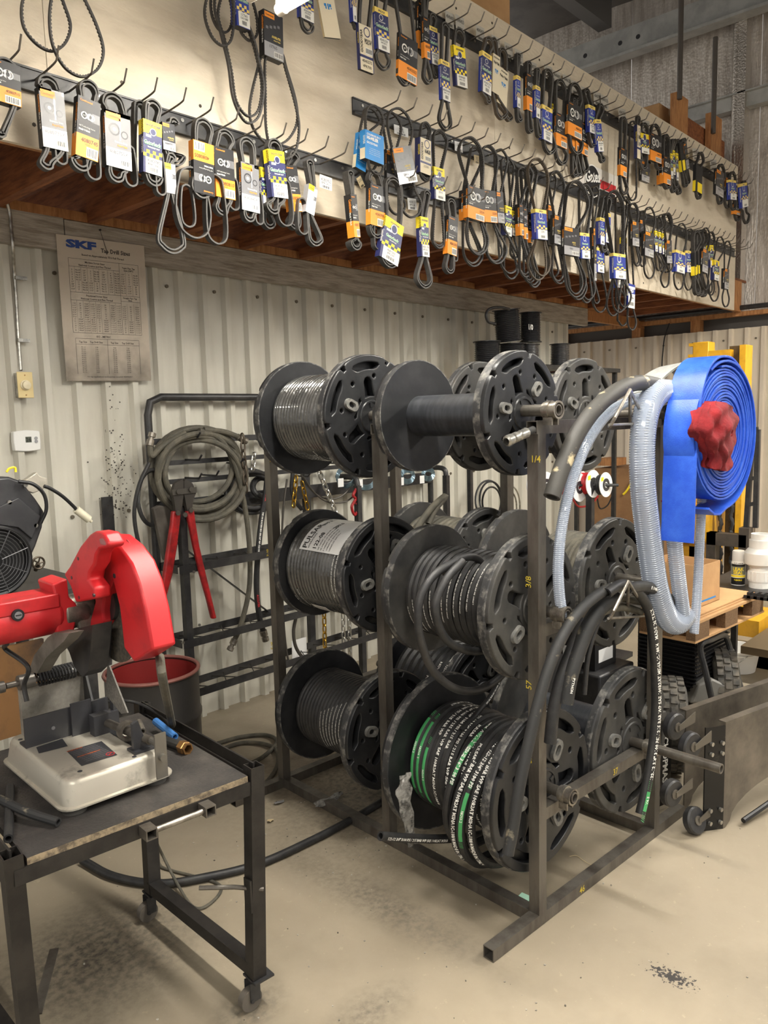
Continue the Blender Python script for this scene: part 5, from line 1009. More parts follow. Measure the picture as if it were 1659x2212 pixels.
belt('long belt in blue sleeve printed 22640 below the pale label strip', 'V', (1297, 470), [(1277, 1309, 676)], ('GP', (1289, 534), (1289, 587), (1305, 592), '22640'), off=.10, wtop=9)
belt('short ribbed belt in narrow blue sleeve left of the printed 22654 bundle', 'R', (1304, 425), [(1296, 1308, 546)], ('GP', (1296, 469), (1296, 527), (1306, 529), '', None), off=.12)
belt('short ribbed belt in second narrow blue sleeve left of the printed 22654 bundle', 'R', (1313, 424), [(1306, 1320, 552)], ('GP', (1307, 458), (1307, 523), (1319, 525), '', None), off=.09)
belt('bundle of long belts in blue sleeve printed 22654', 'V', (1328, 411), [(1332, 1361, 665), (1322, 1350, 676), (1312, 1338, 683)], ('GP', (1325, 546), (1326, 601), (1352, 603), '22654'), off=.14, wtop=19)
belt('long belt in blue sleeve end below the sleeve printed 22654', 'V', (1340, 420), [(1328, 1352, 672)], ('GP', (1331, 570), (1332, 621), (1344, 623), '22653'), off=.09, wtop=12)
belt('lowest hanging long belt with blue and white card printed 22734', 'V', (1352, 430), [(1355, 1374, 714)], ('WB', (1358, 612), (1357, 664), (1371, 668), '22734'), off=.10, d=.012, wtop=8)
belt('long belt behind in yellow sleeve sliver right of the printed 22654 bundle', 'V', (1350, 424), [(1332, 1354, 705)], ('GY', (1347, 512), (1347, 560), (1354, 562), ''), off=.06, wtop=9)
belt('notched belt in grey sleeve printed 24410 right of the lowest hanging long belt', 'V', (1368, 438), [(1366, 1383, 576), (1368, 1380, 572)], ('EL', (1366, 476.6), (1366.5, 530), (1381, 533), '24410'), off=.12, wtop=10)
belt('notched belt in narrow grey sleeve between the printed 24410 and 24422', 'V', (1387, 455), [(1380, 1392, 577)], ('EL', (1382, 473), (1382, 530), (1392, 532), ''), off=.09, wtop=7)
belt('notched belt in grey sleeve printed 24422 left of three edge on blue sleeves', 'V', (1402, 447), [(1388, 1412, 603)], ('EL', (1394, 498), (1393, 551), (1412, 555), '24422'), off=.13, wtop=12)
for i, (u, t, b) in enumerate(((1414, 466, 586), (1422, 463, 589), (1430, 461, 590))):
    belt(('leftmost', 'middle', 'rightmost')[i]+' of three belts edge on in blue and yellow sleeves', 'V', (u+6, t), [(u, u+14, b)], ('GY', (u, 498+3*i), (u+1, 543+3*i), (u+7, 546+3*i), ''), off=.12-.01*i, d=.03, wtop=9)
belt('notched belt in grey sleeve printed 24431 right of three edge on blue sleeves', 'V', (1442, 459.5), [(1438, 1451, 586), (1427, 1445, 622)], ('EL', (1440, 518), (1441, 568), (1452, 572), '24431'), off=.12, wtop=9)
belt('long notched belt in blue sleeve printed 24437', 'V', (1472, 482), [(1453, 1475, 627)], ('GP', (1460, 539), (1459, 586), (1479, 593), '24437'), off=.13, wtop=11)
belt('long notched belt in blue sleeve right of the printed 24437', 'V', (1490, 494), [(1476, 1494, 628)], ('GP', (1482, 541), (1482.7, 588), (1494, 591), '24440'), off=.10, wtop=9)
for i, (u, t, b) in enumerate(((1500, 497, 638), (1507, 496, 640), (1515, 495, 642))):
    belt(('leftmost', 'middle', 'rightmost')[i]+' of three black belts edge on with dark sleeves, left of the printed 24450', 'R', (u+4, t), [(u-2, u+10, b)], ('YB', (u, 545-3*i), (u+1, 595-3*i), (u+5, 597-3*i), ''), off=.13-.012*i, d=.03, wtop=8)
belt('notched belt in grey and white sleeve printed 24450', 'V', (1524, 491.6), [(1514, 1529, 627)], ('EL', (1519, 535.7), (1517, 586), (1529, 589), '24450'), off=.13, wtop=9)
belt('notched belts in yellow topped pale sleeve right of the printed 24450', 'V', (1536, 500), [(1526, 1541, 639), (1528, 1538, 634)], ('GY', (1533, 529.5), (1534, 577.6), (1542, 580), '24455'), off=.11, wtop=7)
belt('notched belt in yellow and blue sleeve printed 25477', 'V', (1555, 511), [(1530, 1551, 652)], ('GY', (1543, 561), (1542, 604), (1553, 607), '25477'), off=.13, wtop=9)
belt('last belt of the middle row in plain grey sleeve by the board end', 'V', (1571, 520), [(1558, 1573, 664)], ('EL', (1566, 579), (1565, 623), (1574, 626), '25485'), off=.12, wtop=7)
# ---- top row
belt('ribbed belt in blue and yellow sleeve cut by the top picture edge', 'R', (764, -60), [(764, 772, 64)], ('GP', (756, -60), (762, 46), (771, 48), ''), off=.12, d=.018)
belt('old belt in cream and navy box printed 4040275', 'R', (790, -30), [(782, 800, 120)], ('PV', (773, 48), (778, 148.5), (808, 158.6), '4040275', '4PK700'), off=.13, d=.014)
belt('ribbed belt in cream topped navy sleeve printed 4040320 right of the cream box', 'R', (826, -50), [(810, 843, 152)], ('GP', (809, 12.6), (813.5, 104.6), (842, 117), '4040320', '4PK0815'), off=.13, d=.014)
belt('ribbed belt in orange and black sleeve printed 4040332 near the top picture edge', 'R', (868, -40), [(858, 888, 186)], ('CO', (862.4, 68), (860, 163), (900.7, 167), '4040332', '4PK0845'), off=.13, d=.014)
belt('ribbed belt in narrow orange based sleeve left of the printed 4040425', 'R', (910, -20), [(905, 918, 120)], ('CO', (904, 0), (904, 104), (911, 106), ''), off=.11, d=.018)
belt('ribbed belt in orange based sleeve half turned in front of the printed 4040425', 'R', (918, -10), [(913, 933, 182)], ('CO', (914, 34), (917, 124), (930, 133), '4040400'), off=.14, d=.018)
belt('ribbed belt in cream topped navy sleeve printed 4040425 behind two orange based sleeves', 'R', (934, 29), [(933, 949, 170)], ('GP', (927, 54), (931, 137), (948.5, 148.5), '4040425', '4PK1080'), off=.10, d=.018)
belt('long ribbed belt in cream topped navy sleeve printed 4040440 with the lowest loop', 'R', (961, 48), [(947, 975, 282)], ('GP', (952, 126.6), (954, 214), (973, 224.5), '4040440', '4PK1130'), off=.13, d=.016)
belt('ribbed belt in bright yellow topped sleeve printed 4040460', 'R', (991.5, 61), [(988, 1004, 188)], ('GY', (979, 96), (985, 184), (1010, 192), '4040460', '4PK1170'), off=.12, d=.018)
belt('brown ribbed belt in blue and cream sleeve printed 4040570', 'R', (1054.6, 79.6), [(1047, 1059, 226)], ('GP', (1042, 108), (1039.6, 196), (1060.7, 204), '4040570', '4PK1450'), off=.13, d=.02, mt=RUBB)
belt('brown ribbed belt in tan sleeve right of the printed 4040570', 'R', (1066, 81), [(1068, 1094, 258.6)], ('BT', (1065.6, 114), (1063, 197), (1078, 200), ''), off=.11, d=.02, mt=RUBB)
belt('brown ribbed belt in tan globe sleeve hanging lower than its neighbour', 'R', (1085, 103), [(1090, 1105, 262.7)], ('BT', (1079, 142.5), (1074, 220), (1095, 224.4), ''), off=.10, d=.02, mt=RUBB)
belt('ribbed belt edge on in blue sleeve, first right of the two tan sleeves', 'R', (1118, 115), [(1115, 1126, 265)], ('GP', (1116, 161.6), (1116, 231), (1124, 235), ''), off=.13, d=.022)
belt('ribbed belt edge on in orange based sleeve, second right of the tan sleeves', 'R', (1141, 131.5), [(1137, 1150, 288.6)], ('CO', (1138, 155), (1138, 236), (1150, 248), ''), off=.13, d=.022)
belt('ribbed belt edge on in blue sleeve, third right of the tan sleeves', 'R', (1160, 146.6), [(1158, 1169, 298)], ('GP', (1157, 183.4), (1157, 253), (1166.7, 258.6), ''), off=.13, d=.022)
belt('ribbed belt in cream topped blue sleeve printed 4050370', 'R', (1183, 149), [(1172, 1199, 334)], ('GP', (1171.6, 224.4), (1170.8, 299.6), (1192.6, 309), '4050370', '5PK0940'), off=.13, d=.022)
belt('ribbed belt in yellow sleeve between the printed 4050370 and 4060415', 'R', (1190, 165), [(1188, 1201, 310)], ('GY', (1190, 222), (1191, 292), (1201, 296), '4050400'), off=.09, d=.022)
belt('ribbed belt in orange and black sleeve printed 4060415 with a long bare loop below', 'R', (1210, 171), [(1198, 1225, 357)], ('CO', (1201, 241), (1201, 312), (1225, 316), '4060415', '6PK1055'), off=.12, d=.022)
belt('ribbed belt in orange and black sleeve printed 4060360 above three edge on orange ends', 'R', (1242, 179), [(1228, 1258, 334)], ('CO', (1227.6, 216), (1227, 288.6), (1257, 291), '4060360', '6PK0915'), off=.14, d=.022)
for i, u in enumerate((1236, 1244, 1252)):
    belt(('leftmost', 'middle', 'rightmost')[i]+' of three belts edge on with orange ends below the sleeve printed 4060360', 'R', (u+3, 212), [(u-2, u+10, 384-2*i)], ('CO', (u, 250), (u, 330-3*i), (u+6, 332-3*i), ''), off=.11-.02*i, d=.022)
belt('ribbed belt in orange and black sleeve printed 4060436 half hidden under blue sleeves', 'R', (1262, 205), [(1254, 1270, 375)], ('CO', (1257.5, 261.5), (1256, 331), (1270, 335), '4060436'), off=.09, d=.022)
belt('ribbed belt in blue sleeve printed 4060452', 'R', (1267, 191), [(1272, 1286, 319)], ('GP', (1271, 225), (1272, 285), (1286.5, 290), '4060452', '6PK1150'), off=.12, d=.022)
belt('ribbed belt in blue and cream sleeve printed 4060500', 'R', (1297, 223.6), [(1294, 1305, 352)], ('GP', (1285, 257.7), (1291.5, 328), (1304.6, 332), '4060500', '5PK1730'), off=.13, d=.022)
belt('tall ribbed belt in orange based sleeve above the red striped sign end', 'R', (1346.5, 252), [(1338, 1355, 422)], ('CO', (1341, 316.4), (1340, 378), (1353.6, 384.5), ''), off=.13, d=.022)
belt('bare long thin belt hanging right of the tall orange based sleeve', 'V', (1364, 262), [(1351, 1371, 435)], None, off=.10, d=.012, wtop=7)
belt('ribbed belt in dark blue sleeve left of the bright yellow sleeve', 'R', (1378, 250), [(1375, 1386, 352)], ('PV', (1376, 269), (1376, 341), (1384, 343), ''), off=.12, d=.022)
belt('ribbed belt in bright yellow topped sleeve on the far part of the top row', 'R', (1392, 265), [(1380, 1397, 368)], ('GY', (1382.4, 286), (1384, 329.6), (1402.6, 332), ''), off=.12, d=.022)
belt('ribbed belt in orange and black sleeve printed 4060522 right of the bright yellow sleeve', 'R', (1416, 268), [(1414, 1430, 368)], ('CO', (1404.7, 285), (1405, 345), (1429, 348), '4060522', '6PK1325'), off=.12, d=.022)
belt('small belt box with white label below the bright yellow sleeve', 'R', (1396, 330), [(1388, 1402, 380)], ('EL', (1386, 346), (1386, 389), (1403, 392), '4060515'), off=.08, d=.022)
belt('ribbed belt in orange box right of the printed 4060522', 'R', (1438, 290), [(1431, 1448, 409)], ('CO', (1434, 335), (1434, 395), (1449, 399), ''), off=.13, d=.03)
belt('ribbed belt in orange box behind and left of its twin box', 'R', (1432, 300), [(1424, 1436, 400)], ('CO', (1425, 345), (1425, 398), (1434, 400), ''), off=.09, d=.022)
for i, (u, a, b) in enumerate(((1448, 331, 385), (1453, 324, 377), (1460, 330, 389))):
    belt(('leftmost', 'middle', 'rightmost')[i]+' of three yellow and blue sleeves seen edge on in the far top row', 'R', (u+4, 300), [(u, u+10, b+32)], ('GY', (u, a), (u+1, b), (u+6, b+2), ''), off=.13-.012*i, d=.022)
belt('ribbed belt in slanting black sleeve, left of a pair', 'R', (1474, 300), [(1474, 1484, 405)], ('YB', (1467, 309), (1474, 371), (1482, 372), ''), off=.12, d=.022)
belt('ribbed belt in slanting black sleeve, right of a pair', 'R', (1478, 298), [(1480, 1489, 398)], ('EL', (1476, 306), (1483, 366), (1490, 367), ''), off=.08, d=.022)
belt('ribbed belt in black sleeve with yellow foot', 'R', (1514, 328), [(1502, 1514, 431)], ('YB', (1504, 354), (1502, 412), (1516, 414), ''), off=.13, d=.022)
belt('ribbed belt in dark sleeve printed 4080735', 'R', (1558, 354), [(1548, 1560, 442)], ('EL', (1548, 363), (1546, 418), (1563, 422), '4080735'), off=.12, d=.022)
belt('ribbed belt in pale edged sleeve right of the printed 4080735', 'R', (1571, 372), [(1564, 1576, 450)], ('EL', (1568, 382), (1568, 431), (1576, 433), ''), off=.10, d=.022)
belt('ribbed belt in blue sleeve, next to last of the top row', 'R', (1583, 370), [(1576, 1590, 455)], ('GP', (1575, 388), (1576, 431), (1591, 434), '8050'), off=.13, d=.022)
belt('small ribbed belt with orange band hanging low near the board end', 'R', (1592, 425), [(1585, 1598, 478)], ('CO', (1585, 438), (1585, 462), (1599, 465), ''), off=.08, d=.022)
belt('ribbed belt in blue sleeve, last of the top row past the board end', 'R', (1608, 390), [(1603, 1618, 484)], ('GP', (1599, 397), (1602, 450), (1617, 454), ''), off=.12, d=.022)
# clear hang cards on the top rail
for i, (u, v) in enumerate(((962, 22), (984, 30), (1028, 52), (1062, 74), (1090, 90), (1112, 104), (1142, 130), (1176, 138), (1194, 150), (1216, 160), (1234, 172), (1256, 186), (1282, 196), (1298, 204), (1336, 232), (1388, 258), (1496, 320), (1534, 344))):
    s = 26-.011*(u-960); card('small clear hang card on the top rail, number %s from the left' % ('one two three four five six seven eight nine ten eleven twelve thirteen fourteen fifteen sixteen seventeen eighteen'.split()[i]), (u, v), (u+1, v+s*1.25), (u+s*.75, v+s*1.25+s*.3), '40%d' % (40400+i*25), '', .02+.012*(i % 3), 2)
# ---- big loose belts at the upper left
def longbelt(lab, loops, sl=None, Y=.10, kind='V', m0=RUB, w=.011):
    t = thing('drive_belt', atY(loops[0][0][0], loops[0][0][1], YP-Y), lab, 'belt'); g = G(m0)
    for i, px in enumerate(loops):
        pts = spline([atY(u, v, YP-Y-.012*(i % 3)) for u, v in px], 8, closed=True); beltmesh(g, pts, w, .008, .011, m0, None)
    g.build('belt', t, sharp=.7)
    if sl:
        st, TL, BL, BR, code, c2 = sl; Yf = YP-Y-.03; a, b, c = atY(*TL, Yf), atY(*BL, Yf), atY(*BR, Yf); D = (b-a).normalized(); h = (b-a).length; X = (c-b); X = (X-D*X.dot(D)).normalized(); w_ = (c-b).dot(X)
        s = G(BLK); s.obox(a+V((0, .0002, 0))+D*h, X*w_, V((0, .03, 0)), -D*h); sleeve_art(s, st, a, X, D, V((0, -1, 0)), w_, h, .03, code, c2); s.build('sleeve', t, sharp=.3)
longbelt('bare notched belt folded in two loops at the upper left corner', [((90, -80), (60, -30), (45, 10), (50, 60), (80, 98), (115, 113), (142, 96), (154, 58), (140, 10), (120, -40)), ((130, -80), (112, -20), (105, 40), (113, 100), (140, 148), (178, 168), (212, 152), (225, 112), (212, 60), (185, 0), (160, -50))])
longbelt('large notched belts in white label sleeve printed 17741', [((505, -60), (470, 20), (485, 90), (498, 150), (508, 215), (528, 248), (548, 252), (562, 230), (566, 180), (552, 110), (530, 40)), ((480, -60), (462, 10), (478, 80), (492, 140), (502, 210), (522, 256), (542, 268), (562, 248), (571, 190), (560, 130), (540, 60)), ((465, -60), (444, 0), (442, 40), (458, 82), (482, 101), (500, 88), (506, 40), (498, -20))], ('GP', (506, -50), (512, 54), (540, 62), '17741', '15AV1880'))
longbelt('coiled notched belt bunch hanging left of the sleeve printed 17741', [((470, -60), (455, -10), (456, 30), (470, 62), (490, 72), (502, 48), (498, 0)), ((530, -20), (518, 40), (520, 70), (540, 90), (556, 76), (556, 40), (545, 0))], Y=.08)
longbelt('large notched belts in black and white sleeve printed 17765', [((570, 110), (552, 160), (538, 230), (545, 275), (570, 308), (592, 317), (622, 304), (642, 268), (640, 220), (620, 150), (606, 110)), ((574, 120), (572, 200), (574, 280), (588, 330), (612, 346), (638, 330), (647, 280), (640, 230), (618, 150), (608, 120))], ('EL', (569, 18), (571.5, 117.6), (612.4, 119), '17765', None))
belt('thin belt in white card sleeve printed 4030300', 'R', (662, -60), [(649, 678, 73)], ('GP', (644, -42), (646, 36), (678, 47), '4030300', '3PK0760'), off=.12, d=.012)
belt('old tan belt sleeve with blue globe at the top picture edge', 'R', (706, -80), [(700, 716, 30)], ('BT', (680, -40), (702, 80), (736, 82), ''), off=.12, d=.010)
# ---- round logo sign behind the belts
g = G(mat('sign_face', (226, 220, 210), .35)); a, b, c = atY(1252, 345, YP-.004), atY(1252, 408, YP-.004), atY(1322, 420, YP-.004); p4 = atY(1332, 374, YP-.004); N = V((0, -1, 0))
D = V((0, 0, -1)); X = V((1, 0, 0)); w_ = p4.x-a.x; h_ = a.z-b.z+.02
g.obox(V((a.x, YP-.004, a.z-h_)), X*w_, V((0, .003, 0)), -D*h_); o = V((a.x, YP-.0046, a.z))
g.m(RED); g.obox(o+X*w_*.38+D*h_*.62, X*w_*.6, V((0, -.0004, 0)), -D*h_*.28); g.m(BLK); g.obox(o+X*w_*.3+D*h_*.92, X*w_*.66, V((0, -.0004, 0)), -D*h_*.28)
cc = o+X*w_*.33+D*h_*.5+N*.002; g.m(WHT); g.cyl(cc, cc+N*.001, h_*.52, 36); g.m(BLK); g.cyl(cc+N*.001, cc+N*.002, h_*.48, 36); g.m(WHT); g.text('Gates', cc+N*.0026-X*h_*.50-V((0, 0, h_*.10)), X+V((0, 0, .16)), EZ, h_*.36, 'L', h_*1.0, .03); tag(g.build('logo_sign'), 'white sign with black disc and red stripe half hidden behind belts', 'sign')
# ================================================================ BACK WALL THINGS
def PD(u, v, D): return C0+ray(u, v)*(D/FPX)
# tap drill chart
pm = mat('aged_poster', (206, 194, 176), .45); nt = pm.node_tree; N_ = nt.nodes.new; tc = N_('ShaderNodeTexCoord'); sp_ = N_('ShaderNodeSeparateXYZ'); nt.links.new(tc.outputs['Object'], sp_.inputs[0])
no = N_('ShaderNodeTexNoise'); no.inputs['Scale'].default_value = 14; no.inputs['Detail'].default_value = 8; nt.links.new(tc.outputs['Object'], no.inputs[0])
mr = N_('ShaderNodeMapRange'); mr.inputs[1].default_value = -.10; mr.inputs[2].default_value = -.33; nt.links.new(sp_.outputs['Z'], mr.inputs[0])
mm = N_('ShaderNodeMath'); mm.operation = 'MULTIPLY_ADD'; nt.links.new(mr.outputs[0], mm.inputs[0]); mm.inputs[1].default_value = .8; m3 = N_('ShaderNodeMath'); m3.operation = 'MULTIPLY_ADD'; nt.links.new(no.outputs['Fac'], m3.inputs[0]); m3.inputs[1].default_value = .9; m3.inputs[2].default_value = -.5; nt.links.new(m3.outputs[0], mm.inputs[2])
mx = N_('ShaderNodeMix'); mx.data_type = 'RGBA'; mx.inputs[6].default_value = rgb((206, 194, 176)); mx.inputs[7].default_value = rgb((96, 88, 78)); nt.links.new(mm.outputs[0], mx.inputs[0]); mx.clamp_factor = True; nt.links.new(mx.outputs[2], nt.nodes['Principled BSDF'].inputs['Base Color'])
po = thing('wall_chart', (1.915, 3.44, 2.10), 'grimy tap drill size chart hung on the back wall under the plank', 'poster')
tl, tr_, bl = atY(121, 505, 3.428), atY(311, 531, 3.428), atY(151, 823, 3.455); X = (tr_-tl).normalized(); pw = (tr_-tl).length; D = (bl-tl); D = (D-X*D.dot(X)); ph = D.length; D.normalize(); Nn = V((0, -1, 0)); U = -D
g = G(pm); g.obox(tl+D*ph, X*pw, V((0, .003, 0)), -D*ph); g.build('sheet', po)
INK = mat('chart_ink', (52, 48, 48), .6); g = G(mat('chart_blue', (46, 78, 150), .5))
def tp(s, x, y, h, al='C', mw=.9, b=.01): g.text(s, tl+Nn*.001+X*pw*x+D*ph*y, X, U, h*ph, al, pw*mw, b)
tp('SKF', .10, .075, .050, 'L', -.33, .06); g.m(INK); tp('Tap Drill Sizes', .48, .088, .030, 'L', -.34, .02); tp('Based on Approximately 75% Full Thread', .5, .125, .014, mw=.5)
def ln(x0, y0, x1, y1, t=.0012):
    a, b = tl+Nn*.0008+X*pw*x0+D*ph*y0, tl+Nn*.0008+X*pw*x1+D*ph*y1; d = (b-a).normalized(); n = d.cross(Nn)*t/2; g.quad(a-n, a+n, b+n, b-n)
for x0, y0, x1, y1 in ((.11, .15, .91, .15), (.11, .15, .11, .66), (.91, .15, .91, .66), (.11, .66, .91, .66), (.11, .205, .68, .205), (.11, .38, .91, .38), (.11, .435, .68, .435), (.68, .15, .68, .66), (.68, .42, .91, .42), (.13, .70, .87, .70), (.13, .74, .87, .74), (.13, .70, .13, .95), (.87, .70, .87, .95), (.49, .70, .49, .95)): ln(x0, y0, x1, y1)
for x in (.17, .24, .31, .38, .44, .54, .61, .75, .83): ln(x, .205, x, .38, .0007); ln(x, .435, x, .66, .0007)
tp('Machine Screw Sizes', .40, .175, .013, mw=.3); tp('National Course and Fine Thread', .40, .197, .013, mw=.42); tp('Taper Pipe Tap', .79, .185, .012, mw=.2); tp('Sizes (NPT)', .79, .203, .012, mw=.2); tp('Fractional Screw Sizes', .40, .405, .013, mw=.3); tp('National Course and Fine Thread', .40, .427, .013, mw=.42); tp('Straight Pipe Tap', .79, .40, .012, mw=.2); tp('Sizes', .79, .416, .012, mw=.1)
tp('ISO - METRIC', .45, .69, .014, mw=.2); tp('Tap Size', .21, .73, .013, mw=.12); tp('Tap Drill Size', .36, .73, .013, mw=.16); tp('Tap Size', .57, .73, .013, mw=.12); tp('Tap Drill Size', .73, .73, .013, mw=.16)
R_ = random.Random(2)
for i in range(9):
    for j, x in enumerate((.14, .205, .275, .345, .41, .49, .575, .645, .715, .79, .87)): tp(('%d' % (i*2+j), '1/%d"' % (2+i+j), 'No.%d' % (50-4*i-j))[(j*2+i//5) % 3] if x != .645 else 'No.%d' % (40-i), x, .232+.0165*i, .0105, mw=.06, b=0)
for i in range(13):
    for j, x in enumerate((.14, .205, .275, .345, .41, .49, .575, .645, .715, .79, .87)): tp(('%d/16"' % (1+i), '%d' % (20-i), '%d/64"' % (13+3*i), '1-1/%d"' % (2+i))[(j+i//7) % 4], x, .462+.0155*i, .0100, mw=.06, b=0)
for i in range(13):
    for x, s in ((.21, 'M %.1f' % (1.5+.5*i)), (.36, '%.2f' % (1.2+.45*i)), (.57, 'M %d' % (8+2*i)), (.73, '%.2f' % (7+1.7*i))): tp(s, x, .765+.0148*i, .0100, mw=.1, b=0)
tp('for tap applications and bearings see your distributor', .5, .975, .012, mw=.55, b=0); g.build('print', po)
g = G(INK); q = tl+X*pw*.55+D*ph*.09; nl = atY(215, 497, 3.432); g.tube([nl+Nn*.004, q+Nn*.004], .0012, 5); g.cyl(nl, nl+Nn*.01, .004, 8); g.build('hang_wire', po)
# thermostat and dial switch
th = thing('thermostat', atY(60, 952, 3.48), 'white wall thermostat with a small grey display', 'thermostat'); a, b = atY(28, 931, 3.462), atY(90, 973, 3.462)
g = G(mat('thermostat_white', (236, 236, 232), .4)); w_, h_ = b.x-a.x, a.z-b.z; g.poly([(a.x+w_*x, 3.462, b.z+h_*z) for x, z in ((.02, .04), (.25, 0), (.5, -.02), (.75, 0), (.98, .04), (1, .5), (.98, .96), (.75, 1), (.5, 1.02), (.25, 1), (.02, .96), (0, .5))], V((0, .032, 0))); bev(g.build('case', th, sharp=.4), .004)
g = G(mat('lcd_grey', (92, 96, 84), .3)); p = V((a.x+w_*.43, 3.4612, b.z+h_*.42)); g.quad(p, p+V((w_*.22, 0, 0)), p+V((w_*.22, 0, h_*.28)), p+V((0, 0, h_*.28))); g.m(BLK); g.text('26', p+V((w_*.11, -.0004, h_*.05)), V((1, 0, 0)), EZ, h_*.18, 'C'); g.build('display', th)
g = G(SLV)
for dz in (.46, .62): q = V((a.x+w_*.82, 3.4615, b.z+h_*dz)); g.cyl(q, q-V((0, .003, 0)), .007, 12)
g.build('buttons', th)
sw = thing('dial_switch', atY(55, 832, 3.44), 'cream dial switch plate on a metal box below the conduit', 'switch'); a, b = atY(36, 803, 3.43), atY(74, 859.5, 3.43); g = G(ZNC); g.box(a.x+.004, 3.436, b.z+.004, b.x-.004, 3.495, a.z-.004); g.build('box', sw)
g = G(mat('cream_plate', (226, 206, 150), .45)); g.box(a.x, 3.43, b.z, b.x, 3.436, a.z); bev(g.build('plate', sw), .002); c = atY(55, 832, 3.43); g = G(mat('ivory_knob', (230, 218, 186), .4)); g.lathe(c, V((0, -1, 0)), ((.022, 0), (.022, .004), (.018, .006), (.017, .018), (.001, .02)), 24); g.m(BRASS); g.cyl(c+EZ*.042, c+EZ*.042-V((0, .002, 0)), .003, 8); g.cyl(c-EZ*.042, c-EZ*.042-V((0, .002, 0)), .003, 8); g.build('knob', sw)
cdp = spline([atY(u, v, y) for u, v, y in ((45, 801, 3.465), (39, 720, 3.475), (35, 650, 3.478), (31, 590, 3.475), (28, 535, 3.43), (24, 490, 3.425), (20, 455, 3.42), (8, 425, 3.40), (-10, 408, 3.38))], 40); cdr = [.0075 if i % 2 else .0062 for i in range(len(cdp))]
cn = thing('armoured_conduit', cdp[0], 'flexible armoured conduit running up the back wall from the dial switch', 'conduit'); g = G(ZNC); g.tube(cdp, cdr, 10); g.build('conduit', cn, sharp=1.5)
g = G(ZNC)
for u, v in ((35, 600), (41, 735)): p = atY(u, v, 3.47); g.cbox(p+V((.018, 0, 0)), V((1, 0, 0)), V((0, 1, 0)), EZ, .05, .02, .014)
g.build('strap', cn)
g = G(BST); q = [atY(63, 1090, 3.47), atY(64, 1150, 3.47)]; g.box(q[0].x-.0+.34, 3.47, q[1].z-.05, q[0].x+.395, 3.48, q[0].z); g.m(GRY); tag(g.build('wall_bracket'), 'dark flat steel strap with two holes fixed to the back wall above the saw', 'bracket')
# ---------------------------------------------------------------- display frame on the back wall
df = thing('display_frame', (2.6, 3.38, 0), 'black steel display frame against the wall that holds coiled hoses and chains', 'rack'); YR, YFr = 3.42, 3.25
g = G(BST); pts = [V((2.045, YR, 0)), V((2.045, YR, 1.61)), V((2.062, YR, 1.672)), V((2.12, YR, 1.695)), V((4.1, YR, 1.695)), V((4.17, YR, 1.67)), V((4.19, YR, 1.60)), V((4.19, YR, 0))]
g.tube(pts, .019, 12); g.build('bent_tube', df, sharp=.4)
for u, v, h_ in ((450, 949, .03), (450, 994, .024), (450, 1033, .024), (520, 1078, .075)): z = atY(u, v, YR).z; g = G(BST); g.box(2.05, YR-.024, z-h_/2, 4.19, YR-.018, z+h_/2); g.build('cross_bar', df)
g = G(BST); g.box(3.02, YR-.02, 0, 3.06, YR+.01, 1.69); g.build('upright', df)
zs = [atY(417, 1386, YFr).z, atY(412, 1226, YFr).z, .24]
for x, zt in ((2.09, 1.17), (3.3, 1.17), (4.15, 1.17)): g = G(BST); g.sqtube((x, YFr, 0), (x, YFr, zt), .034, .034, V((0, 1, 0))); g.tube(spline([V((x, YFr, zt)), V((x, YFr+.01, zt+.035)), V((x, YFr+.05, zt+.05)), V((x, YR, zt+.05))], 4), .017, 10); g.build('front_leg', df, sharp=.4)
for z in zs:
    for y in (YFr-.017, YR-.02): g = G(BST); g.box(2.05, y-.003, z-.02, 4.19, y, z+.02); g.build('shelf_bar', df)
    for x in (2.05, 4.15): g = G(BST); g.box(x, YFr, z-.02, x+.003, YR, z+.02); g.build('side_bar', df)
    g = G(mat('wire_mesh_shelf', (60, 58, 54), .5, .5)); 
    for k in range(12): x = 2.12+k*.18; g.bar((x, YFr, z), (x+.10, YR, z), .004, .004); g.bar((x+.10, YFr, z), (x, YR, z), .004, .004)
    g.build('mesh_shelf', df, kind='stuff')
g = G(BST); g.bar(atY(372, 1165, YR-.03), atY(580, 1322, YR-.03), .004, .024, V((0, 1, 0))); g.build('diagonal_brace', df)
g = G(ZNC)
for u, v in ((418, 1235), (340, 1233), (425, 1212), (430, 1350), (395, 1388), (595, 1326)): p = atY(u, v, YFr-.02); g.cyl(p, p-V((0, .006, 0)), .007, 8)
g.build('bolts', df, kind='stuff')
for u, v in ((402, 945), (405, 993), (405, 1032), (442, 1026), (495, 1000), (560, 950), (640, 1028), (700, 1000), (745, 1010), (800, 1005)): p = atY(u, v, YR-.04); g = G(BST); g.tube([V((p.x, YR-.02, p.z)), V((p.x, YR-.14, p.z+.0)), V((p.x, YR-.165, p.z+.025))], .005, 6); g.build('hook', df)
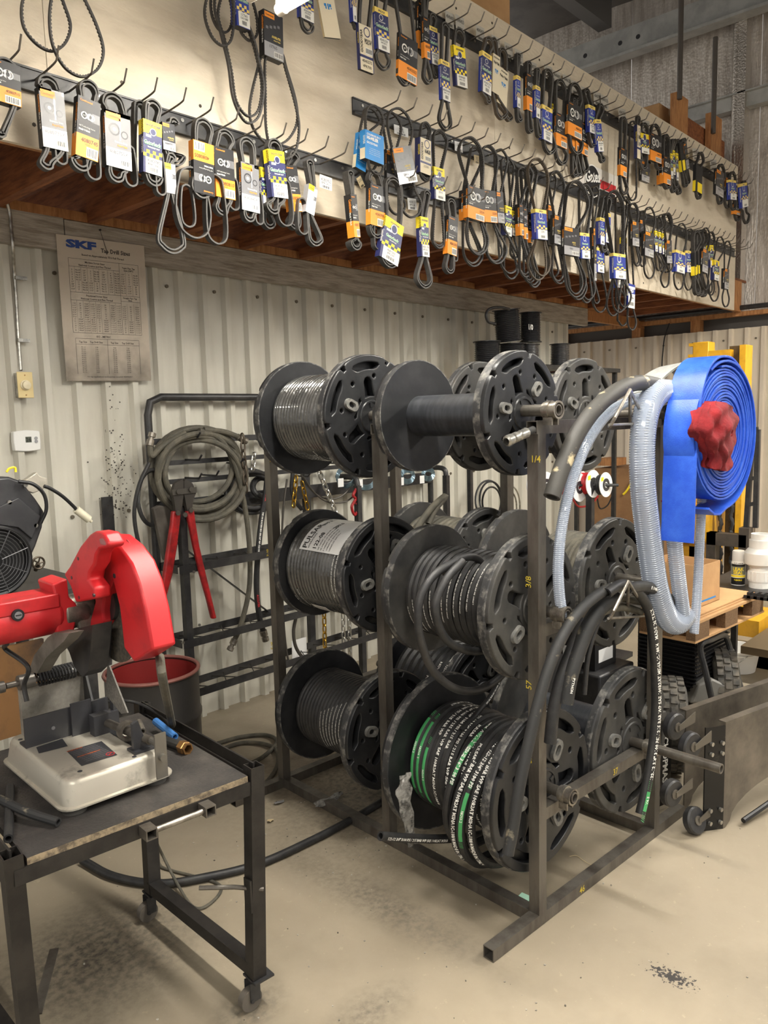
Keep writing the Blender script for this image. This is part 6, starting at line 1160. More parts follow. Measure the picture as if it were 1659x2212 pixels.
def loops(lab, els, r, Y, m_=HOSEG, ends=(), text=None):
    t = thing('coiled_hose', atY(els[0][0], els[0][1]+els[0][3], Y), lab, 'hose'); g = G(m_)
    for i, (cx, cy, rx, ry) in enumerate(els):
        y = Y-.022*(i % 4)-.01*(i//4); g.tube([atY(cx+rx*math.cos(2*math.pi*k/36), cy+ry*math.sin(2*math.pi*k/36), y+.02*math.sin(4*math.pi*k/36+i)) for k in range(36)], r, 10, closed=True)
    g.build('coil', t)
    for e in ends:
        g = G(e[1] if len(e) > 1 else m_); pth = spline([atY(u, v, Y-.06) for u, v in e[0]], 8); g.tube(pth, r*.95, 10); g.build('loose_end', t)
        d = (pth[-1]-pth[-3]).normalized(); g = G(STLB); g.lathe(pth[-1], d, ((r, -.03), (r*1.25, -.028), (r*1.25, 0), (r*.8, .002), (r*.8, .012), (r*1.2, .014), (r*1.2, .034), (r*.7, .036)), 10); g.build('fitting', t)
        if len(e) > 2: 
            g = G(WHT); lettering(g, e[2], pth, r*.95, V((-.5, -1, .1)), .008, .18, .03); g.m(RED); lettering(g, 'ACCUTEK', pth, r*.95, V((-.3, -1, .1)), .011, .05, .03); lettering(g, 'ACCUTEK', pth, r*.95, V((-.3, -1, .1)), .011, .62, .03); g.build('print', t, label='white and red print')
    return t
loops('large coil of grey black hose hung on the left of the display frame', [(424, 1016, 99, 92), (430, 1010, 92, 86), (428, 1022, 86, 80), (436, 1030, 96, 94), (422, 1008, 80, 76), (440, 1022, 84, 78), (432, 1034, 90, 84)], .0145, 3.36, HOSEG,
      ends=[(((430, 930), (470, 945), (500, 985), (520, 1050), (534, 1130), (540, 1210), (537, 1280), (520, 1350), (502, 1392)),), (((400, 935), (350, 965), (328, 985), (324, 962), (326, 950)),), (((440, 928), (480, 932), (505, 940), (522, 948)),)])
loops('narrow hose looped down the left side of the display frame', [(330, 1075, 32, 60)], .010, 3.34, HOSE, ends=[(((322, 1000), (300, 1050), (290, 1110), (300, 1175), (318, 1215), (328, 1240)),), ])
loops('smaller coil of black hose hung behind the rack end post', [(540, 1062, 52, 46), (544, 1066, 48, 42), (546, 1058, 44, 40)], .0125, 3.38, HOSE)
loops('black hose with red and white print hanging by the rack end post', [(566, 1052, 20, 20)], .0165, 3.36, HOSE, ends=[(((577, 1035), (572, 1080), (564, 1130), (557, 1200), (554, 1270), (560, 1330), (571, 1372)), HOSE, 'SAE 100 R1AT/EN 853 1SN 3/4" WP 1520 PSI')])
g = G(mat('grey_leather', (96, 90, 82), .8, var=10, c2=(80, 74, 68))); g.poly([atY(u, v, 3.30) for u, v in ((332, 1098), (345, 1092), (366, 1094), (374, 1110), (378, 1150), (378, 1195), (366, 1212), (356, 1210), (345, 1160))], V((0, .03, 0))); tag(bev(g.build('leather_sheath'), .006), 'grey tongue shaped pad hanging behind the bolt cutter', 'pad')
# bolt cutter
bc_ = thing('bolt_cutter', atY(396, 1090, 3.2), 'bolt cutter with red handles hung on the display frame', 'bolt cutter'); YB = 3.20
def BC(l): return [atY(u, v, YB) for u, v in l]
g = G(mat('cutter_jaw_steel', (74, 70, 66), .45, .5)); g.poly(BC([(372, 1066), (378, 1044), (394, 1035), (397, 1040), (397, 1068), (392, 1104), (380, 1106), (376, 1078)]), V((0, .02, 0))); g.poly(BC([(398, 1040), (401, 1035), (416, 1044), (424, 1064), (418, 1080), (414, 1102), (405, 1104), (398, 1068)]), V((0, .02, 0))); g.build('jaw', bc_, kind='stuff')
g = G(mat('cutter_link', (96, 92, 86), .4, .6)); g.poly([p-V((0, .006, 0)) for p in BC([(371, 1058), (423, 1052), (424, 1064), (372, 1070)])], V((0, .005, 0)))
for u, v in ((385, 1062), (412, 1057), (384, 1108), (399, 1112), (412, 1102)): p = atY(u, v, YB-.008); g.cyl(p, p-V((0, .006, 0)), .012, 12)
g.build('link_plate', bc_)
for l in ([(374, 1104), (392, 1106), (390, 1130), (384, 1180), (374, 1240), (358, 1300), (350, 1370), (341, 1372), (346, 1300), (356, 1240), (366, 1170), (372, 1130)], [(404, 1104), (420, 1100), (424, 1130), (432, 1180), (446, 1240), (458, 1290), (469, 1336), (460, 1338), (448, 1290), (434, 1240), (420, 1180), (412, 1140)]): g = G(REDT); g.poly(BC(l), V((0, .026, 0))); bev(g.build('handle', bc_, sharp=.6), .007)
# chains
def chain(lab, p0, p1, n, m_, r=.0042, L=.034, w_=.012, sag=0):
    t = thing('chain', p0, lab, 'chain'); d = (p1-p0)/n; first = []
    for i in range(n):
        c = p0+d*(i+.5); dz = d.normalized(); x = V((1, 0, 0)) if i % 2 else V((0, 1, 0)); x = (x-dz*x.dot(dz)).normalized(); l2 = d.length*.72; pts = []
        for k in range(14): q = 2*math.pi*k/14; pts.append(c+x*w_*math.cos(q)+dz*(l2*.55*math.sin(q)+(.3*l2 if math.sin(q) > 0 else -.3*l2)*min(1, abs(math.sin(q))*2)))
        g = G(m_); g.tube(pts, r, 6, closed=True); g.build('link', t)
YC = 3.27
chain('bright grey chain hanging right of the large hose coil', atY(523, 938, YC), atY(532, 1062, YC), 7, RUST, .0045); chain('short bright chain end right of the other grey chain', atY(549, 978, YC), atY(546, 1016, YC), 3, CHN, .004)
chain('short gold chain below the top left reel', atY(640, 1028, YC), atY(634, 1095, YC), 5, GLD); chain('gold chain piece beside the other gold one', atY(652, 1040, YC), atY(665, 1100, YC), 4, GLD)
chain('thick silver chain slanting down below the top left reel', atY(686, 1010, YC), atY(728, 1115, YC), 9, CHN, .0055, w_=.014); chain('gold chain hanging below the white label reel', atY(700, 1318, YC), atY(702, 1415, YC), 6, GLD, .0045)
chain('left of two silver chains below the white label reel', atY(741, 1325, YC), atY(743, 1418, YC), 7, CHN); chain('right of two silver chains below the white label reel', atY(754, 1325, YC), atY(756, 1418, YC), 7, CHN)
def wire(lab, pts, r, m_, Y=3.3, name='wire_rope', cat='wire rope'): g = G(m_); g.tube(spline([atY(u, v, Y) for u, v in pts], 8), r, 7); tag(g.build(name), lab, cat)
WR = mat('wire_rope', (88, 84, 78), .5, .6)
wire('wire rope sling sagging below the top left reel', ((650, 1025), (665, 1050), (690, 1072), (720, 1078), (745, 1066), (765, 1040), (785, 1025)), .005, WR); wire('lower wire rope sling sagging to the red hook', ((655, 1030), (680, 1065), (710, 1085), (745, 1084), (766, 1070)), .005, WR, 3.28)
wire('left bunch of wire rope hanging beside the rack end post', ((620, 1035), (612, 1100), (608, 1200), (612, 1330), (618, 1400), (626, 1440)), .006, WR); wire('right bunch of wire rope hanging by the rack end post', ((640, 1330), (634, 1365), (640, 1400), (662, 1425), (700, 1432)), .010, WR)
wire('black hose bight hanging between the rack end posts', ((632, 1020), (630, 1060), (640, 1085), (652, 1100)), .012, HOSE, 3.3, 'hose', 'hose')
for lab, us in (('red lifting hook on the wire rope sling', ((770, 1055), (763, 1070), (768, 1078), (760, 1095), (766, 1112), (773, 1100), (770, 1085))),): wire(lab, us, .009, REDT, 3.25, 'lifting_hook', 'hook')
for i, (u, v, rr_) in enumerate(((748, 1030, 22), (790, 1032, 24), (880, 1028, 16), (925, 1024, 14))):
    t = thing('wire_pack', atY(u, v, 3.3), ('first', 'second', 'third', 'last')[i]+' of four hanging packs of coiled bright wire counted from the left', 'wire'); g = G(mat('bluish_wire', (150, 176, 190), .2, .8))
    for k in range(6): g.tube([atY(u+(rr_-k*1.2)*math.cos(q*math.pi/10), v+(rr_*1.1-k*2)*math.sin(q*math.pi/10), 3.30-.006*k) for q in range(20)], .003, 5, closed=True)
    g.build('coil', t); g = G(LBL); a = atY(u-18, v+4, 3.26); g.box(a.x, 3.26, a.z-.05, a.x+.045, 3.262, a.z+.0); g.build('tag', t)
tag((lambda g: (g.box(atY(630, 1385, 3.36).x, 3.36, atY(630, 1425, 3.36).z, atY(662, 1385, 3.36).x, 3.362, atY(630, 1385, 3.36).z), g.build('paper_card'))[1])(G(LBL)), 'white paper card behind the wire ropes low on the wall', 'card')
loops('round bundle of black wire behind the empty reel frame', [(1055, 1080, 28, 42), (1060, 1078, 24, 38), (1062, 1084, 20, 32)], .007, 3.3, HOSE); loops('pale steel wire coil right of the black wire bundle', [(1105, 1095, 18, 44), (1102, 1098, 14, 36)], .006, 3.2, ZNC)
# ---------------------------------------------------------------- shelf with cable spools
sh = thing('spool_shelf', (4.9, 3.05, 0), 'dark shelf unit by the back wall that carries the black cable spools', 'shelf'); YS = 3.02; zt = atY(1060, 786, YS).z
g = G(BST); g.box(4.35, 2.86, zt-.03, 5.9, 3.25, zt); g.build('top', sh)
for x, y in ((4.37, 2.88), (5.86, 2.88), (4.37, 3.21), (5.86, 3.21)): g = G(BST); g.box(x, y, 0, x+.03, y+.03, zt-.03); g.build('post', sh)
def spool(lab, u0, u1, v0, v1, mm=HOSE, Y=YS, tilt=0, fl=True):
    a, b = atY(u0, v0, Y), atY(u1, v0, Y); cx = (a.x+b.x)/2; R_ = (u1-u0)/2/FPX*((V((cx, Y, 1.6))-C0).dot(CF))*.97; z1_ = a.z; z0 = atY((u0+u1)/2, v1, Y).z; t = thing('cable_spool', (cx, Y, z0), lab, 'spool'); n = max(4, int((z1_-z0)/.012)); g = G(mm)
    prof = []
    for k in range(n*4+1): prof.append((R_*.88+R_*.06*math.sin(k*math.pi/2), .006+(z1_-z0-.012)*k/(n*4)))
    g.lathe((cx, Y, z0), V((tilt, 0, 1)), prof, 28); g.build('winding', t, sharp=2)
    for h_ in (0, z1_-z0-.005): g = G(PLA); g.lathe(V((cx, Y, z0))+V((tilt, 0, 1)).normalized()*h_, V((tilt, 0, 1)), ((.02, 0), (R_, 0), (R_, .005), (.02, .005), (.02, 0)), 28); g.build('flange', t)
    return t
FILM = mat('film_wrapped_cable', (62, 62, 64), .22, coat=1)
spool('left low cable spool on the shelf behind the reels', 1020, 1082, 735, 786, FILM); spool('tall tilted cable spool on top of the stack with its cable end looped out', 1066, 1128, 664, 738, FILM, tilt=-.12); spool('cable spool under the tilted one', 1074, 1136, 740, 786, FILM)
sp3 = spool('tall film wrapped cable spool right of the tilted one', 1120, 1170, 672, 740, FILM); spool('cable spool under the tall film wrapped one', 1121, 1166, 742, 786, FILM); spool('black wire spool standing alone at the right of the shelf', 1186, 1232, 741, 789, FILM); spool('flat spool with a red rim under the lone black wire spool', 1184, 1228, 790, 806, mat('red_wire', (170, 30, 34), .4))
g = G(WHT); c = atY(1146, 712, YS-.19); g.text('1/0', c, V((1, 0, 0)), EZ, .035, 'C'); g.build('marking', sp3, label='pale chalk marking')
wire('loose cable end looping out of the tilted spool', ((1070, 700), (1055, 695), (1050, 680), (1058, 667), (1080, 664), (1100, 668)), .009, HOSE, YS-.08, 'cable', 'cable')
# red and white wire spools
for i, (u, v, s, m2) in enumerate(((1251, 1053, 31, 1), (1281, 1045, 30, 1), (1308, 1047, 27, 0), (1180, 1048, 29, 0))):
    D_ = 4.84+.09*(u-1172)/163; c = PD(u, v, D_); R_ = s/FPX*D_; ax = V((-.05, -1, .05)).normalized(); t = thing('wire_spool', c-EZ*R_, ('white spool of red wire nearest the clear hose', 'white spool of red wire in the middle of the hanging row', 'white spool at the right of the hanging row', 'pale spool half hidden by the front post')[i], 'spool')
    for k in (0, .09): g = G(LBL); g.lathe(c-ax*k, ax, ((.012, .0), (R_, .0), (R_, .004), (.012, .004), (.012, 0)), 32); g.build('flange', t)
    g = G(REDP if m2 else HOSE); g.lathe(c-ax*.088, ax, tuple((R_*.78+.003*(k % 2), .086*k/16) for k in range(17)), 28); g.m(DRK); g.ring(c+ax*.004, ax, .02, .04, .003, 20); g.m(YEL); x = ax.cross(EZ).normalized(); g.quad(c+ax*.0045+x*R_*.4+EZ*R_*.35, c+ax*.0045+x*R_*.75+EZ*R_*.3, c+ax*.0045+x*R_*.75+EZ*R_*.6, c+ax*.0045+x*R_*.4+EZ*R_*.65); g.build('winding', t)
rodp = [PD(1172, 1048, 4.84), PD(1335, 1048, 4.93)]; g = G(BST); g.cyl(rodp[0], rodp[1], .010, 10); pst = PD(1275, 1040, 4.9); g.box(pst.x-.02, pst.y-.02, 0, pst.x+.02, pst.y+.02, pst.z+.02); g.box(pst.x-.2, pst.y-.2, 0, pst.x+.2, pst.y+.2, .03); tag(g.build('spool_stand'), 'black post stand that carries the hanging wire spools', 'stand')
wire('red cable looped below the hanging wire spools', ((1235, 1075), (1250, 1094), (1275, 1090), (1292, 1072)), .008, REDT, 3.0, 'cable', 'cable'); wire('dark thin cables dangling below the hanging spools', ((1290, 1075), (1296, 1098), (1312, 1092), (1322, 1072)), .006, HOSE, 3.0, 'cable', 'cable')
# ================================================================ RIGHT BACKGROUND
def cbox(lab, x0, y0, z0, x1, y1, z1, name='cardboard_box', m_=CARD):
    t = thing(name, ((x0+x1)/2, (y0+y1)/2, z0), lab, 'box'); g = G(m_); g.box(x0, y0, z0, x1, y1, z1); bev(g.build('carton', t), .006); g = G(mat('packing_tape', (206, 176, 130), .25)); g.box((x0+x1)/2-.03, y0-.001, z0+.02, (x0+x1)/2+.03, y0, z1); g.build('tape', t); return t
p = atX(1305, 1012, 6.9); q = atX(1480, 1140, 6.9); cbox('large brown cardboard carton by the right wall behind the wire spools', 6.9, q.y+.25, 0, 7.5, p.y+.1, p.z, m_=mat('brown_cardboard', (150, 112, 74), .8, var=3, c2=(128, 94, 60)))  # this carton is a deeper brown than the other boxes
g = G(PINE); a = atX(1302, 997, 6.95); g.box(6.95, a.y-.12, a.z-.04, 7.2, a.y+.06, a.z+.03); tag(g.build('wood_block'), 'pale wood block lying on the brown carton', 'block')
# forklift
fk = thing('forklift', (5.7, 2.0, 0), 'yellow forklift mast standing behind the blue coil', 'forklift'); XF = 5.6
def rect(g, u0, u1, v0, v1, dx, X=XF, z0=None): a, b = atX(u0, v0, X), atX(u1, v0, X); zt_ = a.z; zb_ = atX((u0+u1)/2, v1, X).z if z0 is None else z0; g.box(X, b.y, zb_, X+dx, a.y, zt_)
g = G(YELP); rect(g, 1496, 1531, 740, 0, .12, z0=.05); bev(g.build('mast_upright', fk), .006); g = G(YELP); rect(g, 1598, 1611, 745, 0, .14, z0=.05); g.m(mat('greasy_channel', (96, 74, 38), .6, var=6, c2=(60, 48, 30))); rect(g, 1576, 1598, 748, 0, .05, XF+.06, z0=.05); g.build('mast_upright', fk)
g = G(YELP); rect(g, 1531, 1578, 758, 778, .08); g.build('mast_crosshead', fk); g = G(YELP); rect(g, 1566, 1577, 762, 1100, .06, XF+.02); g.build('inner_upright', fk)
g = G(YELP); rect(g, 1488, 1498, 742, 748, .05); rect(g, 1486, 1498, 766, 772, .05); g.build('stop_lug', fk)
g = G(mat('guard_wire', (110, 106, 98), .5, .5)); a, b = atX(1533, 780, XF+.1), atX(1566, 860, XF+.1)
for k in range(9):
    y0 = a.y-(a.y-b.y)*k/8
    g.cyl((XF+.1, y0, a.z), (XF+.1, y0-.1, b.z), .003, 5); g.cyl((XF+.1, y0, b.z), (XF+.1, y0-.1, a.z), .003, 5)
g.build('guard_mesh', fk, kind='stuff')
g = G(YELP); rect(g, 1458, 1532, 1092, 1172, .5, XF-.1); rect(g, 1470, 1520, 1172, 1240, .4, XF); bev(g.build('body', fk), .02)
g = G(BLK); p = atX(1474, 1102, XF-.106); g.cyl((XF-.106, p.y, p.z), (XF-.1, p.y, p.z), .035, 20); g.m(RED); g.quad((XF-.107, p.y+.04, p.z-.03), (XF-.107, p.y+.02, p.z-.03), (XF-.107, p.y+.02, p.z+.05), (XF-.107, p.y+.04, p.z+.05)); g.build('body_slot', fk)
g = G(BST)
for u in (1556, 1580): 
    pp_ = [atX(u+2*math.sin(k*.9), 1090+k*4.6, XF-.03) for k in range(40)]; g.tube(pp_, [.016 if k % 2 else .012 for k in range(40)], 8)
g.build('lift_chain', fk, kind='stuff')
g = G(mat('dark_carriage', (84, 76, 68), .5, .2, var=6, c2=(60, 55, 50))); rect(g, 1526, 1612, 1150, 1180, .08, XF-.25); rect(g, 1526, 1546, 1150, 1262, .08, XF-.25); rect(g, 1596, 1618, 1140, 1262, .08, XF-.25); rect(g, 1526, 1612, 1240, 1262, .08, XF-.25); g.build('carriage', fk, kind='stuff')
g = G(BST)
for u, v0, v1, u2 in ((1626, 930, 1140, 1612), (1637, 928, 1140, 1632)): g.bar(atX(u, v0, XF-.2), atX(u2, v1, XF-.2), .03, .03)
for v in (930, 985, 1035, 1090): g.bar(atX(1618, v, XF-.2), atX(1638, v-4, XF-.2), .025, .025)
g.build('load_backrest', fk, kind='stuff')
g = G(mat('fork_steel', (120, 104, 80), .5, .4)); rect(g, 1600, 1700, 1395, 1420, .9, 4.6); g.build('fork', fk, label='worn fork blade')
g = G(YELP); rect(g, 1585, 1640, 1335, 1375, .4, 5.0); g.build('lower_body', fk); g = G(mat('worn_yellow_foot', (150, 118, 50), .6, var=6, c2=(84, 68, 40))); rect(g, 1600, 1690, 1440, 1490, .5, 4.9, z0=.0); g.build('foot', fk)
# stack of board and pallet on the generator
zp = .655; PF_, PR_, PL_ = atZ(1503, 1345, zp), atZ(1652, 1282, zp), atZ(1385, 1322, zp); ux_ = PR_-PF_; uy_ = PL_-PF_
uy_ = ux_.cross(EZ).normalized()*-1*uy_.length; uy_ = uy_ if uy_.dot(PL_-PF_) > 0 else -uy_
pl = thing('cardboard_pallet', PF_-EZ*.12, 'corrugated cardboard pallet resting on the generator', 'pallet')
g = G(CARD); g.obox(PF_-EZ*.012, ux_, uy_, EZ*.012); g.build('top_deck', pl)
for i in range(3):
    for j in range(3): g = G(CARDD); o = PF_+ux_*(.0+.40*i)+uy_*(.0+.42*j)-EZ*.085; g.obox(o, ux_*.18, uy_*.16, EZ*.073); g.build('block', pl)
g = G(CARD); g.obox(PF_-EZ*.095, ux_, uy_, EZ*.010); g.build('bottom_deck', pl)
for i, (s, o) in enumerate(((.94, .02), (.86, .05))): g = G(CARD); g.obox(PF_+ux_*o+uy_*(o+.04)+EZ*(.001+.008*i), ux_*s, uy_*.9, EZ*.006); tag(g.build('cardboard_sheet'), ('lower flat cardboard sheet on the pallet', 'upper flat cardboard sheet with a hand hole on the pallet')[i], 'cardboard')
cb = PF_+ux_*.28+uy_*.30+EZ*.016; t = thing('open_carton', cb, 'open cardboard box with a blue stripe standing on the pallet', 'box'); bx, by = ux_.normalized()*.20, uy_.normalized()*.26; hh = .19
for o, s, tk in ((cb, bx, by*.015), (cb+by, bx, -by*.015), (cb, by, bx*.02), (cb+bx, by, -bx*.02)): g = G(CARD); fl = EZ*hh+(s.cross(EZ).normalized()*0); g.obox(o, s, tk, EZ*hh); g.build('wall', t)
g = G(CARD); g.obox(cb, bx, by, EZ*.003); g.build('bottom', t); g = G(SKY); n_ = -uy_.normalized(); g.obox(cb+n_*.0006+EZ*.02, bx*.8, -n_*.0005, EZ*.008); g.build('stripe', t, label='printed blue stripe')
# bench with spray can and pvc fitting behind
Dc = 4.05; cbp = PD(1594, 1262, Dc); zb_ = cbp.z; bt = thing('side_bench', (cbp.x+.1, cbp.y-.1, 0), 'low dark bench behind the pallet that holds the spray can', 'bench'); g = G(BST); g.box(cbp.x-.12, cbp.y-.55, zb_-.03, cbp.x+.35, cbp.y+.15, zb_); g.build('top', bt)
for x, y in ((-.1, -.5), (-.1, .1), (.3, -.5), (.3, .1)): g = G(BST); g.box(cbp.x+x, cbp.y+y, 0, cbp.x+x+.03, cbp.y+y+.03, zb_-.03); g.build('leg', bt)
sc_ = thing('spray_can', cbp, 'aerosol can with yellow and black label and clear cap', 'spray can'); r = .034; hc = 74/FPX*Dc
g = G(WHT); g.lathe(cbp, EZ, ((.001, 0), (r, 0), (r, hc*.66), (r*.8, hc*.74), (.001, hc*.74)), 28); g.build('can', sc_); g = G(mat('clear_cap', (214, 212, 206), .2)); g.lathe(cbp+EZ*hc*.70, EZ, ((r*.86, 0), (r*.92, 0), (r*.90, hc*.27), (r*.8, hc*.3), (.001, hc*.3)), 28); g.build('cap', sc_)
vd = -(ray(1594, 1230)); vd.z = 0; vd.normalize(); rx_ = vd.cross(EZ)*-1
def canarc(g, z0, z1_, a0=-75, a1=75, rr=r*1.01): 
    vs = []
    for k in range(13): q = math.radians(a0+(a1-a0)*k/12); e = vd*math.cos(q)+rx_*math.sin(q); vs += [cbp+e*rr+EZ*z0, cbp+e*rr+EZ*z1_]
    g.add(vs, [(2*k, 2*k+2, 2*k+3, 2*k+1) for k in range(12)])
def cantext(g, s, z, h_, mw): 
    v2, fs, w0 = glyphs(s, .03); k = h_/.72; kx = min(k, mw/w0); g.add([cbp+(vd*math.cos((x-w0/2)*kx/r)+rx_*math.sin((x-w0/2)*kx/r))*r*1.02+EZ*(z+y*k) for x, y in v2], fs)
g = G(BLK); canarc(g, hc*.02, hc*.22); canarc(g, hc*.55, hc*.62, rr=r*1.005); g.m(YEL); canarc(g, hc*.24, hc*.30); g.m(mat('label_grey', (120, 124, 110), .4)); canarc(g, hc*.31, hc*.55); g.m(YEL); cantext(g, 'LEAK', hc*.435, hc*.095, r*1.7); cantext(g, 'SEAL', hc*.33, hc*.095, r*1.7); cantext(g, 'FLEXIBLE', hc*.14, hc*.04, r*1.4); g.m(BLK); cantext(g, 'RUST-OLEUM', hc*.635, hc*.03, r*1.3); g.build('label', sc_, label='printed label')
vb = PD(1640, 1262, Dc-.08); vb.z = zb_; k = (Dc-.08)/FPX; vf = thing('pvc_valve', vb, 'stacked white plastic pipe fitting beside the spray can', 'fitting'); R1 = 26*k
g = G(PVC); g.lathe(vb, EZ, ((R1*.8, 0), (R1*.8, 14*k), (R1*.86, 14*k), (R1*.86, 36*k), (R1*.78, 37*k), (R1*.78, 46*k), (R1*1.16, 52*k), (R1*1.2, 62*k), (R1*1.2, 76*k), (R1*.98, 84*k), (R1*.86, 86*k), (R1*.86, 104*k), (R1*.74, 105*k), (R1*.74, 117*k), (R1*.62, 117*k), (R1*.62, 90*k)), 32); g.build('body', vf, sharp=.5); g = G(PVC)
for j in range(16): q = j*math.pi/8; e = V((math.cos(q), math.sin(q), 0)); g.cbox(vb+e*R1*.87+EZ*26*k, e, e.cross(EZ), EZ, .004, .006, 18*k)
g.build('grip_ribs', vf, kind='stuff')
g = G(BLK); pb = PD(1640, 1272, Dc-.35); pb.z = zb_
for j in range(7): g.box(pb.x-.0, pb.y-.14+j*.03, zb_, pb.x+.05, pb.y-.125+j*.03, zb_+.03)
g.box(pb.x, pb.y-.15, zb_, pb.x+.012, pb.y+.07, zb_+.014); tag(g.build('plastic_comb'), 'black toothed plastic piece lying on the bench at the right edge', 'part')
# generator
ge = thing('generator', (3.45, 1.35, 0), 'black portable generator with finned engine under the cardboard pallet', 'generator'); G0 = V((3.60, 1.36, .0)); gx, gy = E1, E2
g = G(mat('engine_block_black', (40, 40, 42), .4, .3)); g.obox(G0+EZ*.22, gx*.34, gy*.28, EZ*.28); g.build('engine', ge)
for k in range(14): g = G(mat('engine_fin', (58, 58, 60), .4, .5)); g.obox(G0+EZ*(.225+.0195*k)-gx*.012-gy*.016, gx*.36, gy*.30, EZ*.006); g.build('cooling_fin', ge)
g = G(GUN); g.poly([PD(1490, 1520, 3.65), PD(1510, 1478, 3.65), PD(1540, 1466, 3.65), PD(1592, 1490, 3.65), PD(1604, 1522, 3.65)], CF*.25); bev(g.build('side_cover', ge), .01); g = G(mat('muffler_metal', (150, 140, 124), .5, .5)); o = PD(1502, 1462, 3.7); g.obox(o, gx*.09, gy*.05, EZ*.10)
for k in range(5): g.obox(o+gx*(.01+.018*k)-gy*.006, gx*.006, gy*.01, EZ*.10)
g.build('muffler', ge)
g = G(BST); g.tube(spline([PD(1538, 1512, 3.5), PD(1524, 1450, 3.5), PD(1513, 1405, 3.5), PD(1518, 1388, 3.5), PD(1535, 1382, 3.55), PD(1562, 1372, 3.75), PD(1572, 1385, 3.8), PD(1584, 1430, 3.8), PD(1602, 1492, 3.8)], 6), .014, 10); g.build('frame_tube', ge)
g = G(BST)
for x, y in ((0, 0), (.32, 0), (0, .26), (.32, .26)): g.obox(G0+gx*x+gy*y, gx*.03, gy*.03, EZ*.56)
g.obox(G0+EZ*.53, gx*.35, gy*.29, EZ*.03); g.build('stand', ge, kind='stuff')
def tyre(par, c, ax, R_, wd, nm='tyre'):
    g = G(TYRE); ax = V(ax).normalized(); g.lathe(V(c)-ax*wd/2, ax, ((R_*.55, 0), (R_*.8, -.004), (R_*.95, wd*.12), (R_, wd*.35), (R_, wd*.65), (R_*.95, wd*.88), (R_*.8, wd+.004), (R_*.55, wd)), 36); x = ax.orthogonal().normalized(); y = ax.cross(x); w_ = g.build(nm, par, sharp=.9)
    g = G(TYRE)
    for k in range(30):
        for s in (-.30, 0, .30): q = 2*math.pi*(k+(.5 if s == 0 else 0))/30; e = x*math.cos(q)+y*math.sin(q); g.cbox(V(c)+e*R_*(1.0 if s == 0 else .985)+ax*wd*s, e, e.cross(ax), ax, .012, R_*.14, wd*.24)
    g.build('tread', par, kind='stuff'); g = G(mat('wheel_rim_grey', (122, 112, 98), .5, .3)); g.lathe(V(c)-ax*wd*.35, ax, ((.001, 0), (R_*.5, 0), (R_*.56, wd*.1), (R_*.56, wd*.6), (R_*.5, wd*.7), (.001, wd*.7)), 28); g.build('wheel_rim', par)
ty1, ty2 = atZ(1450, 1562, .205), atZ(1562, 1490, .205); ty1.z = .205; ty2.z = .205
tyre(ge, ty1, (.45, -.9, 0), .20, .11); tyre(ge, ty2, (.45, -.9, 0), .20, .11)
bk = PD(1588, 1452, 4.75); bk.z = 0; br = .13; bu = thing('plastic_bucket', bk, 'white plastic bucket standing behind the generator', 'bucket'); hz_ = PD(1590, 1395, 4.75).z
g = G(PVC); g.lathe(bk, EZ, ((.001, .002), (br*.85, .002), (br, hz_*.8), (br*1.06, hz_*.8), (br*1.06, hz_*.86), (br*1.0, hz_*.88), (br*1.05, hz_*.9), (br*1.05, hz_), (br*.97, hz_), (br*.8, .02), (.001, .02)), 32); g.build('pail', bu); g = G(ZNC); g.tube([bk+V((math.cos(q)*br*1.07, math.sin(q)*br*1.07, hz_*.88-abs(math.sin(q-.8))*.12)) for q in [.8+.0+math.pi*k/16 for k in range(17)]], .0025, 6); g.build('bail', bu)
# black steel plates on castors (attachment) at the right edge
bl_ = thing('steel_attachment', (2.85, 1.0, 0), 'black scraped steel attachment with castors at the right edge', 'attachment'); DS = mat('scraped_black_steel', (62, 57, 52), .45, .2, var=4, c2=(128, 119, 105), lo=.32, hi=.7, stretch=(1, 1, 1)); DSD = mat('dark_scraped_steel', (36, 35, 34), .35, .3, var=8, c2=(112, 104, 92), lo=.56, hi=.74)
P1 = atZ(1562, 1782, .015); zt1 = None
for i in range(400):
    z = .1+i*.002; c_ = P1-C0; c_.z = z-CH
    if H/2-FPX*c_.dot(CU)/c_.dot(CF) < 1564: zt1 = z; break
P2 = atZ(1690, 1517, zt1); fx = (P2-P1); fx.z = 0; fl_ = fx.length; fx.normalize(); fn = fx.cross(EZ)
if fn.dot(C0-P1) < 0: fn = -fn
def FP(x, z): return V((P1.x, P1.y, 0))+fx*x+EZ*z
def plate(off, nm, rz=1.0):
    pts = [(0, .0), (.012, .0)]; 
    arc = [(.03+.30*math.cos(math.radians(a)) if 0 else .04+.34*(1-math.cos(math.radians(a))), .02+.11*math.sin(math.radians(a))) for a in range(0, 181, 15)]
    pts += [(x, z) for x, z in arc]+[(.72, .02), (.72, zt1*rz), (0, zt1*rz)]
    g = G(DS); g.poly([FP(x, z)-fn*off for x, z in pts], -fn*.006); g.poly([FP(x, zt1*rz)-fn*off for x in (0, .72)]+[FP(x, zt1*rz)-fn*(off+.03) for x in (.72, 0)], EZ*.005); return g.build(nm, bl_, sharp=.4)
plate(0, 'face_plate'); plate(.17, 'rear_plate', .98)
g = G(DSD); o = FP(0, .0); g.obox(o, -fn*.0+fx*-.075+fn*-.03, fn*-.005, EZ*zt1*.98); g.build('flange_plate', bl_); g = G(ZNC)
for k, z in enumerate((.03, .08, .30, .34)):
    for x in (-.015, -.055): p = FP(x, z)+fx*0-fn*(.012-x*.0)+fn*.0; p = o+(fx*-.075+fn*-.03)*(-x/.075)+EZ*z; g.cyl(p, p+fn*.010, .008, 10)
g.build('bolts', bl_, kind='stuff')
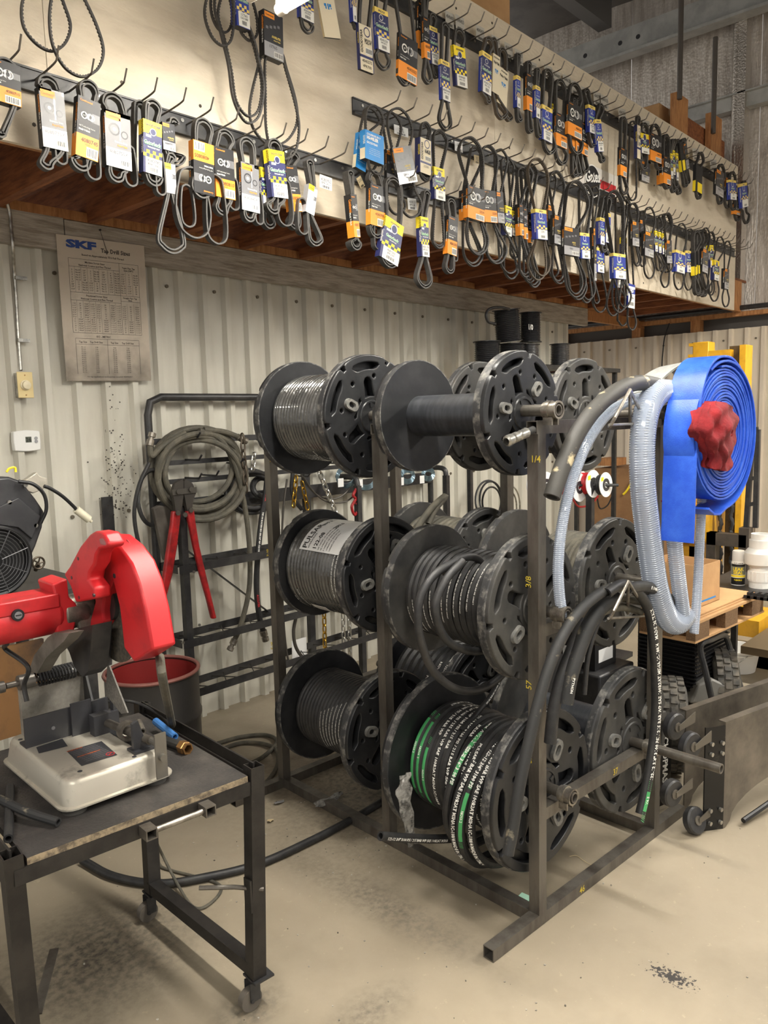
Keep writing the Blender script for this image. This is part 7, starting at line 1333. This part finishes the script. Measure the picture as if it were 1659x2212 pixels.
g = G(DSD); o2 = FP(-.02, .02)-fn*.22; g.obox(o2, fx*-.09, fn*-.006, EZ*.34); g.m(WHT); g.text('CHOPMASTER', o2+fn*.001-fx*.05+EZ*.28, -EZ, -fx if 0 else (-EZ).cross(fn)*-1, .03, 'L', .26, .03); g.build('drive_cover', bl_, label='black cover with white lettering')
def castor(c, ax, R_=.05):
    ax = V(ax).normalized(); g = G(BST); g.lathe(V(c)-ax*.016, ax, ((.006, 0), (R_*.9, 0), (R_, .006), (R_, .026), (R_*.9, .032), (.006, .032)), 28); w_ = g.build('castor_wheel', bl_); g = G(mat('castor_hub', (104, 98, 88), .5, .4)); g.cyl(V(c)-ax*.02, V(c)+ax*.02, R_*.35, 12); g.poly([V(c)+ax*.021+EZ*.008, V(c)+ax*.021-EZ*.012, V(c)+ax*.021+fx*.09-EZ*.0, V(c)+ax*.021+fx*.09+EZ*.04], ax*.003); g.build('castor_fork', w_)
c1 = atZ(1500, 1772, .05); castor(c1, fn+EZ*.35); castor(PD(1456, 1568, c1.dot(CF)+.12), fn); castor(PD(1490, 1610, c1.dot(CF)+.05), fn); castor(PD(1450, 1712, c1.dot(CF)+.12), fn)
g = G(BLK); g.tube([FP(.08, .02)+fn*.03, FP(.80, .10)+fn*.02], .010, 8); g.build('push_bar', bl_)
# ================================================================ OVERHEAD
def wirep(lab, pts, r, m_, name): g = G(m_); g.tube(spline(pts, 8), r, 7); tag(g.build(name), lab, 'cord')
yc = atZ(1378, 692, 2.474); wirep('yellow cord tied in a bow hanging from the loft joists', [atY(u, v, yc.y) for u, v in ((1378, 692), (1384, 735), (1386, 765), (1372, 768), (1376, 776), (1388, 776), (1398, 784), (1394, 795), (1386, 788), (1387, 815), (1392, 840))], .006, YEL, 'cord')
wirep('thin black cord hanging by the yellow forklift', [atX(u, v, XR-.18) for u, v in ((1446, 698), (1436, 728), (1432, 760), (1430, 795), (1430, 900))], .006, BLK, 'cord'); wirep('short yellow cord end showing beside the wide ribbed hose', [atX(u, v, 6.88) for u, v in ((1346, 1068), (1352, 1062), (1360, 1050), (1364, 1040))], .010, YEL, 'cord')
cbox('big cardboard box standing on the loft behind the white board', 3.05, 2.62, 2.722, 4.0, 3.2, 4.35)
def post_(lab, u0, u1, v0, Y, name, m_=PINE, zb2=2.72, dy=.05): a, b = atY(u0, v0, Y), atY(u1, v0, Y); g = G(m_); g.box(a.x, Y, zb2, b.x, Y+dy, a.z); return tag(g.build(name), lab, 'lumber')
post_('upright lumber post on the loft, left of two', 1462, 1487, 198, 2.62, 'lumber_post'); post_('upright lumber post on the loft, right of two', 1537, 1560, 242, 2.62, 'lumber_post')
a, b = atY(1487, 256, 2.70), atY(1570, 300, 2.70); t = thing('wooden_bin', (6.9, 2.8, 2.72), 'brown plywood bin on the loft between two lumber posts', 'bin'); g = G(WOOD); g.box(atY(1470, 262, 2.68).x, 2.68, 2.72, atY(1566, 300, 2.68).x, 3.1, atY(1500, 262, 2.68).z); bev(g.build('bin', t), .006)
cbox('small cardboard carton with a blue end on the loft', atY(1424, 260, 2.75).x, 2.75, 2.72, atY(1470, 250, 2.75).x, 3.0, atY(1450, 238, 2.75).z); 
for lab, u, v in (('thin steel pipe rising above the left lumber post', 1468, 200), ('thin steel pipe rising above the right lumber post', 1541, 275)):
    p = atY(u, v, 2.605); g = G(mat('dark_pipe', (92, 86, 80), .5, .4)); g.cyl((p.x, 2.605, p.z-.05), (p.x, 2.605, 5.5 if 'left' in lab else atY(1540, 74, 2.6).z), .020, 12); tag(g.build('pipe_upright'), lab, 'pipe')

# oil specks on the siding above the drum, chips of grit on the floor
R_ = random.Random(5); g = G(mat('oil_speck', (58, 52, 46), .6))
for i in range(150):
    u, v = R_.gauss(248, 16), 1120-abs(R_.gauss(0, 110)); q = atY(u, v, YW-.03); r_ = R_.uniform(.0018, .0042); g.cyl(q, q-V((0, .0012, 0)), r_, 6)
g.build('oil_specks', bpy.data.objects['wall_back'], kind='stuff')
g = G(mat('floor_grit', (90, 84, 76), .8, var=30, c2=(196, 190, 178)))
for i in range(230):
    u, v = R_.uniform(180, 1640), R_.uniform(1700, 2205)
    if R_.random() < .5: u, v = R_.gauss(760, 150), R_.gauss(1800, 60)
    q = atZ(u, min(2205, max(1690, v)), 0); e = R_.uniform(.0012, .0042); a_ = R_.uniform(0, 3); x_ = V((math.cos(a_), math.sin(a_), 0)); y_ = V((-x_.y, x_.x, 0)); g.poly([q+x_*e, q+y_*e*.7, q-x_*e*.8, q-y_*e*.6], EZ*e*.7)
tag(g.build('floor_grit', kind='stuff'), 'loose grit and metal chips scattered over the concrete floor', 'debris')
